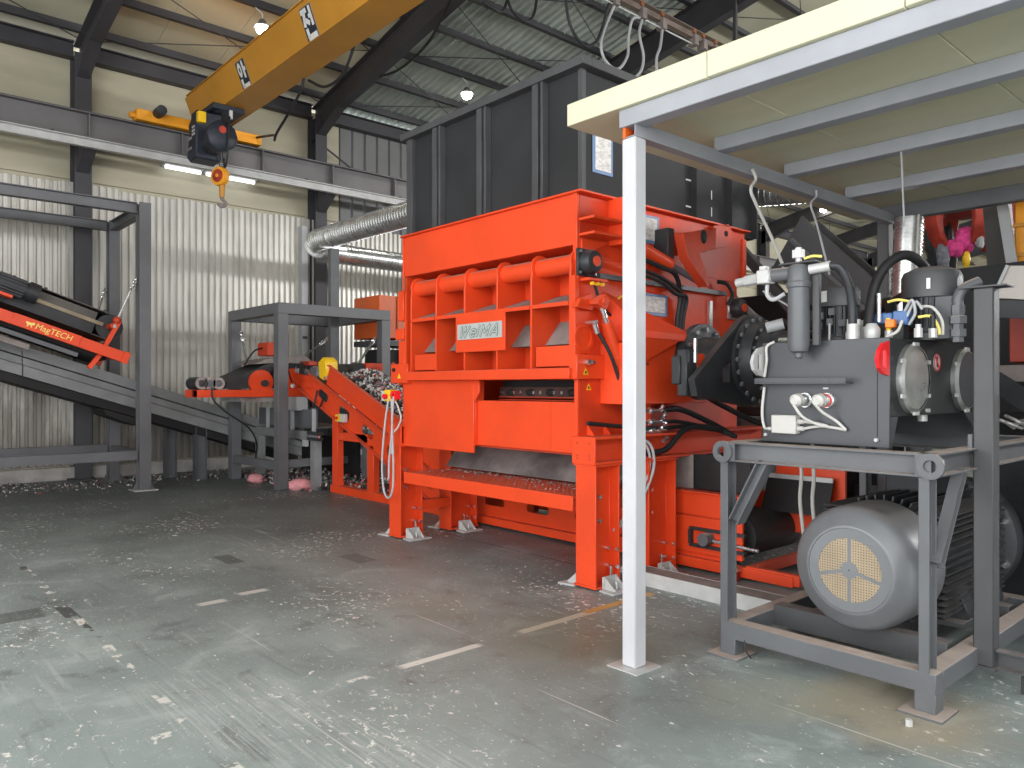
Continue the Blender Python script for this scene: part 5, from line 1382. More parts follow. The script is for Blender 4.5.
cv1 = thing('belt_conveyor', 'long dark grey inclined belt conveyor rising to the left along the corrugated wall', 'conveyor', (-13.6, 3.0, 0))
sl1 = -0.327
zc1 = lambda y: 2.314 + sl1 * (y - 1.82)
GP = mk('conveyor_grey_paint', (0.20, 0.205, 0.207), 0.5, 0, 0.18, 2.0)
YS = [-1.2, 0.45, 2.1, 3.75, 5.2, 6.6]
for x, s_ in ((-13.36, 1), (-14.2, -1)):
    for ya, yb in zip(YS, YS[1:]):
        a, b_ = ya + 0.006, yb - 0.006
        B().prism([(x, a, zc1(a)), (x, b_, zc1(b_)), (x, b_, zc1(b_) - 0.29), (x, a, zc1(a) - 0.29)], (-0.02 * s_, 0, 0)).build('side_panel', GP, cv1, smooth=0)
        B().prism([(x + 0.05 * s_, a, zc1(a) - 0.30), (x + 0.05 * s_, b_, zc1(b_) - 0.30), (x + 0.05 * s_, b_, zc1(b_) - 0.46), (x + 0.05 * s_, a, zc1(a) - 0.46)], (-0.07 * s_, 0, 0)).build('side_rail', GP, cv1, smooth=0, bev=0.004)
B().prism([(-14.2, -1.2, zc1(-1.2) - 0.16), (-14.2, 6.6, zc1(6.6) - 0.16), (-14.2, 6.6, zc1(6.6) - 0.18), (-14.2, -1.2, zc1(-1.2) - 0.18)], (0.84, 0, 0)).build('belt', M['belt'], cv1)
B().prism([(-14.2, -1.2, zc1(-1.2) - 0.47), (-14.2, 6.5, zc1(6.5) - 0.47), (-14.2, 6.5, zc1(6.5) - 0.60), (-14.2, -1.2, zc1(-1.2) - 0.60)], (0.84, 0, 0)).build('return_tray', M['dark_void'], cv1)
B().cyl((-14.2, 6.5, zc1(6.5) - 0.25), (-13.4, 6.5, zc1(6.5) - 0.25), 0.13, n=20).build('tail_pulley', M['belt'], cv1)
for x, y in ((-13.42, 4.72), (-14.12, 4.45), (-13.42, 0.6), (-14.12, 0.6)):
    B().prof((x, y, 0.0), (x, y, zc1(y) - 0.45), ipoly(0.19, 0.15, 0.01, 0.012), up=(0, 1, 0)).build('leg', M['grey_mid'], cv1)
B().prism([(-13.38, 3.2, zc1(3.2) - 0.61), (-13.38, 3.7, zc1(3.7) - 0.61), (-13.38, 3.7, zc1(3.7) - 0.73), (-13.38, 3.25, zc1(3.25) - 0.70)], (-0.8, 0, 0)).build('drip_tray', M['dark_void'], cv1)

ma = thing('overband_magnet', 'orange red framed overband magnet with black belt hung above the grey conveyor', 'magnet', (-13.4, 2.2, 1.7))
TH = R(19.5)
d1, n1 = Vector((0, math.cos(TH), -math.sin(TH))), Vector((0, math.sin(TH), math.cos(TH)))
O1 = Vector((0, 3.18, 2.53))


def P1(x, s, n):
    q = O1 + d1 * s + n1 * n
    return Vector((x, q.y, q.z))


def slab(b, x0, x1, s0, s1, n0, n1_):
    return b.prism([P1(x0, s0, n0), P1(x0, s1, n0), P1(x0, s1, n1_), P1(x0, s0, n1_)], (x1 - x0, 0, 0))


# endless belt round two pulleys
lp = []
for k in range(13):
    a = R(90 - 15 * k)
    lp.append((0.0 + 0.20 * math.cos(a), 0.20 * math.sin(a)))
for k in range(13):
    a = R(-90 - 15 * k)
    lp.append((-3.6 + 0.20 * math.cos(a), 0.20 * math.sin(a)))
b = B()
outp = [P1(-13.95, s, n) for s, n in lp]
innp = [P1(-13.95, s * 0.995 - 0.008, n * 0.93) for s, n in lp]
N = len(lp)
w_ = Vector((1.0, 0, 0))
b.add(outp + [q + w_ for q in outp] + innp + [q + w_ for q in innp],
      [(i, (i + 1) % N, N + (i + 1) % N, N + i) for i in range(N)] + [(2 * N + (i + 1) % N, 2 * N + i, 3 * N + i, 3 * N + (i + 1) % N) for i in range(N)] +
      [(N + i, N + (i + 1) % N, 3 * N + (i + 1) % N, 3 * N + i) for i in range(N)] + [((i + 1) % N, i, 2 * N + i, 2 * N + (i + 1) % N) for i in range(N)])
b.build('belt', M['belt_worn'], ma)
for k in range(9):
    slab(B(), -13.95, -12.95, -3.5 + 0.42 * k, -3.47 + 0.42 * k, 0.20, 0.225).build('cleat', M['belt'], ma)
for s_ in (0.0, -3.6):
    B().cyl(P1(-13.93, s_, 0), P1(-12.97, s_, 0), 0.185, n=24).build('pulley', M['cast'], ma)
slab(B(), -13.9, -12.93, -3.4, -0.22, -0.12, 0.14).build('magnet_body', M['belt_worn'], ma)
slab(B(), -12.93, -12.90, -3.4, -0.10, -0.035, 0.02).build('belt_guide', mk('guide_bronze', (0.26, 0.22, 0.15), 0.4, 0.5, 0.15), ma)
slab(B(), -12.95, -12.925, -3.4, -0.2, -0.20, -0.035).build('side_skirt', M['cast'], ma)
for x in (-12.6, -14.1):
    slab(B(), x - 0.05, x, -3.6, 0.34, -0.49, -0.33).build('frame_rail', M['red'], ma, bev=0.004)
slab(B(), -12.605, -12.58, 0.25, 0.345, -0.50, -0.32).build('rail_end', M['red'], ma, bev=0.004)
bp = slab(B(), -12.60, -12.585, -1.25, -0.36, -0.49, -0.325).build('name_panel', M['red'], ma, bev=0.003)
sc_o = P1(-12.583, -0.715, -0.41)
text_mesh('MagTECH', 0.118, sc_o, d1, n1, M['gold_print'], 'name_lettering', bp, shear=0.12, ext=0.001, bold=0.0)
# small leaping-animal emblem left of the name
em = [(-0.10, 0.055), (-0.085, 0.03), (-0.05, 0.035), (0.0, 0.03), (0.05, 0.04), (0.06, 0.06), (0.08, 0.045), (0.10, 0.03), (0.075, 0.0), (0.05, -0.005), (0.055, -0.05), (0.04, -0.055), (0.02, -0.015), (-0.02, -0.02), (-0.03, -0.06), (-0.05, -0.06), (-0.045, -0.015), (-0.075, -0.005), (-0.085, 0.02)]
B().prism([P1(-12.584, -1.03 + u * 0.62, -0.41 + v * 0.75) for u, v in em], (0.002, 0, 0)).build('emblem', M['gold_print'], bp, smooth=0)
slab(B(), -14.1, -12.65, 0.12, 0.20, -0.47, -0.36).build('cross_member', M['red'], ma)
B().bar(P1(-12.72, -0.10, -0.72), P1(-12.72, 0.02, -0.33), 0.08, 0.06).build('stub_leg', M['red'], ma)
B().bar(P1(-12.75, 0.0, -0.33), P1(-12.75, 0.06, 0.10), 0.08, 0.06).build('bearing_bracket', M['red'], ma)
B().cyl(P1(-12.98, 0.0, 0.0), P1(-12.70, 0.0, 0.0), 0.045, n=12).build('bearing', M['red_dark'], ma)
B().sph(P1(-12.72, 0.02, 0.1), 0.06, 10).build('eye_bolt', M['red_dark'], ma)
gm_ = B().cyl(P1(-12.72, -1.62, 0.04), P1(-12.72, -1.10, 0.04), 0.12, n=20).build('gear_motor', M['cast'], ma)
b = B()
for k in range(16):
    a = 2 * math.pi * k / 16
    b.bar(P1(-12.72 + 0.125 * math.cos(a), -1.58, 0.04 + 0.125 * math.sin(a)), P1(-12.72 + 0.125 * math.cos(a), -1.24, 0.04 + 0.125 * math.sin(a)), 0.008, 0.02)
b.build('fins', M['cast'], gm_, smooth=0, kind='stuff')
B().cyl(P1(-12.72, -1.20, 0.04), P1(-12.72, -1.06, 0.04), 0.145, n=20).build('motor_hood', M['cast'], gm_)
slab(B(), -12.9, -12.6, -2.05, -1.62, -0.16, 0.16).build('gear_case', M['grey_mid'], ma, bev=0.02)
slab(B(), -12.78, -12.58, -3.6, -1.35, -0.15, -0.11).build('motor_shelf', M['red'], ma)
slab(B(), -12.78, -12.72, -3.6, -0.3, -0.62, -0.56).build('lower_rail', M['grey_mid'], ma)
slab(B(), -12.9, -12.82, -3.6, -0.9, -0.74, -0.66).build('lower_rail', M['dusty_shelf'], ma)
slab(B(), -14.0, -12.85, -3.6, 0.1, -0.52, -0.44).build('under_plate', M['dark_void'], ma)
for i, (pa, pb) in enumerate((((-12.68, 3.50, 3.30), P1(-12.72, 0.02, 0.0)), ((-14.38, 3.47, 3.28), P1(-14.0, 0.0, 0.05)))):
    pa, pb = Vector(pa), Vector(pb)
    tb = thing('turnbuckle', ['steel turnbuckle on chain holding the near corner of the left overband magnet', 'steel turnbuckle on chain holding the far corner of the left overband magnet'][i], 'turnbuckle', pb)
    d_ = pb - pa
    for k in range(5):
        c = pa + d_ * (0.03 + 0.055 * k)
        B().ring(c - Vector((0.006, 0, 0)) if k % 2 else c - Vector((0, 0.006, 0)), c + Vector((0.006, 0, 0)) if k % 2 else c + Vector((0, 0.006, 0)), 0.034, 0.02, 10).build('chain_link', M['chrome'], tb)
    B().cyl(pa + d_ * 0.30, pa + d_ * 0.86, 0.018, n=8).build('body', M['chrome'], tb)
    B().cyl(pa + d_ * 0.86, pb, 0.012, n=8).build('rod', M['chrome'], tb)
    B().sph(pb, 0.035, 8).build('eye', M['zinc_white'], tb)

# ================================================================== SECOND FRAME
f2 = thing('magnet_frame', 'lower dark grey steel portal frame over the orange conveyor head', 'frame', (-12.3, 6.2, 0))
for x in (-11.37, -13.22):
    for y in (5.25, 7.12):
        q = B().box(x - 0.085, x + 0.085, y - 0.085, y + 0.085, 0.0, 2.75).build('post', M['frame_steel'], f2, bev=0.005)
for x in (-11.37, -13.22):
    B().box(x - 0.085, x + 0.085, 5.165, 7.205, 2.75, 2.92).build('top_rail', FS, f2, bev=0.005)
for y in (5.25, 7.12):
    B().box(-13.135, -11.455, y - 0.085, y + 0.085, 2.75, 2.92).build('top_rail', FS, f2, bev=0.005)
B().box(-13.135, -11.455, 5.18, 5.30, 0.29, 0.42).build('low_rail', FS, f2, bev=0.004)
B().box(-11.43, -11.32, 5.335, 7.03, 0.33, 0.45).build('low_rail', FS, f2, bev=0.004)

m2 = thing('overband_magnet', 'orange framed overband magnet crossing under the lower portal frame', 'magnet', (-12.3, 5.0, 1.4))
for x, ys in ((-11.95, 4.10), (-12.8, 4.62)):
    B().box(x - 0.05, x + 0.0, ys, 6.0, 1.44, 1.555).build('frame_rail', M['red'], m2, bev=0.004)
B().box(-12.75, -12.0, 4.62, 4.68, 1.45, 1.55).build('end_rail', M['red'], m2)
B().box(-12.3, -11.95, 4.10, 4.16, 1.44, 1.555).build('end_rail', M['red'], m2)
B().box(-11.95, -11.94, 4.28, 4.46, 1.44, 1.555).build('rail_plate', M['red'], m2)
for k, y in enumerate((4.24, 4.36, 4.50)):
    q = B().lathe((-12.4, y, 1.655), (1, 0, 0), [(0.10, 0), (0.10, 0.30), (0.085, 0.32), (0.085, 0.42), (0.05, 0.44)], 20).build('drive_roller', M['grey_mid'] if k else M['cast'], m2)
    B().ring((-12.0, y, 1.655), (-11.96, y, 1.655), 0.095, 0.055, 18).build('roller_ring', M['galv'], q)
# belt loop climbing over the magnet block
lp = [(4.62, 1.60), (4.9, 1.62), (5.05, 1.72), (5.25, 1.93), (5.45, 2.02), (5.95, 2.10), (6.15, 2.0), (6.2, 1.8), (6.1, 1.62), (5.6, 1.58)]
outp = [Vector((-12.9, y, z)) for y, z in lp]
b = B()
b.prism([(-12.9, 4.62, 1.57), (-12.9, 4.92, 1.57), (-12.9, 5.20, 1.60), (-12.9, 5.45, 1.95), (-12.9, 5.45, 2.02), (-12.9, 5.25, 1.95), (-12.9, 4.66, 1.68)], (0.86, 0, 0))
b.build('belt_slope', M['belt'], m2)
B().prism([(-12.92, 5.10, 1.97), (-12.92, 5.30, 2.06), (-12.92, 5.95, 2.14), (-12.92, 6.1, 2.05), (-12.92, 5.45, 2.0)], (0.9, 0, 0)).build('belt_cover', M['dusty_shelf'], m2)
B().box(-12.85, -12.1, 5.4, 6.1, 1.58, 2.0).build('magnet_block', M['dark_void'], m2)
B().cyl((-12.1, 5.20, 1.68), (-11.99, 5.20, 1.68), 0.20, n=28).build('pulley_disc', M['red'], m2)
B().cyl((-11.99, 5.24, 1.66), (-11.93, 5.24, 1.66), 0.055, n=14).build('disc_bearing', M['cast'], m2)
B().cyl((-12.1, 5.75, 1.70), (-12.0, 5.75, 1.70), 0.21, n=28).build('pulley_disc', M['red'], m2)
B().box(-12.5, -12.1, 5.35, 5.65, 2.12, 2.34).build('junction_case', M['red_dark'], m2, bev=0.01)
B().tube([(-12.3, 5.35, 2.25), (-12.25, 5.20, 2.2), (-12.2, 5.08, 2.08), (-12.2, 5.0, 1.95)], 0.014).build('cable', M['black'], m2)
B().tube([(-11.93, 4.38, 1.6), (-11.92, 4.4, 1.4), (-11.9, 4.6, 1.2), (-11.9, 4.95, 0.95), (-11.95, 5.1, 0.7), (-12.1, 5.15, 0.45)], 0.014).build('cable', M['black'], m2)
B().box(-12.9, -12.1, 4.9, 6.0, 1.36, 1.43).build('slide_plate', M['galv'], m2)
for i, (pa, pb) in enumerate((((-13.1, 5.30, 2.60), (-12.9, 5.35, 2.0)), ((-13.1, 7.05, 2.56), (-12.9, 6.3, 2.1)), ((-11.47, 7.02, 2.45), (-10.9, 6.2, 1.78)), ((-11.47, 5.33, 2.15), (-11.9, 5.7, 1.62)))):
    pa, pb = Vector(pa), Vector(pb)
    tb = thing('turnbuckle', ['chain turnbuckle at the front left post of the lower portal frame', 'chain turnbuckle at the rear left post of the lower portal frame', 'long bright turnbuckle slanting down to the shredded pile on the orange conveyor', 'thin turnbuckle just right of the front post of the lower portal frame'][i], 'turnbuckle', pb)
    d_ = pb - pa
    for k in range(5 if i < 2 else 2):
        c = pa + d_ * (0.03 + 0.08 * k)
        B().ring(c - Vector((0.006, 0, 0)) if k % 2 else c - Vector((0, 0.006, 0)), c + Vector((0.006, 0, 0)) if k % 2 else c + Vector((0, 0.006, 0)), 0.036, 0.02, 10).build('chain_link', M['chrome'], tb)
    B().cyl(pa + d_ * (0.40 if i < 2 else 0.12), pa + d_ * 0.9, 0.02 if i != 3 else 0.012, n=8).build('body', M['chrome'] if i != 3 else M['cast'], tb)
    B().cyl(pa + d_ * 0.9, pb, 0.012, n=8).build('rod', M['chrome'], tb)
    B().sph(pb, 0.04, 8).build('eye', M['white_print'], tb)

# ================================================================== ORANGE OUTFEED CONVEYOR
oc = thing('outfeed_conveyor', 'orange red outfeed conveyor running from under the shredder up to the lower portal frame', 'conveyor', (-8.5, 6.2, 0))
T2 = math.atan(0.387)
d2, n2 = Vector((-math.cos(T2), 0, math.sin(T2))), Vector((math.sin(T2), 0, math.cos(T2)))
O2 = Vector((-10.0, 0, 1.36))


def P2(y, s, n):
    q = O2 + d2 * s + n2 * n
    return Vector((q.x, y, q.z))


YN, YF = 5.68, 6.72
# lower channel with oval openings, cell by cell (s grows up the slope)
cells = [(-2.65, -1.68), (-1.68, -0.98), (-0.98, -0.25), (-0.25, 0.45), (0.45, 1.15)]
for s0, s1 in cells:
    B().cell(P2(YN, s1, -0.36), -d2, n2, s1 - s0, 0.33, ((s1 - s0) * 0.5, 0.165, 0.165, 0.068, 0.068), 0.012).build('side_channel', M['red'], oc)
b = B()
b.prism([P2(YN, 1.15, -0.36), P2(YN, 1.85, -0.33), P2(YN, 1.85, -0.20), P2(YN, 1.15, -0.03)], (0, 0.012, 0))
b.build('head_plate', M['red'], oc)
for n0 in (-0.375, -0.03):
    b = B()
    b.prism([P2(YN - 0.055, -2.65, n0), P2(YN - 0.055, 1.55 if n0 < -0.1 else 1.3, n0), P2(YN - 0.055, 1.55 if n0 < -0.1 else 1.3, n0 + 0.014), P2(YN - 0.055, -2.65, n0 + 0.014)], (0, 0.065, 0))
    b.build('channel_flange', M['red'], oc)
B().prism([P2(YF, -2.65, -0.36), P2(YF, 1.7, -0.36), P2(YF, 1.7, -0.03), P2(YF, -2.65, -0.03)], (0, 0.012, 0)).build('side_channel', M['red'], oc)
B().prism([P2(YN + 0.02, -2.75, -0.01), P2(YN + 0.02, 0.80, -0.01), P2(YN + 0.02, 0.80, 0.30), P2(YN + 0.02, -2.75, 0.30)], (0, 0.01, 0)).build('skirt_board', M['red'], oc)
B().prism([P2(YN - 0.03, -2.75, 0.30), P2(YN - 0.03, 0.80, 0.30), P2(YN - 0.03, 0.80, 0.312), P2(YN - 0.03, -2.75, 0.312)], (0, 0.06, 0)).build('skirt_board', M['red'], oc)
B().prism([P2(YF - 0.05, -2.9, -0.01), P2(YF - 0.05, 0.55, -0.01), P2(YF - 0.05, 0.55, 0.44), P2(YF - 0.05, -2.9, 0.44)], (0, 0.02, 0)).build('skirt_board', M['cast'], oc)
B().prism([P2(YF - 0.06, -2.9, 0.40), P2(YF - 0.06, 0.55, 0.40), P2(YF - 0.06, 0.55, 0.47), P2(YF - 0.06, -2.9, 0.47)], (0, -0.02, 0)).build('skirt_cap', M['red'], oc)
B().prism([P2(YN + 0.03, -2.9, 0.0), P2(YN + 0.03, 1.75, 0.0), P2(YN + 0.03, 1.75, -0.015), P2(YN + 0.03, -2.9, -0.015)], (0, YF - YN - 0.06, 0)).build('belt', M['belt'], oc)
B().cyl(P2(YN + 0.03, 1.75, -0.14), P2(YF - 0.03, 1.75, -0.14), 0.13, n=20).build('head_pulley', M['belt'], oc)
# drive at the head
B().box(-11.5, -11.05, YN - 0.02, YN + 0.25, 1.58, 1.66).build('drive_shelf', M['red'], oc, bev=0.004)
gcase = B().box(-11.32, -11.05, YN + 0.02, YN + 0.26, 1.66, 1.93).build('gear_case', M['grey_mid'], oc, bev=0.03)
B().cyl((-11.7, YN + 0.14, 1.86), (-11.32, YN + 0.14, 1.84), 0.085, n=20).build('motor_body', M['galv'], oc)
B().lathe((-11.86, YN + 0.14, 1.87), (1, 0, -0.04), [(0.06, 0), (0.115, 0.02), (0.12, 0.16), (0.09, 0.18)], 24).build('motor_hood', M['cable_grey'], oc)
B().box(-11.72, -11.42, YN + 0.06, YN + 0.22, 1.95, 2.02).build('terminal_box', M['rust_red'], oc, bev=0.008)
B().prism([(-11.05, YN + 0.05, 1.72), (-11.10, YN + 0.05, 2.0), (-10.95, YN + 0.05, 2.08), (-10.82, YN + 0.05, 2.02), (-10.80, YN + 0.05, 1.84), (-10.92, YN + 0.05, 1.68)], (0, 0.22, 0)).build('drive_guard', M['yellow'], oc, bev=0.03)
B().cyl((-10.75, 6.2, 1.88), (-10.6, 6.2, 1.86), 0.12, n=16).build('bearing_unit', M['cast'], oc)
B().box(-10.9, -10.55, 6.3, 6.6, 1.75, 1.98).build('bearing_unit', M['red_dark'], oc, bev=0.01)
ib_ = B().box(-10.24, -10.02, YN - 0.08, YN - 0.02, 1.08, 1.20).build('isolator_box', M['cable_white'], oc, bev=0.005, label='pale isolator box with yellow face and red knob')
B().box(-10.27, -10.14, YN - 0.088, YN - 0.08, 1.09, 1.19).build('isolator_face', M['yellow'], ib_)
B().cyl((-10.2, YN - 0.088, 1.14), (-10.2, YN - 0.115, 1.14), 0.022, n=12).build('isolator_knob', M['safety_red'], ib_)
B().tube([(-10.95, YN - 0.03, 1.55), (-10.98, YN - 0.05, 1.35), (-10.85, YN - 0.05, 1.28), (-10.75, YN - 0.04, 1.40), (-10.7, YN - 0.03, 1.5)], 0.014).build('cable', M['black'], oc)
# stand
for x in (-10.44, -9.42):
    B().box(x - 0.085, x + 0.085, YN, YN + 0.10, 0.10, 1.36 - 0.387 * (x + 10.0) - 0.37).build('stand_post', M['red'], oc, bev=0.004)
    B().box(x - 0.085, x + 0.085, YF - 0.09, YF, 0.10, 1.36 - 0.387 * (x + 10.0) - 0.37).build('stand_post', M['red'], oc, bev=0.004)
B().box(-10.36, -9.50, YN, YN + 0.10, 0.80, 0.92).build('stand_rail', M['red'], oc, bev=0.004)
B().box(-10.55, -7.05, YN - 0.02, YN + 0.10, 0.0, 0.115).build('floor_rail', M['red'], oc, bev=0.004)
B().box(-10.55, -7.05, YF - 0.09, YF, 0.0, 0.115).build('floor_rail', M['red'], oc, bev=0.004)
B().box(-10.5, -10.38, YN + 0.10, YF - 0.09, 0.0, 0.10).build('cross_rail', M['red'], oc)
# level part under the shredder
for k in range(5):
    x = -7.03 + 0.72 * k
    B().cell((x, YN - 0.03, 0.115), (1, 0, 0), (0, 0, 1), 0.72 if k < 4 else 0.55, 0.50, (0.36 if k < 4 else 0.28, 0.17, 0.175, 0.045, 0.03), 0.012).build('side_channel', M['red'], oc)
B().box(-7.15, -3.0, YN - 0.09, YN - 0.03, 0.03, 0.115).build('floor_rail', M['red'], oc, bev=0.004)
B().box(-7.15, -3.85, YF, YF + 0.05, 0.045, 0.6).build('side_channel', M['red'], oc)
B().box(-7.15, -3.6, YN, YF, 0.42, 0.435).build('belt', M['belt'], oc)
B().box(-3.86 - 0.3, -3.46, YN - 0.06, YN - 0.03, 0.155, 0.47).build('tail_plate', M['red'], oc, bev=0.003)
B().box(-4.16, -3.46, YN - 0.06, YN - 0.03, 0.485, 0.68).build('tail_panel', M['red'], oc, bev=0.003)
B().box(-4.16, -3.46, YN - 0.10, YN + 0.02, 0.68, 0.695).build('tail_panel', M['red'], oc, bev=0.003)
tt = B().box(-3.96, -3.42, YN - 0.10, YN - 0.06, 0.36, 0.385).box(-3.96, -3.42, YN - 0.10, YN - 0.06, 0.215, 0.24).box(-3.97, -3.94, YN - 0.10, YN - 0.06, 0.24, 0.36).build('take_up_slide', M['cast'], oc)
B().cyl((-3.78, YN - 0.16, 0.30), (-3.78, YN - 0.02, 0.30), 0.055, n=16).build('tail_bearing', M['grey_mid'], oc)
B().cyl((-3.72, YN - 0.09, 0.29), (-3.30, YN - 0.09, 0.27), 0.016, n=8).build('tension_screw', M['galv'], oc)
B().cyl((-3.62, YN + 0.10, 0.33), (-3.62, 6.55, 0.33), 0.19, n=28).build('tail_pulley', M['belt'], oc)
B().prism([(-4.1, YN + 0.05, 0.70), (-3.45, YN + 0.05, 0.70), (-3.45, YN + 0.05, 1.02), (-4.1, YN + 0.05, 1.0)], (0, 0.01, 0)).build('rubber_curtain', M['black'], oc)
B().box(-4.26, -4.0, YN + 0.02, YN + 0.03, 0.70, 1.0).build('chute_plate', M['dusty_shelf'], oc)
# tail frame towards the power unit
B().box(-3.42, -3.36, 5.60, 6.85, 0.045, 0.13).build('tail_rail', M['red'], oc, bev=0.003)
B().box(-3.36, -2.95, YN - 0.08, YN - 0.02, 0.045, 0.13).build('tail_rail', M['red'], oc)
B().prism([(-3.0, 6.2, 0.10), (-3.0, 6.85, 0.10), (-3.0, 6.85, 0.55), (-3.0, 6.2, 0.2)], (0.03, 0, 0)).build('tail_side', M['red'], oc)
B().box(-3.62, -2.98, 6.44, 6.47, 0.30, 0.92).build('flap_frame', M['red'], oc, bev=0.003)
B().prism([(-3.66, 6.38, 0.80), (-3.05, 6.38, 0.80), (-3.05, 6.25, 0.50), (-3.66, 6.25, 0.50)], (0, 0.012, 0)).build('rubber_flap', M['black'], oc)
B().box(-3.66, -3.05, 6.355, 6.38, 0.78, 0.82).build('flap_strip', M['zinc_white'], oc)
B().box(-3.62, -3.40, 6.50, 6.6, 0.92, 1.15).build('post_stub', M['red'], oc)
cw = B().cyl((-3.50, YN - 0.14, 0.055), (-3.46, YN - 0.14, 0.055), 0.055, n=18).build('castor_wheel', M['rust_red'], oc, label='red rubber castor wheel')
B().box(-3.52, -3.44, YN - 0.17, YN - 0.10, 0.09, 0.115).cyl((-3.515, YN - 0.14, 0.055), (-3.505, YN - 0.14, 0.055), 0.03, n=12).build('castor_fork', M['galv'], cw)

# ---- shredded material
chip_m = [mk('chip_white', (0.62, 0.60, 0.57), 0.7, 0, 0.1), mk('chip_grey', (0.22, 0.21, 0.21), 0.7, 0, 0.2), mk('chip_dark', (0.05, 0.048, 0.047), 0.8, 0, 0.2), M['pale_pink'], mk('chip_red', (0.45, 0.05, 0.04), 0.7, 0, 0.2)]


def chips(name, pts, size, weights, label, cat='debris', parent=None, seed=1):
    r_ = random.Random(seed)
    vs, fs, mi = [], [], []
    for p in pts:
        s_ = size * r_.uniform(0.5, 1.5)
        a = Vector((r_.gauss(0, 1), r_.gauss(0, 1), r_.gauss(0, 1))).normalized()
        c = a.cross(Vector((r_.gauss(0, 1), r_.gauss(0, 1), r_.gauss(0, 1)))).normalized()
        n_ = a.cross(c) * (s_ * 0.25)
        k = len(vs)
        p = Vector(p)
        for q in (p + a * s_, p + c * s_ * 0.6, p - a * s_, p - c * s_ * 0.6):
            vs += [q + n_, q - n_]
        fs += [(k, k + 2, k + 4, k + 6), (k + 7, k + 5, k + 3, k + 1), (k, k + 1, k + 3, k + 2), (k + 2, k + 3, k + 5, k + 4), (k + 4, k + 5, k + 7, k + 6), (k + 6, k + 7, k + 1, k)]
        m_ = r_.choices(range(5), weights)[0]
        mi += [m_] * 6
    b = B()
    b.add(vs, fs)
    o = b.build(name, chip_m[0], parent, smooth=0, kind='stuff')
    for m_ in chip_m[1:]:
        o.data.materials.append(m_)
    o.data.polygons.foreach_set('material_index', mi)
    if parent is None:
        tag(o, label, cat, kind='stuff')
    return o


r_ = random.Random(5)
pts = []
for _ in range(3800):
    s_ = r_.uniform(-2.4, 0.95)
    y = r_.uniform(YN + 0.05, YF - 0.06)
    hh_ = 0.30 * (1 - ((y - 6.2) / 0.55) ** 2) * min(1, max(0.2, (0.95 - s_) / 0.5)) + 0.05
    pts.append(P2(y, s_, hh_ + r_.uniform(-0.04, 0.03)))
chips('shredded_waste', pts, 0.028, (38, 28, 26, 2, 6), 'pile of shredded grey and white waste riding up the orange conveyor', seed=2)
b = B()
for i in range(12):
    s0, s1 = -2.4 + i * 0.275, -2.4 + (i + 1) * 0.275
    ys = [YN + 0.04 + (YF - YN - 0.1) * k / 6 for k in range(7)]
    hf = lambda y, s: (0.27 * (1 - ((y - 6.2) / 0.55) ** 2) * min(1, max(0.2, (0.95 - s) / 0.5)) + 0.02)
    for ya, yb in zip(ys, ys[1:]):
        b.add([P2(ya, s0, hf(ya, s0)), P2(yb, s0, hf(yb, s0)), P2(yb, s1, hf(yb, s1)), P2(ya, s1, hf(ya, s1))], [(0, 1, 2, 3)])
tag(b.build('waste_bed', chip_m[2]), 'dark packed bed of waste under the chips on the orange conveyor', 'debris', kind='stuff')
pts = []
for _ in range(4600):
    x, y = r_.uniform(-13.6, -8.9), r_.uniform(5.35 if r_.random() < 0.3 else 5.6, 7.6)
    if y < 5.75 and x > -10.7:
        continue
    if x > -11.0 and r_.random() < 0.3:
        continue
    hh_ = 0.16 * math.exp(-((x + 11.8) / 1.2) ** 2 - ((y - 6.1) / 0.6) ** 2) + 0.12 * math.exp(-((x + 10) / 0.7) ** 2 - ((y - 6.3) / 0.4) ** 2) + 0.015
    pts.append((x, y, hh_ * r_.uniform(0.3, 1.2) + 0.01))
chips('floor_litter', pts, 0.030, (16, 26, 48, 9, 2), 'shredded litter heaped on the floor beneath the lower portal frame', seed=4)
pts = [(WX + r_.uniform(0.13, 1.4) * (1 if r_.random() < 0.7 else 1.3), r_.uniform(-0.5, 6.0), 0.012) for _ in range(700)]
pts = [q for q in pts if not (2.85 < q[1] < 3.6 and q[0] < WX + 0.6)]
chips('wall_litter', pts, 0.016, (34, 26, 34, 5, 1), 'scattered litter along the foot of the corrugated wall', seed=6)
for i, (x, y, sx_, sy_, sz_) in enumerate(((-12.45, 5.3, 0.17, 0.14, 0.09), (-11.12, 5.45, 0.16, 0.2, 0.11), (-11.75, 5.42, 0.14, 0.12, 0.06))):
    sc_ = B().sph((x, y, sz_ * 0.55), 1.0, 14, (sx_, sy_, sz_)).build('plastic_scrap', M['pale_pink'])
    for v in sc_.data.vertices:
        v.co += Vector((r_.gauss(0, 0.012), r_.gauss(0, 0.012), abs(r_.gauss(0, 0.01))))
    tag(sc_, ['pink plastic scrap lying by the front left portal post', 'pink plastic scrap lying against the orange conveyor stand', 'small pink scrap lying between the two front portal posts'][i], 'scrap')

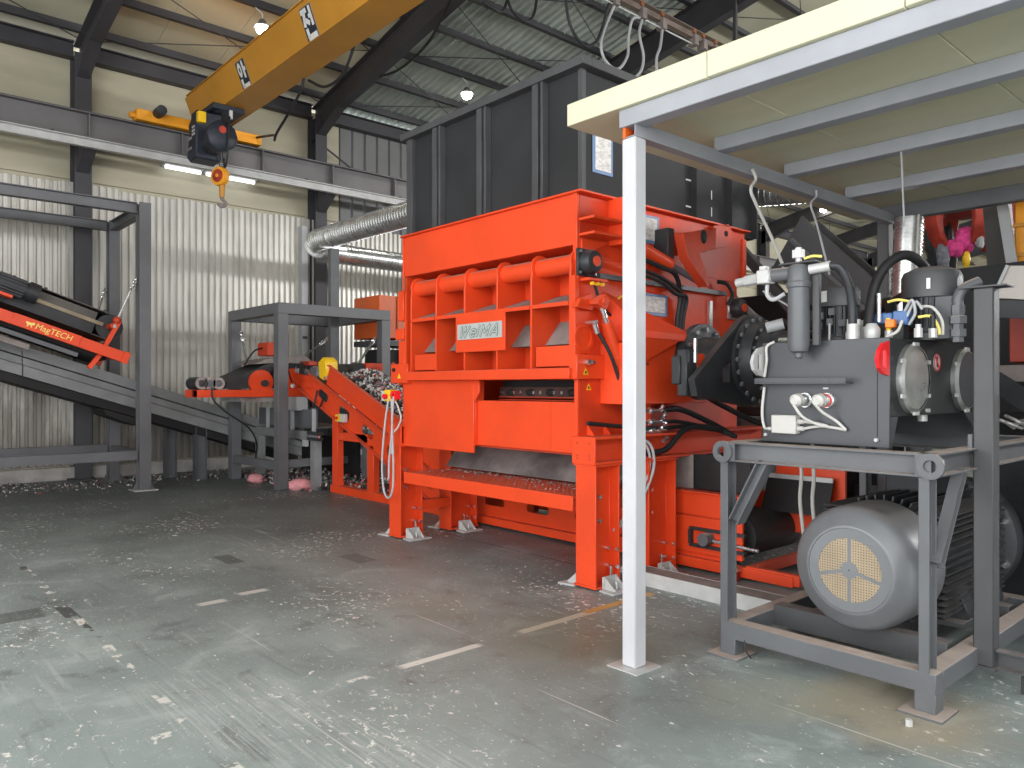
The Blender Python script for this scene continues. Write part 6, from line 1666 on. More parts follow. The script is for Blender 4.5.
# ---- grey vibrating table under the magnet
tb = thing('vibrating_table', 'grey steel feeder table with raised trough under the orange conveyor head', 'table', (-12.0, 5.9, 0))
B().box(-13.1, -10.85, 5.58, 5.66, 0.76, 0.90).build('table_rail', GP, tb, bev=0.004)
B().box(-13.1, -10.85, 6.5, 6.58, 0.76, 0.90).build('table_rail', GP, tb)
B().box(-13.1, -10.95, 5.64, 5.66, 0.95, 1.24).build('trough_side', M['grey_mid'], tb)
B().box(-13.1, -10.95, 6.48, 6.50, 0.95, 1.24).build('trough_side', M['grey_mid'], tb)
B().box(-13.1, -10.95, 5.66, 6.48, 0.95, 0.965).build('trough_floor', M['grey_mid'], tb)
for x in (-12.7, -11.75, -11.0):
    B().box(x - 0.03, x + 0.03, 5.60, 5.64, 0.90, 1.26).build('trough_bracket', M['cable_grey'], tb)
B().box(-11.9, -11.45, 5.55, 5.75, 1.22, 1.44).build('vibrator_box', M['cable_grey'], tb, bev=0.01)
for x in (-10.93, -13.0):
    for y in (5.62, 6.54):
        B().box(x - 0.075, x + 0.075, y - 0.06, y + 0.06, 0, 0.76).build('leg', GP, tb, bev=0.004)
b = B()
for z in (0.78, 0.86):
    b.box(-11.0, -10.62, 5.50, 5.58, z, z + 0.05)
b.build('clamp_plates', M['cast'], tb, kind='stuff')
B().cyl((-10.95, 5.5, 0.84), (-10.6, 5.5, 0.84), 0.02, n=8).build('clamp_rod', M['chrome'], tb)
B().box(-11.3, -11.18, 5.57, 5.62, 0.66, 0.76).build('sensor', M['cable_grey'], tb)
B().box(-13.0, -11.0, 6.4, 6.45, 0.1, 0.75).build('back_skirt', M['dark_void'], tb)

# ---- orange guarded machine behind the portal frame
og = thing('guarded_machine', 'orange boxed machine with red mesh guard on a dark base behind the portal frame', 'machine', (-12.4, 8.1, 0))
B().box(-12.9, -12.0, 7.42, 8.10, 2.5, 3.28).build('cabinet', M['orange2'], og, bev=0.01)
B().box(-11.99, -11.97, 7.80, 8.10, 2.5, 3.28).build('cabinet_rib', M['orange2'], og)
B().box(-12.0, -11.97, 8.12, 9.6, 2.46, 3.30).build('guard_panel', M['rust_red'], og)
b = B()
for k in range(26):
    b.box(-11.97, -11.955, 8.14, 9.58, 2.48 + 0.032 * k, 2.49 + 0.032 * k)
b.build('guard_mesh', M['zinc_white'], og, smooth=0, kind='stuff')
B().box(-12.9, -12.0, 7.42, 9.6, 2.36, 2.46).build('deck', M['grey'], og)
for y in (7.5, 8.1, 8.8, 9.5):
    B().box(-12.1, -12.0, y - 0.05, y + 0.05, 0, 2.36).build('leg', M['cast'], og)
B().box(-12.8, -12.2, 7.6, 9.5, 0.9, 2.30).build('base_body', M['hopper'], og)
for z in (1.95, 1.45):
    B().box(-12.2, -12.05, 7.42, 9.6, z, z + 0.08).build('base_rail', M['grey'], og)

# ================================================================== DUCT
du = thing('spiral_duct', 'galvanised spiral duct running from the hopper to the wall and round its elbow', 'duct', (-12.0, 6.87, 4.0))
pts = [(-7.09, 6.5, 4.19), (-9.0, 6.5, 4.21), (-12.55, 6.5, 4.24)]
for a in range(10, 91, 10):
    pts.append((-12.55 - 0.55 * math.sin(R(a)), 7.05 - 0.55 * math.cos(R(a)), 4.24 - 0.10 * a / 90))
pts += [(-13.1, 9.0, 4.12), (-13.1, 13.0, 4.1)]
B().tube(pts, 0.185, 24, smooth=False).build('pipe', M['galv'], du)
b = B()


def along(pts, step):
    P = [Vector(p) for p in pts]
    acc = 0.0
    for a, c in zip(P, P[1:]):
        L = (c - a).length
        t = step - acc
        while t < L:
            yield a + (c - a) * (t / L), (c - a).normalized()
            t += step
        acc = L - (t - step)


for q, d_ in along(pts, 0.075):
    b.ring(q - d_ * 0.008, q + d_ * 0.008, 0.193, 0.18, 20)
b.build('seams', M['galv'], du, kind='stuff')
B().ring((-12.0, 6.5, 4.236), (-11.95, 6.5, 4.236), 0.205, 0.18, 24).build('collar', M['galv'], du)
B().box(-12.04, -11.94, 6.42, 6.58, 0.0, 4.0).build('support_post', M['grey_mid'], du)
B().prof((-12.0, 6.25, 4.02), (-12.0, 6.75, 4.02), rpoly(0.06, 0.05)).build('saddle', M['galv'], du)
tr = thing('cable_trunking', 'tall grey vertical cable trunking beside the dark column behind the duct', 'trunking', (-14.85, 7.38, 0))
B().box(-14.92, -14.78, 7.28, 7.42, 0.3, 4.95).build('trunking', M['cable_grey'], tr)
B().box(-14.93, -14.77, 7.30, 7.40, 2.6, 2.66).build('bracket', M['grey'], tr)
# ================================================================== OVERHEAD CRANE
ck = thing('overhead_crane', 'amber yellow overhead travelling crane girder with end carriage on the wall runway', 'crane', (-9.0, 4.89, 6.1))
GY0 = 4.665
sec = [(4.665, 6.73), (5.475, 6.73), (5.30, 6.27), (4.84, 6.27)]
b = B()
n_ = 4
L_ = [(-14.02, y, z if z > 6.5 else 6.36) for y, z in sec] + [(-13.75, y, z) for y, z in sec] + [(4.5, y, z) for y, z in sec]
L_[3] = (-14.02, 4.806, 6.36)
L_[2] = (-14.02, 5.334, 6.36)
b.add(L_, [(3, 2, 1, 0)] + [(r * 4 + i, r * 4 + (i + 1) % 4, r * 4 + 4 + (i + 1) % 4, r * 4 + 4 + i) for r in (0, 1) for i in range(4)] + [(8, 9, 10, 11)])
b.build('box_girder', M['crane'], ck, bev=0.006, smooth=0)
B().box(-13.9, 4.5, 4.645, 5.495, 6.73, 6.745).build('top_flange', M['crane'], ck)
B().box(-13.7, 4.5, 4.815, 5.325, 6.255, 6.27).build('bottom_flange', M['crane'], ck)
FD = Vector((0, -0.355, 0.935))          # up the leaning web


def web(x, z, off=0.0):
    return Vector((x, 4.665 + 0.3804 * (6.73 - z), z)) + Vector((0, -0.935, -0.355)) * off


for x in (-8.7, -6.4):
    B().prism([web(x, 6.28), web(x + 0.02, 6.28), web(x + 0.02, 6.72), web(x, 6.72)], (0, -0.006, -0.002)).build('splice_strip', M['crane'], ck)
cg = B().box(-14.32, -14.05, 3.88, 6.10, 6.20, 6.385).build('end_carriage', M['crane2'], ck, bev=0.012)
for y in (4.0, 5.9):
    B().cyl((-14.25, y, 6.24), (-14.18, y, 6.24), 0.10, n=20).build('carriage_wheel', M['cast'], cg)
B().cyl((-14.19, 3.80, 6.29), (-14.19, 3.88, 6.29), 0.05, n=14).build('buffer', M['crane2'], cg)
B().cyl((-14.05, 4.22, 6.36), (-13.80, 4.22, 6.36), 0.085, n=18).build('travel_motor', M['navy'], cg)


def plate_sign(xc, zc, glyph, nm):
    N_ = Vector((0, -0.935, -0.355))
    c0 = web(xc, zc)

    def at(u, v, off):
        return c0 + Vector((u, 0, 0)) + FD * v + N_ * off

    def rect(b, u0, u1, v0, v1, o0, o1):
        return b.prism([at(u0, v0, o0), at(u1, v0, o0), at(u1, v1, o0), at(u0, v1, o0)], N_ * (o1 - o0))
    s_ = rect(B(), -0.155, 0.155, -0.215, 0.215, 0.0, 0.006).build('sign_plate', M['dusty_shelf'], ck, label=nm)
    rect(B(), -0.148, 0.148, -0.208, 0.208, 0.006, 0.008).build('sign_face', M['navy'], s_)
    b = B()

    def st(u0, v0, u1, v1, w=0.062):
        d_ = Vector((u1 - u0, v1 - v0, 0)).normalized()
        n2_ = Vector((-d_.y, d_.x, 0)) * w / 2
        q = [(u0 - n2_.x, v0 - n2_.y), (u1 - n2_.x, v1 - n2_.y), (u1 + n2_.x, v1 + n2_.y), (u0 + n2_.x, v0 + n2_.y)]
        b.prism([at(u, v, 0.009) for u, v in q], N_ * 0.003)
    if glyph == 0:      # the syllable "an"
        vs, fs = [], []
        for k in range(20):
            a = 2 * math.pi * k / 20
            for o_, sc_ in ((0.011, 1.0), (0.011, 0.36)):
                vs.append(at(-0.055 + 0.062 * sc_ * math.cos(a), 0.085 + 0.108 * sc_ * math.sin(a), o_))
        fs = [(2 * k, (2 * k + 2) % 40, (2 * k + 3) % 40, 2 * k + 1) for k in range(20)]
        b.add(vs, fs)
        st(0.068, -0.055, 0.068, 0.195, 0.052); st(0.085, 0.07, 0.135, 0.07, 0.055)
        st(-0.105, -0.165, 0.135, -0.165, 0.07); st(-0.085, -0.165, -0.085, -0.045)
    else:               # the syllable "jeon"
        st(-0.135, 0.165, 0.02, 0.165); st(-0.05, 0.165, -0.105, -0.02); st(-0.07, 0.07, 0.03, -0.005)
        st(0.10, -0.05, 0.10, 0.195, 0.052); st(0.035, 0.08, 0.09, 0.08, 0.05)
        st(-0.10, -0.165, 0.135, -0.165, 0.07); st(-0.08, -0.165, -0.08, -0.045)
    b.build('syllable', M['white_print'], s_, smooth=0)


plate_sign(-11.66, 6.455, 0, 'navy plate with the first Korean syllable in white')
plate_sign(-9.45, 6.47, 1, 'navy plate with the second Korean syllable in white')

ho = thing('crane_hoist', 'dark navy rope hoist hanging under the near wall end of the amber girder', 'hoist', (-12.9, 4.8, 5.3))
NV = M['navy']
B().box(-13.25, -12.55, 4.62, 5.15, 6.16, 6.255).build('trolley_plate', NV, ho, bev=0.01)
for x in (-13.1, -12.7):
    B().cyl((x, 4.70, 6.2), (x, 4.80, 6.2), 0.07, n=14).build('trolley_wheel', NV, ho)
B().cyl((-13.35, 4.62, 6.02), (-12.95, 4.55, 6.05), 0.11, n=18).build('trolley_motor', NV, ho)
B().box(-12.82, -12.72, 4.45, 4.58, 5.94, 6.12).build('yellow_switch', M['yellow'], ho, bev=0.01)
B().prism([(-13.28, 4.45, 5.45), (-13.05, 4.45, 6.16), (-12.80, 4.45, 6.16), (-12.85, 4.45, 5.38), (-13.15, 4.45, 5.36)], (0, 0.42, 0)).build('gear_case', NV, ho, bev=0.02)
B().box(-13.36, -13.28, 4.52, 4.78, 5.55, 5.82).build('orange_cover', M['crane2'], ho, bev=0.02)
B().cyl((-12.85, 4.72, 5.66), (-12.5, 4.72, 5.66), 0.20, n=24).build('rope_drum', M['cast'], ho)
B().lathe((-12.55, 4.72, 5.68), (1, 0, 0), [(0.20, 0), (0.25, 0.03), (0.25, 0.16), (0.20, 0.20), (0.08, 0.21)], 10).build('motor_end', NV, ho)
B().cyl((-12.345, 4.70, 5.76), (-12.33, 4.70, 5.76), 0.06, n=18).build('red_badge', M['rust_red'], ho)
b = B()
for i in range(2):
    for k in range(3):
        b.cyl((-12.97 + 0.07 * i, 4.45, 5.78 + 0.06 * k), (-12.97 + 0.07 * i, 4.435, 5.78 + 0.06 * k), 0.02, n=8)
b.build('cover_bolts', M['zinc_white'], ho, kind='stuff')
for z in (5.72, 5.55):
    B().box(-13.2, -13.02, 4.44, 4.447, z, z + 0.045).build('rating_label', M['dusty_shelf'], ho)
B().cyl((-12.72, 4.70, 5.50), (-12.53, 4.76, 5.16), 0.008, n=6).build('rope', M['cast'], ho)
B().cyl((-12.58, 4.78, 5.50), (-12.48, 4.78, 5.16), 0.008, n=6).build('rope', M['cast'], ho)
hb = B().lathe((-12.50, 4.72, 5.04), (0.45, -0.9, 0), [(0.06, -0.06), (0.15, -0.05), (0.16, 0.0), (0.15, 0.05), (0.06, 0.06)], 28).build('hook_block', M['crane2'], ho)
B().lathe((-12.50, 4.72, 5.04), (0.45, -0.9, 0), [(0.105, 0.052), (0.105, 0.064)], 24).build('block_face', M['rust_red'], hb)
B().lathe((-12.50, 4.72, 5.04), (0.45, -0.9, 0), [(0.03, 0.06), (0.03, 0.075)], 12).build('block_pin', M['crane2'], hb)
B().cyl((-12.50, 4.75, 5.20), (-12.50, 4.75, 5.14), 0.06, n=12).build('block_neck', M['cast'], hb)
B().cyl((-12.50, 4.75, 4.90), (-12.50, 4.75, 4.70), 0.05, 0.04, n=12).build('hook_shank', M['crane'], hb)
hk = [(-12.50, 4.75, 4.72), (-12.50, 4.75, 4.68), (-12.48, 4.77, 4.65), (-12.455, 4.795, 4.61), (-12.465, 4.785, 4.57), (-12.505, 4.745, 4.555), (-12.535, 4.715, 4.585), (-12.535, 4.715, 4.61)]
B().tube(hk, 0.028, 10).build('hook', M['dusty_shelf'], hb)
B().tube([(-12.42, 4.86, 6.05), (-12.34, 4.80, 5.9), (-12.32, 4.78, 5.5), (-12.38, 4.78, 5.25), (-12.46, 4.78, 5.2), (-12.5, 4.78, 5.35)], 0.016).build('control_cable', M['black'], ho)
B().cyl((-12.40, 4.86, 5.98), (-12.40, 4.86, 6.12), 0.03, n=10).build('cable_clip', M['zinc_white'], ho)
for i, (pts, r_c, lb) in enumerate((
        ([(-10.7, 5.31, 6.27), (-10.85, 5.31, 6.08), (-11.3, 5.32, 5.86), (-11.75, 5.35, 5.70), (-12.05, 5.45, 5.68), (-12.6, 5.7, 5.95), (-13.6, 6.0, 6.25), (-14.05, 6.0, 6.33)], 0.022, 'black cable sagging from the amber girder to its end carriage'),
        ([(-9.5, 7.40, 8.1), (-9.9, 7.40, 7.75), (-10.4, 7.42, 7.38), (-10.95, 7.45, 7.25), (-11.5, 7.48, 7.22), (-12.1, 7.5, 7.3)], 0.022, 'black cable slung along the second rafter behind the girder'),
        ([(-9.3, 5.40, 6.55), (-9.45, 5.40, 6.25), (-9.75, 5.40, 6.02), (-10.2, 5.38, 6.0), (-10.6, 5.33, 6.2)], 0.022, 'black cable looping under the amber girder near its second sign'))):
    o = B().tube(pts, r_c).build('crane_cable', M['black'])
    tag(o, lb, 'cable')

# ---- festoon rail behind the hopper
fe = thing('festoon_rail', 'brown grey festoon rail with hanging pale cable loops above the hopper', 'rail', (-7.5, 9.5, 6.3))
B().prof((-7.5, 5.6, 7.42), (-7.5, 14.5, 7.42), cpoly(0.16, 0.10, 0.012, 1)).build('rail', mk('rail_brown_grey', (0.22, 0.17, 0.14), 0.5, 0, 0.15), fe)
B().cyl((-7.42, 5.6, 7.24), (-7.42, 10.6, 7.24), 0.012, n=6).build('guide_wire', M['zinc_white'], fe)
for y in (6.2, 9.0, 11.9):
    B().box(-7.52, -7.46, y, y + 0.06, 7.5, zr(-7.5) - 0.1).build('hanger', M['steel_dark'], fe)
for y in (8.62, 9.25, 9.75, 10.6, 10.85, 11.2):
    tr_ = B().box(-7.5, -7.36, y - 0.05, y + 0.05, 7.22, 7.38).build('trolley', M['dusty_shelf'], fe)
    B().cyl((-7.38, y - 0.08, 7.42), (-7.34, y - 0.08, 7.42), 0.04, n=10).build('trolley_wheel', mk('wheel_copper', (0.35, 0.14, 0.07), 0.4, 0.3, 0.1) if y < 8.7 else bpy.data.materials['wheel_copper'], tr_)
LO = [([(-7.45, 7.66, 7.3), (-7.5, 7.68, 6.95), (-7.5, 7.78, 6.66), (-7.5, 8.02, 6.50), (-7.5, 8.28, 6.60), (-7.5, 8.44, 6.90), (-7.45, 8.52, 7.22), (-7.42, 8.62, 7.28)], 'black'),
      ([(-7.42, 8.62, 7.25), (-7.5, 8.52, 6.95), (-7.5, 8.40, 6.62), (-7.5, 8.50, 6.40), (-7.5, 8.78, 6.36), (-7.5, 9.0, 6.62), (-7.5, 9.02, 6.9), (-7.42, 9.02, 7.15), (-7.42, 9.20, 7.24)], 'cable_grey'),
      ([(-7.42, 9.25, 7.22), (-7.45, 9.22, 7.0), (-7.45, 9.32, 6.7), (-7.45, 9.26, 6.45), (-7.45, 9.05, 6.25), (-7.45, 8.95, 6.1)], 'cable_grey'),
      ([(-7.42, 9.75, 7.22), (-7.42, 9.70, 6.95), (-7.42, 9.60, 6.7), (-7.42, 9.64, 6.3)], 'cable_grey')]
for pts, mm in LO:
    B().tube(pts, 0.022).build('cable_loop', M[mm] if mm != 'black' else M['cast'], fe)
for i, pts in enumerate(([(-7.9, 6.5, 6.75), (-7.9, 6.8, 6.72), (-8.0, 7.0, 6.95), (-8.0, 7.05, 7.2)], [(-8.0, 6.98, 7.1), (-8.0, 7.1, 6.88), (-8.0, 7.36, 6.80), (-8.0, 7.52, 6.95), (-8.0, 7.6, 7.3)])):
    o = B().tube(pts, 0.02).build('hanging_cable', M['black'])
    tag(o, ['black cable end drooping under the metal roof deck left of the loops', 'short black cable loop hanging under the metal roof deck'][i], 'cable')
for i, y in enumerate((5.4, 9.78, 25.2, 30.1, 35.0)):
    z = zr(-12.42) - 0.16
    lp_ = thing('high_bay_lamp', ['glowing high bay lamp above the amber girder at the first sign', 'glowing high bay lamp hanging just above the hopper rim', 'glowing distant lamp seen over the dark loading conveyor', 'glowing distant lamp seen left of the canopy rear post', 'glowing distant lamp seen right of the upright spiral duct'][i], 'lamp', (-12.42, y, z - 0.42))
    B().tube([(-12.42, y - 0.12, z), (-12.42, y - 0.05, z - 0.04), (-12.42, y, z - 0.08), (-12.42, y, z - 0.16)], 0.012).build('hook', M['cable_white'], lp_)
    B().lathe((-12.42, y, z - 0.16), (0, 0, -1), [(0.03, 0), (0.06, 0.03), (0.07, 0.08), (0.14, 0.12), (0.15, 0.14), (0.0, 0.145)], 20).build('housing', M['grey_mid'], lp_)
    B().sph((-12.42, y, z - 0.335), 0.105, 16, (1, 1, 0.75)).build('bulb', M['lamp'], lp_)
    d = bpy.data.lights.new('lamp_light', 'SPOT')
    d.spot_size, d.spot_blend = R(150), 0.5
    d.energy, d.color, d.shadow_soft_size = 70, (1, 0.96, 0.90), 0.12
    lo = bpy.data.objects.new('lamp_light', d)
    lo.location = (-12.42, y, z - 0.56)
    COL.objects.link(lo)

# ================================================================== BEHIND THE POWER UNIT
HM = M['hopper']
ld = thing('loading_conveyor', 'dark steel loading conveyor sloping down to the right behind the canopy', 'conveyor', (-4.0, 8.0, 0))
DK = M['grey']
for y in (7.60, 7.95):
    B().prism([(-3.98, y, 3.40), (-3.30, y, 2.72), (-2.95, y, 2.30), (-3.25, y, 1.9), (-4.34, y, 2.86), (-4.10, y, 3.22)], (0, 0.03, 0)).build('trough_side', DK, ld, bev=0.004)
B().prism([(-4.34, 7.63, 2.92), (-3.25, 7.63, 1.96), (-3.25, 7.63, 1.92), (-4.34, 7.63, 2.88)], (0, 0.32, 0)).build('trough_floor', M['belt'], ld)
B().bar((-4.08, 7.57, 3.16), (-3.1, 7.57, 2.16), 0.05, 0.04).build('edge_rib', M['grey_mid'], ld)
B().bar((-4.85, 7.55, 3.35), (-4.0, 7.55, 2.35), 0.09, 0.10).build('lower_rail', M['grey'], ld)
B().bar((-5.1, 7.50, 2.95), (-4.0, 7.50, 1.95), 0.05, 0.05).build('lower_rail', M['cable_grey'], ld)
for x in (-4.9, -3.9):
    B().box(x - 0.08, x + 0.08, 7.64, 7.8, 0, 2.4).build('leg', DK, ld)
B().prism([(-5.3, 7.5, 1.3), (-4.0, 7.5, 1.3), (-4.0, 7.5, 1.38), (-5.3, 7.5, 1.38)], (0, 0.1, 0)).build('cross_rail', DK, ld)
B().prism([(-5.3, 7.5, 2.0), (-3.9, 7.5, 2.0), (-3.9, 7.5, 2.08), (-5.3, 7.5, 2.08)], (0, 0.1, 0)).build('cross_rail', M['grey_mid'], ld)
B().box(-5.9, -3.4, 8.7, 8.75, 0.5, 2.75).build('back_screen', HM, ld)
sd = thing('spiral_duct', 'short galvanised spiral duct seen under the canopy side beam', 'duct', (-4.3, 7.6, 3.5))
pts = [(-5.75, 7.47, 3.88), (-5.7, 7.62, 3.88), (-5.55, 7.73, 3.87), (-5.3, 7.75, 3.84), (-3.2, 7.75, 3.60)]
B().tube(pts, 0.13, 20, smooth=False).build('pipe', M['galv'], sd)
b = B()
for q, d_ in along(pts, 0.07):
    b.ring(q - d_ * 0.008, q + d_ * 0.008, 0.138, 0.12, 18)
b.build('seams', M['galv'], sd, kind='stuff')
vd = thing('flexible_duct', 'upright galvanised ribbed duct behind the large vertical motor', 'duct', (-2.62, 6.75, 2.2))
B().cyl((-2.62, 6.75, 2.2), (-2.58, 6.75, 3.02), 0.105, n=24).build('pipe', M['galv'], vd)
b = B()
for k in range(26):
    t = k / 26
    q = Vector((-2.62 + 0.04 * t, 6.75, 2.2 + 0.82 * t))
    b.ring(q, q + Vector((0, 0, 0.012)), 0.114, 0.10, 22)
b.build('seams', M['galv'], vd, kind='stuff')
B().cyl((-2.52, 6.68, 2.2), (-2.48, 6.68, 3.02), 0.010, n=8).build('white_cable', M['cable_white'], vd)
gr_ = thing('grapple', 'red hydraulic grapple dome stuffed with rags behind the canopy', 'grapple', (-2.95, 9.0, 2.9))
# curved red tines round a central crown
GC = Vector((-2.92, 9.12, 0))
oo = [(0.12, 3.66), (0.34, 3.64), (0.46, 3.52), (0.49, 3.36), (0.44, 3.20), (0.34, 3.08)]
ii = [(0.33, 3.14), (0.38, 3.24), (0.40, 3.36), (0.37, 3.46), (0.29, 3.52), (0.12, 3.53)]
for k in range(6):
    a = R(60 * k + 8)
    d_, t_ = Vector((math.cos(a), math.sin(a), 0)), Vector((-math.sin(a), math.cos(a), 0))
    B().prism([GC + d_ * r + Vector((0, 0, z)) - t_ * 0.08 for r, z in oo + ii], t_ * 0.16).build('tine', M['rust_red'], gr_, bev=0.008)
B().lathe((GC.x, GC.y, 3.42), (0, 0, 1), [(0.10, 0), (0.20, 0.05), (0.22, 0.14), (0.20, 0.26), (0.12, 0.30)], 20).build('crown', M['rust_red'], gr_)
B().cyl((GC.x, GC.y, 3.7), (GC.x, GC.y, 4.6), 0.10, n=14).build('hanger', M['rust_red'], gr_)
rg = random.Random(11)


def rag(name, c, sz, mm, lab, ns=0.25):
    from mathutils import noise as mn
    b = B().sph(c, 1.0, 26, sz)
    o = b.build(name, mm)
    ctr = Vector(c) - o.location
    off = Vector((rg.uniform(0, 50), rg.uniform(0, 50), rg.uniform(0, 50)))
    for v in o.data.vertices:
        d_ = v.co - ctr
        q = Vector((d_.x / sz[0], d_.y / sz[1], d_.z / sz[2]))
        k = 1 + ns * 1.5 * mn.noise(q * 1.6 + off) + ns * 0.9 * abs(mn.noise(q * 4.2 + off)) - (0.12 if q.z < -0.3 else 0)
        v.co = ctr + d_ * k
    return tag(o, lab, 'rag')


rag('rag', (-2.82, 8.86, 3.14), (0.11, 0.09, 0.13), M['pink'], 'crumpled bright pink rag hanging from the red grapple')
rag('rag', (-2.93, 8.84, 3.06), (0.09, 0.08, 0.09), M['pink'], 'smaller pink rag bunched left of the bright pink one')
rag('rag', (-2.70, 8.86, 3.15), (0.05, 0.06, 0.12), M['cable_grey'], 'pale grey rag hanging right of the bright pink one')
rag('rag', (-2.82, 8.86, 2.93), (0.035, 0.03, 0.09), M['yellow'], 'yellow rag strip dangling below the bright pink one', 0.15)
rag('rag', (-3.03, 8.92, 3.0), (0.09, 0.08, 0.32), M['black'], 'long black rag hanging below the middle of the grapple', 0.2)
rag('rag', (-3.16, 8.95, 3.12), (0.10, 0.08, 0.25), M['cast'], 'dark rag hanging at the left of the grapple', 0.2)
rag('rag', (-3.02, 8.80, 2.96), (0.06, 0.05, 0.20), mk('denim_grey', (0.17, 0.18, 0.21), 0.8, 0, 0.4, 20), 'bluish grey rag hanging in front of the long black one', 0.25)
rag('rag', (-2.66, 8.92, 3.34), (0.07, 0.05, 0.16), M['black'], 'black rag caught in the right jaw of the grapple', 0.25)
rag('rag', (-1.12, 5.62, 0.13), (0.24, 0.20, 0.15), mk('olive_cloth', (0.06, 0.062, 0.045), 0.9, 0, 0.4, 9), 'dark olive cloth heap on the floor at the far right behind the dark upright', 0.25)
bx = thing('dark_bin', 'dark steel bin rising behind the tank and motors', 'bin', (-2.2, 7.3, 0))
B().prism([(-2.95, 7.2, 1.3), (-1.2, 7.2, 1.3), (-1.2, 7.2, 2.63), (-2.52, 7.2, 2.61), (-2.95, 7.2, 2.2)], (0, 0.03, 0)).build('front_sheet', HM, bx)
B().box(-1.22, -1.19, 7.23, 8.6, 1.3, 2.63).build('side_sheet', HM, bx)
B().box(-2.5, -1.22, 8.57, 8.6, 1.3, 2.63).build('back_sheet', HM, bx)
for x in (-2.7, -1.4):
    B().box(x - 0.06, x + 0.06, 7.24, 7.36, 0, 1.3).build('leg', DK, bx)
B().prism([(-2.44, 7.9, 4.2), (-2.26, 7.9, 4.2), (-2.16, 7.9, 2.64), (-2.34, 7.9, 2.64)], (0, 0.2, 0)).build('leaning_post', DK, bx)
lid = thing('tilted_panel', 'pale beige sheet panel tilted at the right edge above the red box', 'panel', (-1.55, 6.0, 2.2))
B().prism([(-1.645, 6.0, 2.43), (-1.0, 6.0, 2.34), (-1.1, 6.0, 2.12), (-1.735, 6.0, 2.215)], (0, 0.03, 0)).build('sheet', mk('beige_sheet', (0.50, 0.46, 0.42), 0.5, 0, 0.06), lid, bev=0.003)
B().bar((-1.65, 5.985, 2.43), (-1.74, 5.985, 2.215), 0.02, 0.02).build('edge_strip', M['cable_grey'], lid)
B().bar((-1.72, 6.02, 2.14), (-1.0, 6.02, 2.05), 0.05, 0.12).build('carrier', M['cast'], lid)
B().box(-1.4, -1.3, 6.05, 6.15, 0, 2.1).build('carrier_post', M['cast'], lid)
rbx = thing('control_cabinet', 'faded red control cabinet at the right edge behind the dark upright', 'cabinet', (-1.4, 6.6, 0))
B().box(-1.785, -1.0, 6.5, 6.9, 1.78, 2.13).build('red_box', M['orange2'] if False else mk('faded_red_paint', (0.42, 0.06, 0.035), 0.55, 0, 0.2, 3), rbx, bev=0.008)
B().box(-1.9, -0.9, 6.45, 6.95, 1.64, 1.76).build('shelf_beam', M['dusty_shelf'], rbx)
B().box(-1.9, -0.9, 6.6, 6.95, 0.0, 1.40).build('base_box', M['cast'], rbx)
B().bar((-1.95, 6.45, 1.72), (-1.3, 6.45, 1.22), 0.06, 0.14).build('diagonal_arm', M['cast'], rbx)
B().box(-1.9, -0.9, 6.3, 6.6, 1.08, 1.22).build('beam', M['cast'], rbx)
B().box(-1.92, -1.86, 6.5, 6.56, 1.4, 2.1).build('post', M['dusty_shelf'], rbx)
b = B()
for k in range(10):
    b.tube([(-1.88 + 0.05 * k, 6.4, 1.33 + 0.03 * (k % 3)), (-1.80 + 0.05 * k, 6.35, 1.36 - 0.02 * (k % 2)), (-1.72 + 0.05 * k, 6.4, 1.30)], 0.012, 6)
b.build('wiring', M['zinc_white'], rbx, kind='stuff')
yl = thing('yellow_mast', 'amber yellow mast with clear sheeting at the far right edge', 'mast', (-1.88, 7.6, 0))
B().box(-2.02, -1.75, 7.5, 7.7, 0.0, 3.6).build('mast', M['crane2'], yl, bev=0.01)
for z in (2.2, 2.45, 2.7, 2.95, 3.2):
    B().box(-2.025, -1.75, 7.47, 7.5, z, z + 0.03).build('rung', M['crane'], yl)
B().bar((-2.14, 7.44, 3.5), (-2.0, 7.44, 2.5), 0.03, 0.08).build('sheeting', M['cable_grey'], yl)
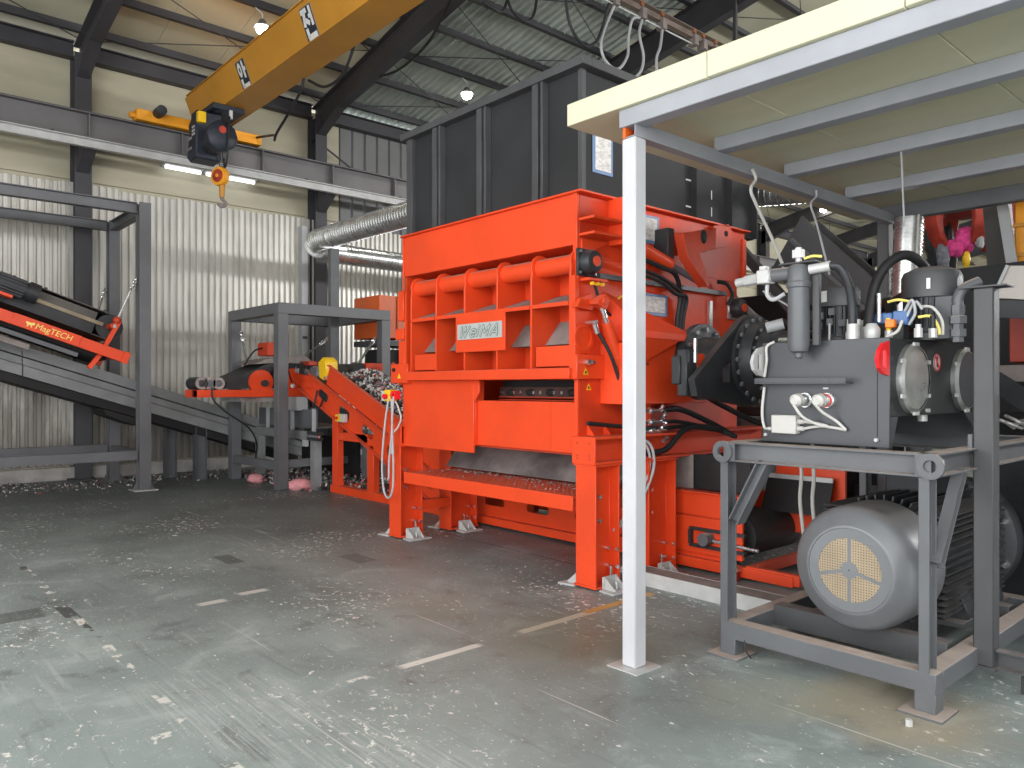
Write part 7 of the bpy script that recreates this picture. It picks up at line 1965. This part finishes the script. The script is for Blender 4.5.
for i, (x, y) in enumerate(((-4.55, 8.4), (-4.0, 9.2), (-3.3, 8.9))):
    c_ = thing('storage_rack', ['dark rack upright behind the big motor on the left', 'dark rack upright behind the big motor in the middle', 'dark rack upright behind the big motor on the right'][i], 'rack', (x, y, 0))
    B().box(x - 0.10, x + 0.10, y - 0.10, y + 0.10, 0, 1.6).build('upright', M['grey'], c_)
    B().box(x - 0.2, x + 0.45, y + 0.12, y + 0.2, 0.98, 1.06).build('beam', M['grey'], c_)
pl_ = thing('pallet_stack', 'brown cardboard and timber heap on the floor behind the frame', 'heap', (-4.2, 9.6, 0))
B().box(-4.8, -3.4, 9.4, 10.6, 0.0, 0.30).build('base', M['dark_void'], pl_)
B().prism([(-4.5, 9.35, 0.68), (-4.05, 9.35, 0.76), (-3.95, 9.35, 0.98), (-4.2, 9.35, 0.92), (-4.45, 9.35, 0.86)], (0, 0.5, 0)).build('cardboard', M['card'], pl_)
B().prism([(-4.6, 9.45, 0.3), (-3.6, 9.45, 0.3), (-3.7, 9.45, 0.75), (-4.5, 9.45, 0.70)], (0, 0.5, 0)).build('crate', M['cast'], pl_)
B().bar((-4.1, 9.3, 0.92), (-3.85, 9.3, 0.84), 0.05, 0.03).build('splinter', M['zinc_white'], pl_)
B().box(-5.3, -4.65, 8.0, 8.3, 0.1, 1.25).build('grey_box', M['cable_grey'], pl_)
ch = thing('floor_channel', 'pale steel channel lying on the floor between the shredder and the power unit', 'channel', (-3.3, 4.95, 0))
B().prof((-4.02, 4.98, 0.055), (-2.66, 4.98, 0.055), [(-0.10, -0.055), (0.10, -0.055), (0.10, 0.055), (0.09, 0.055), (0.09, -0.045), (-0.09, -0.045), (-0.09, 0.055), (-0.10, 0.055)]).build('channel', M['zinc_white'], ch)
B().box(-4.02, -2.66, 4.89, 5.07, 0.10, 0.108).build('lid', M['dusty_shelf'], ch)
for i, x in enumerate((-2.60 - 0.03, -2.54)):
    o = B().tube([(x, 4.98, 1.30), (x + 0.01, 5.0, 1.0), (x - 0.01, 5.02, 0.8), (x + 0.02, 5.03, 0.5), (x + 0.03, 5.05, 0.2)], 0.013).build('white_cable', M['cable_white'])
    tag(o, ['left of the two white cables hanging behind the power unit frame', 'right of the two white cables hanging behind the power unit frame'][i], 'cable')
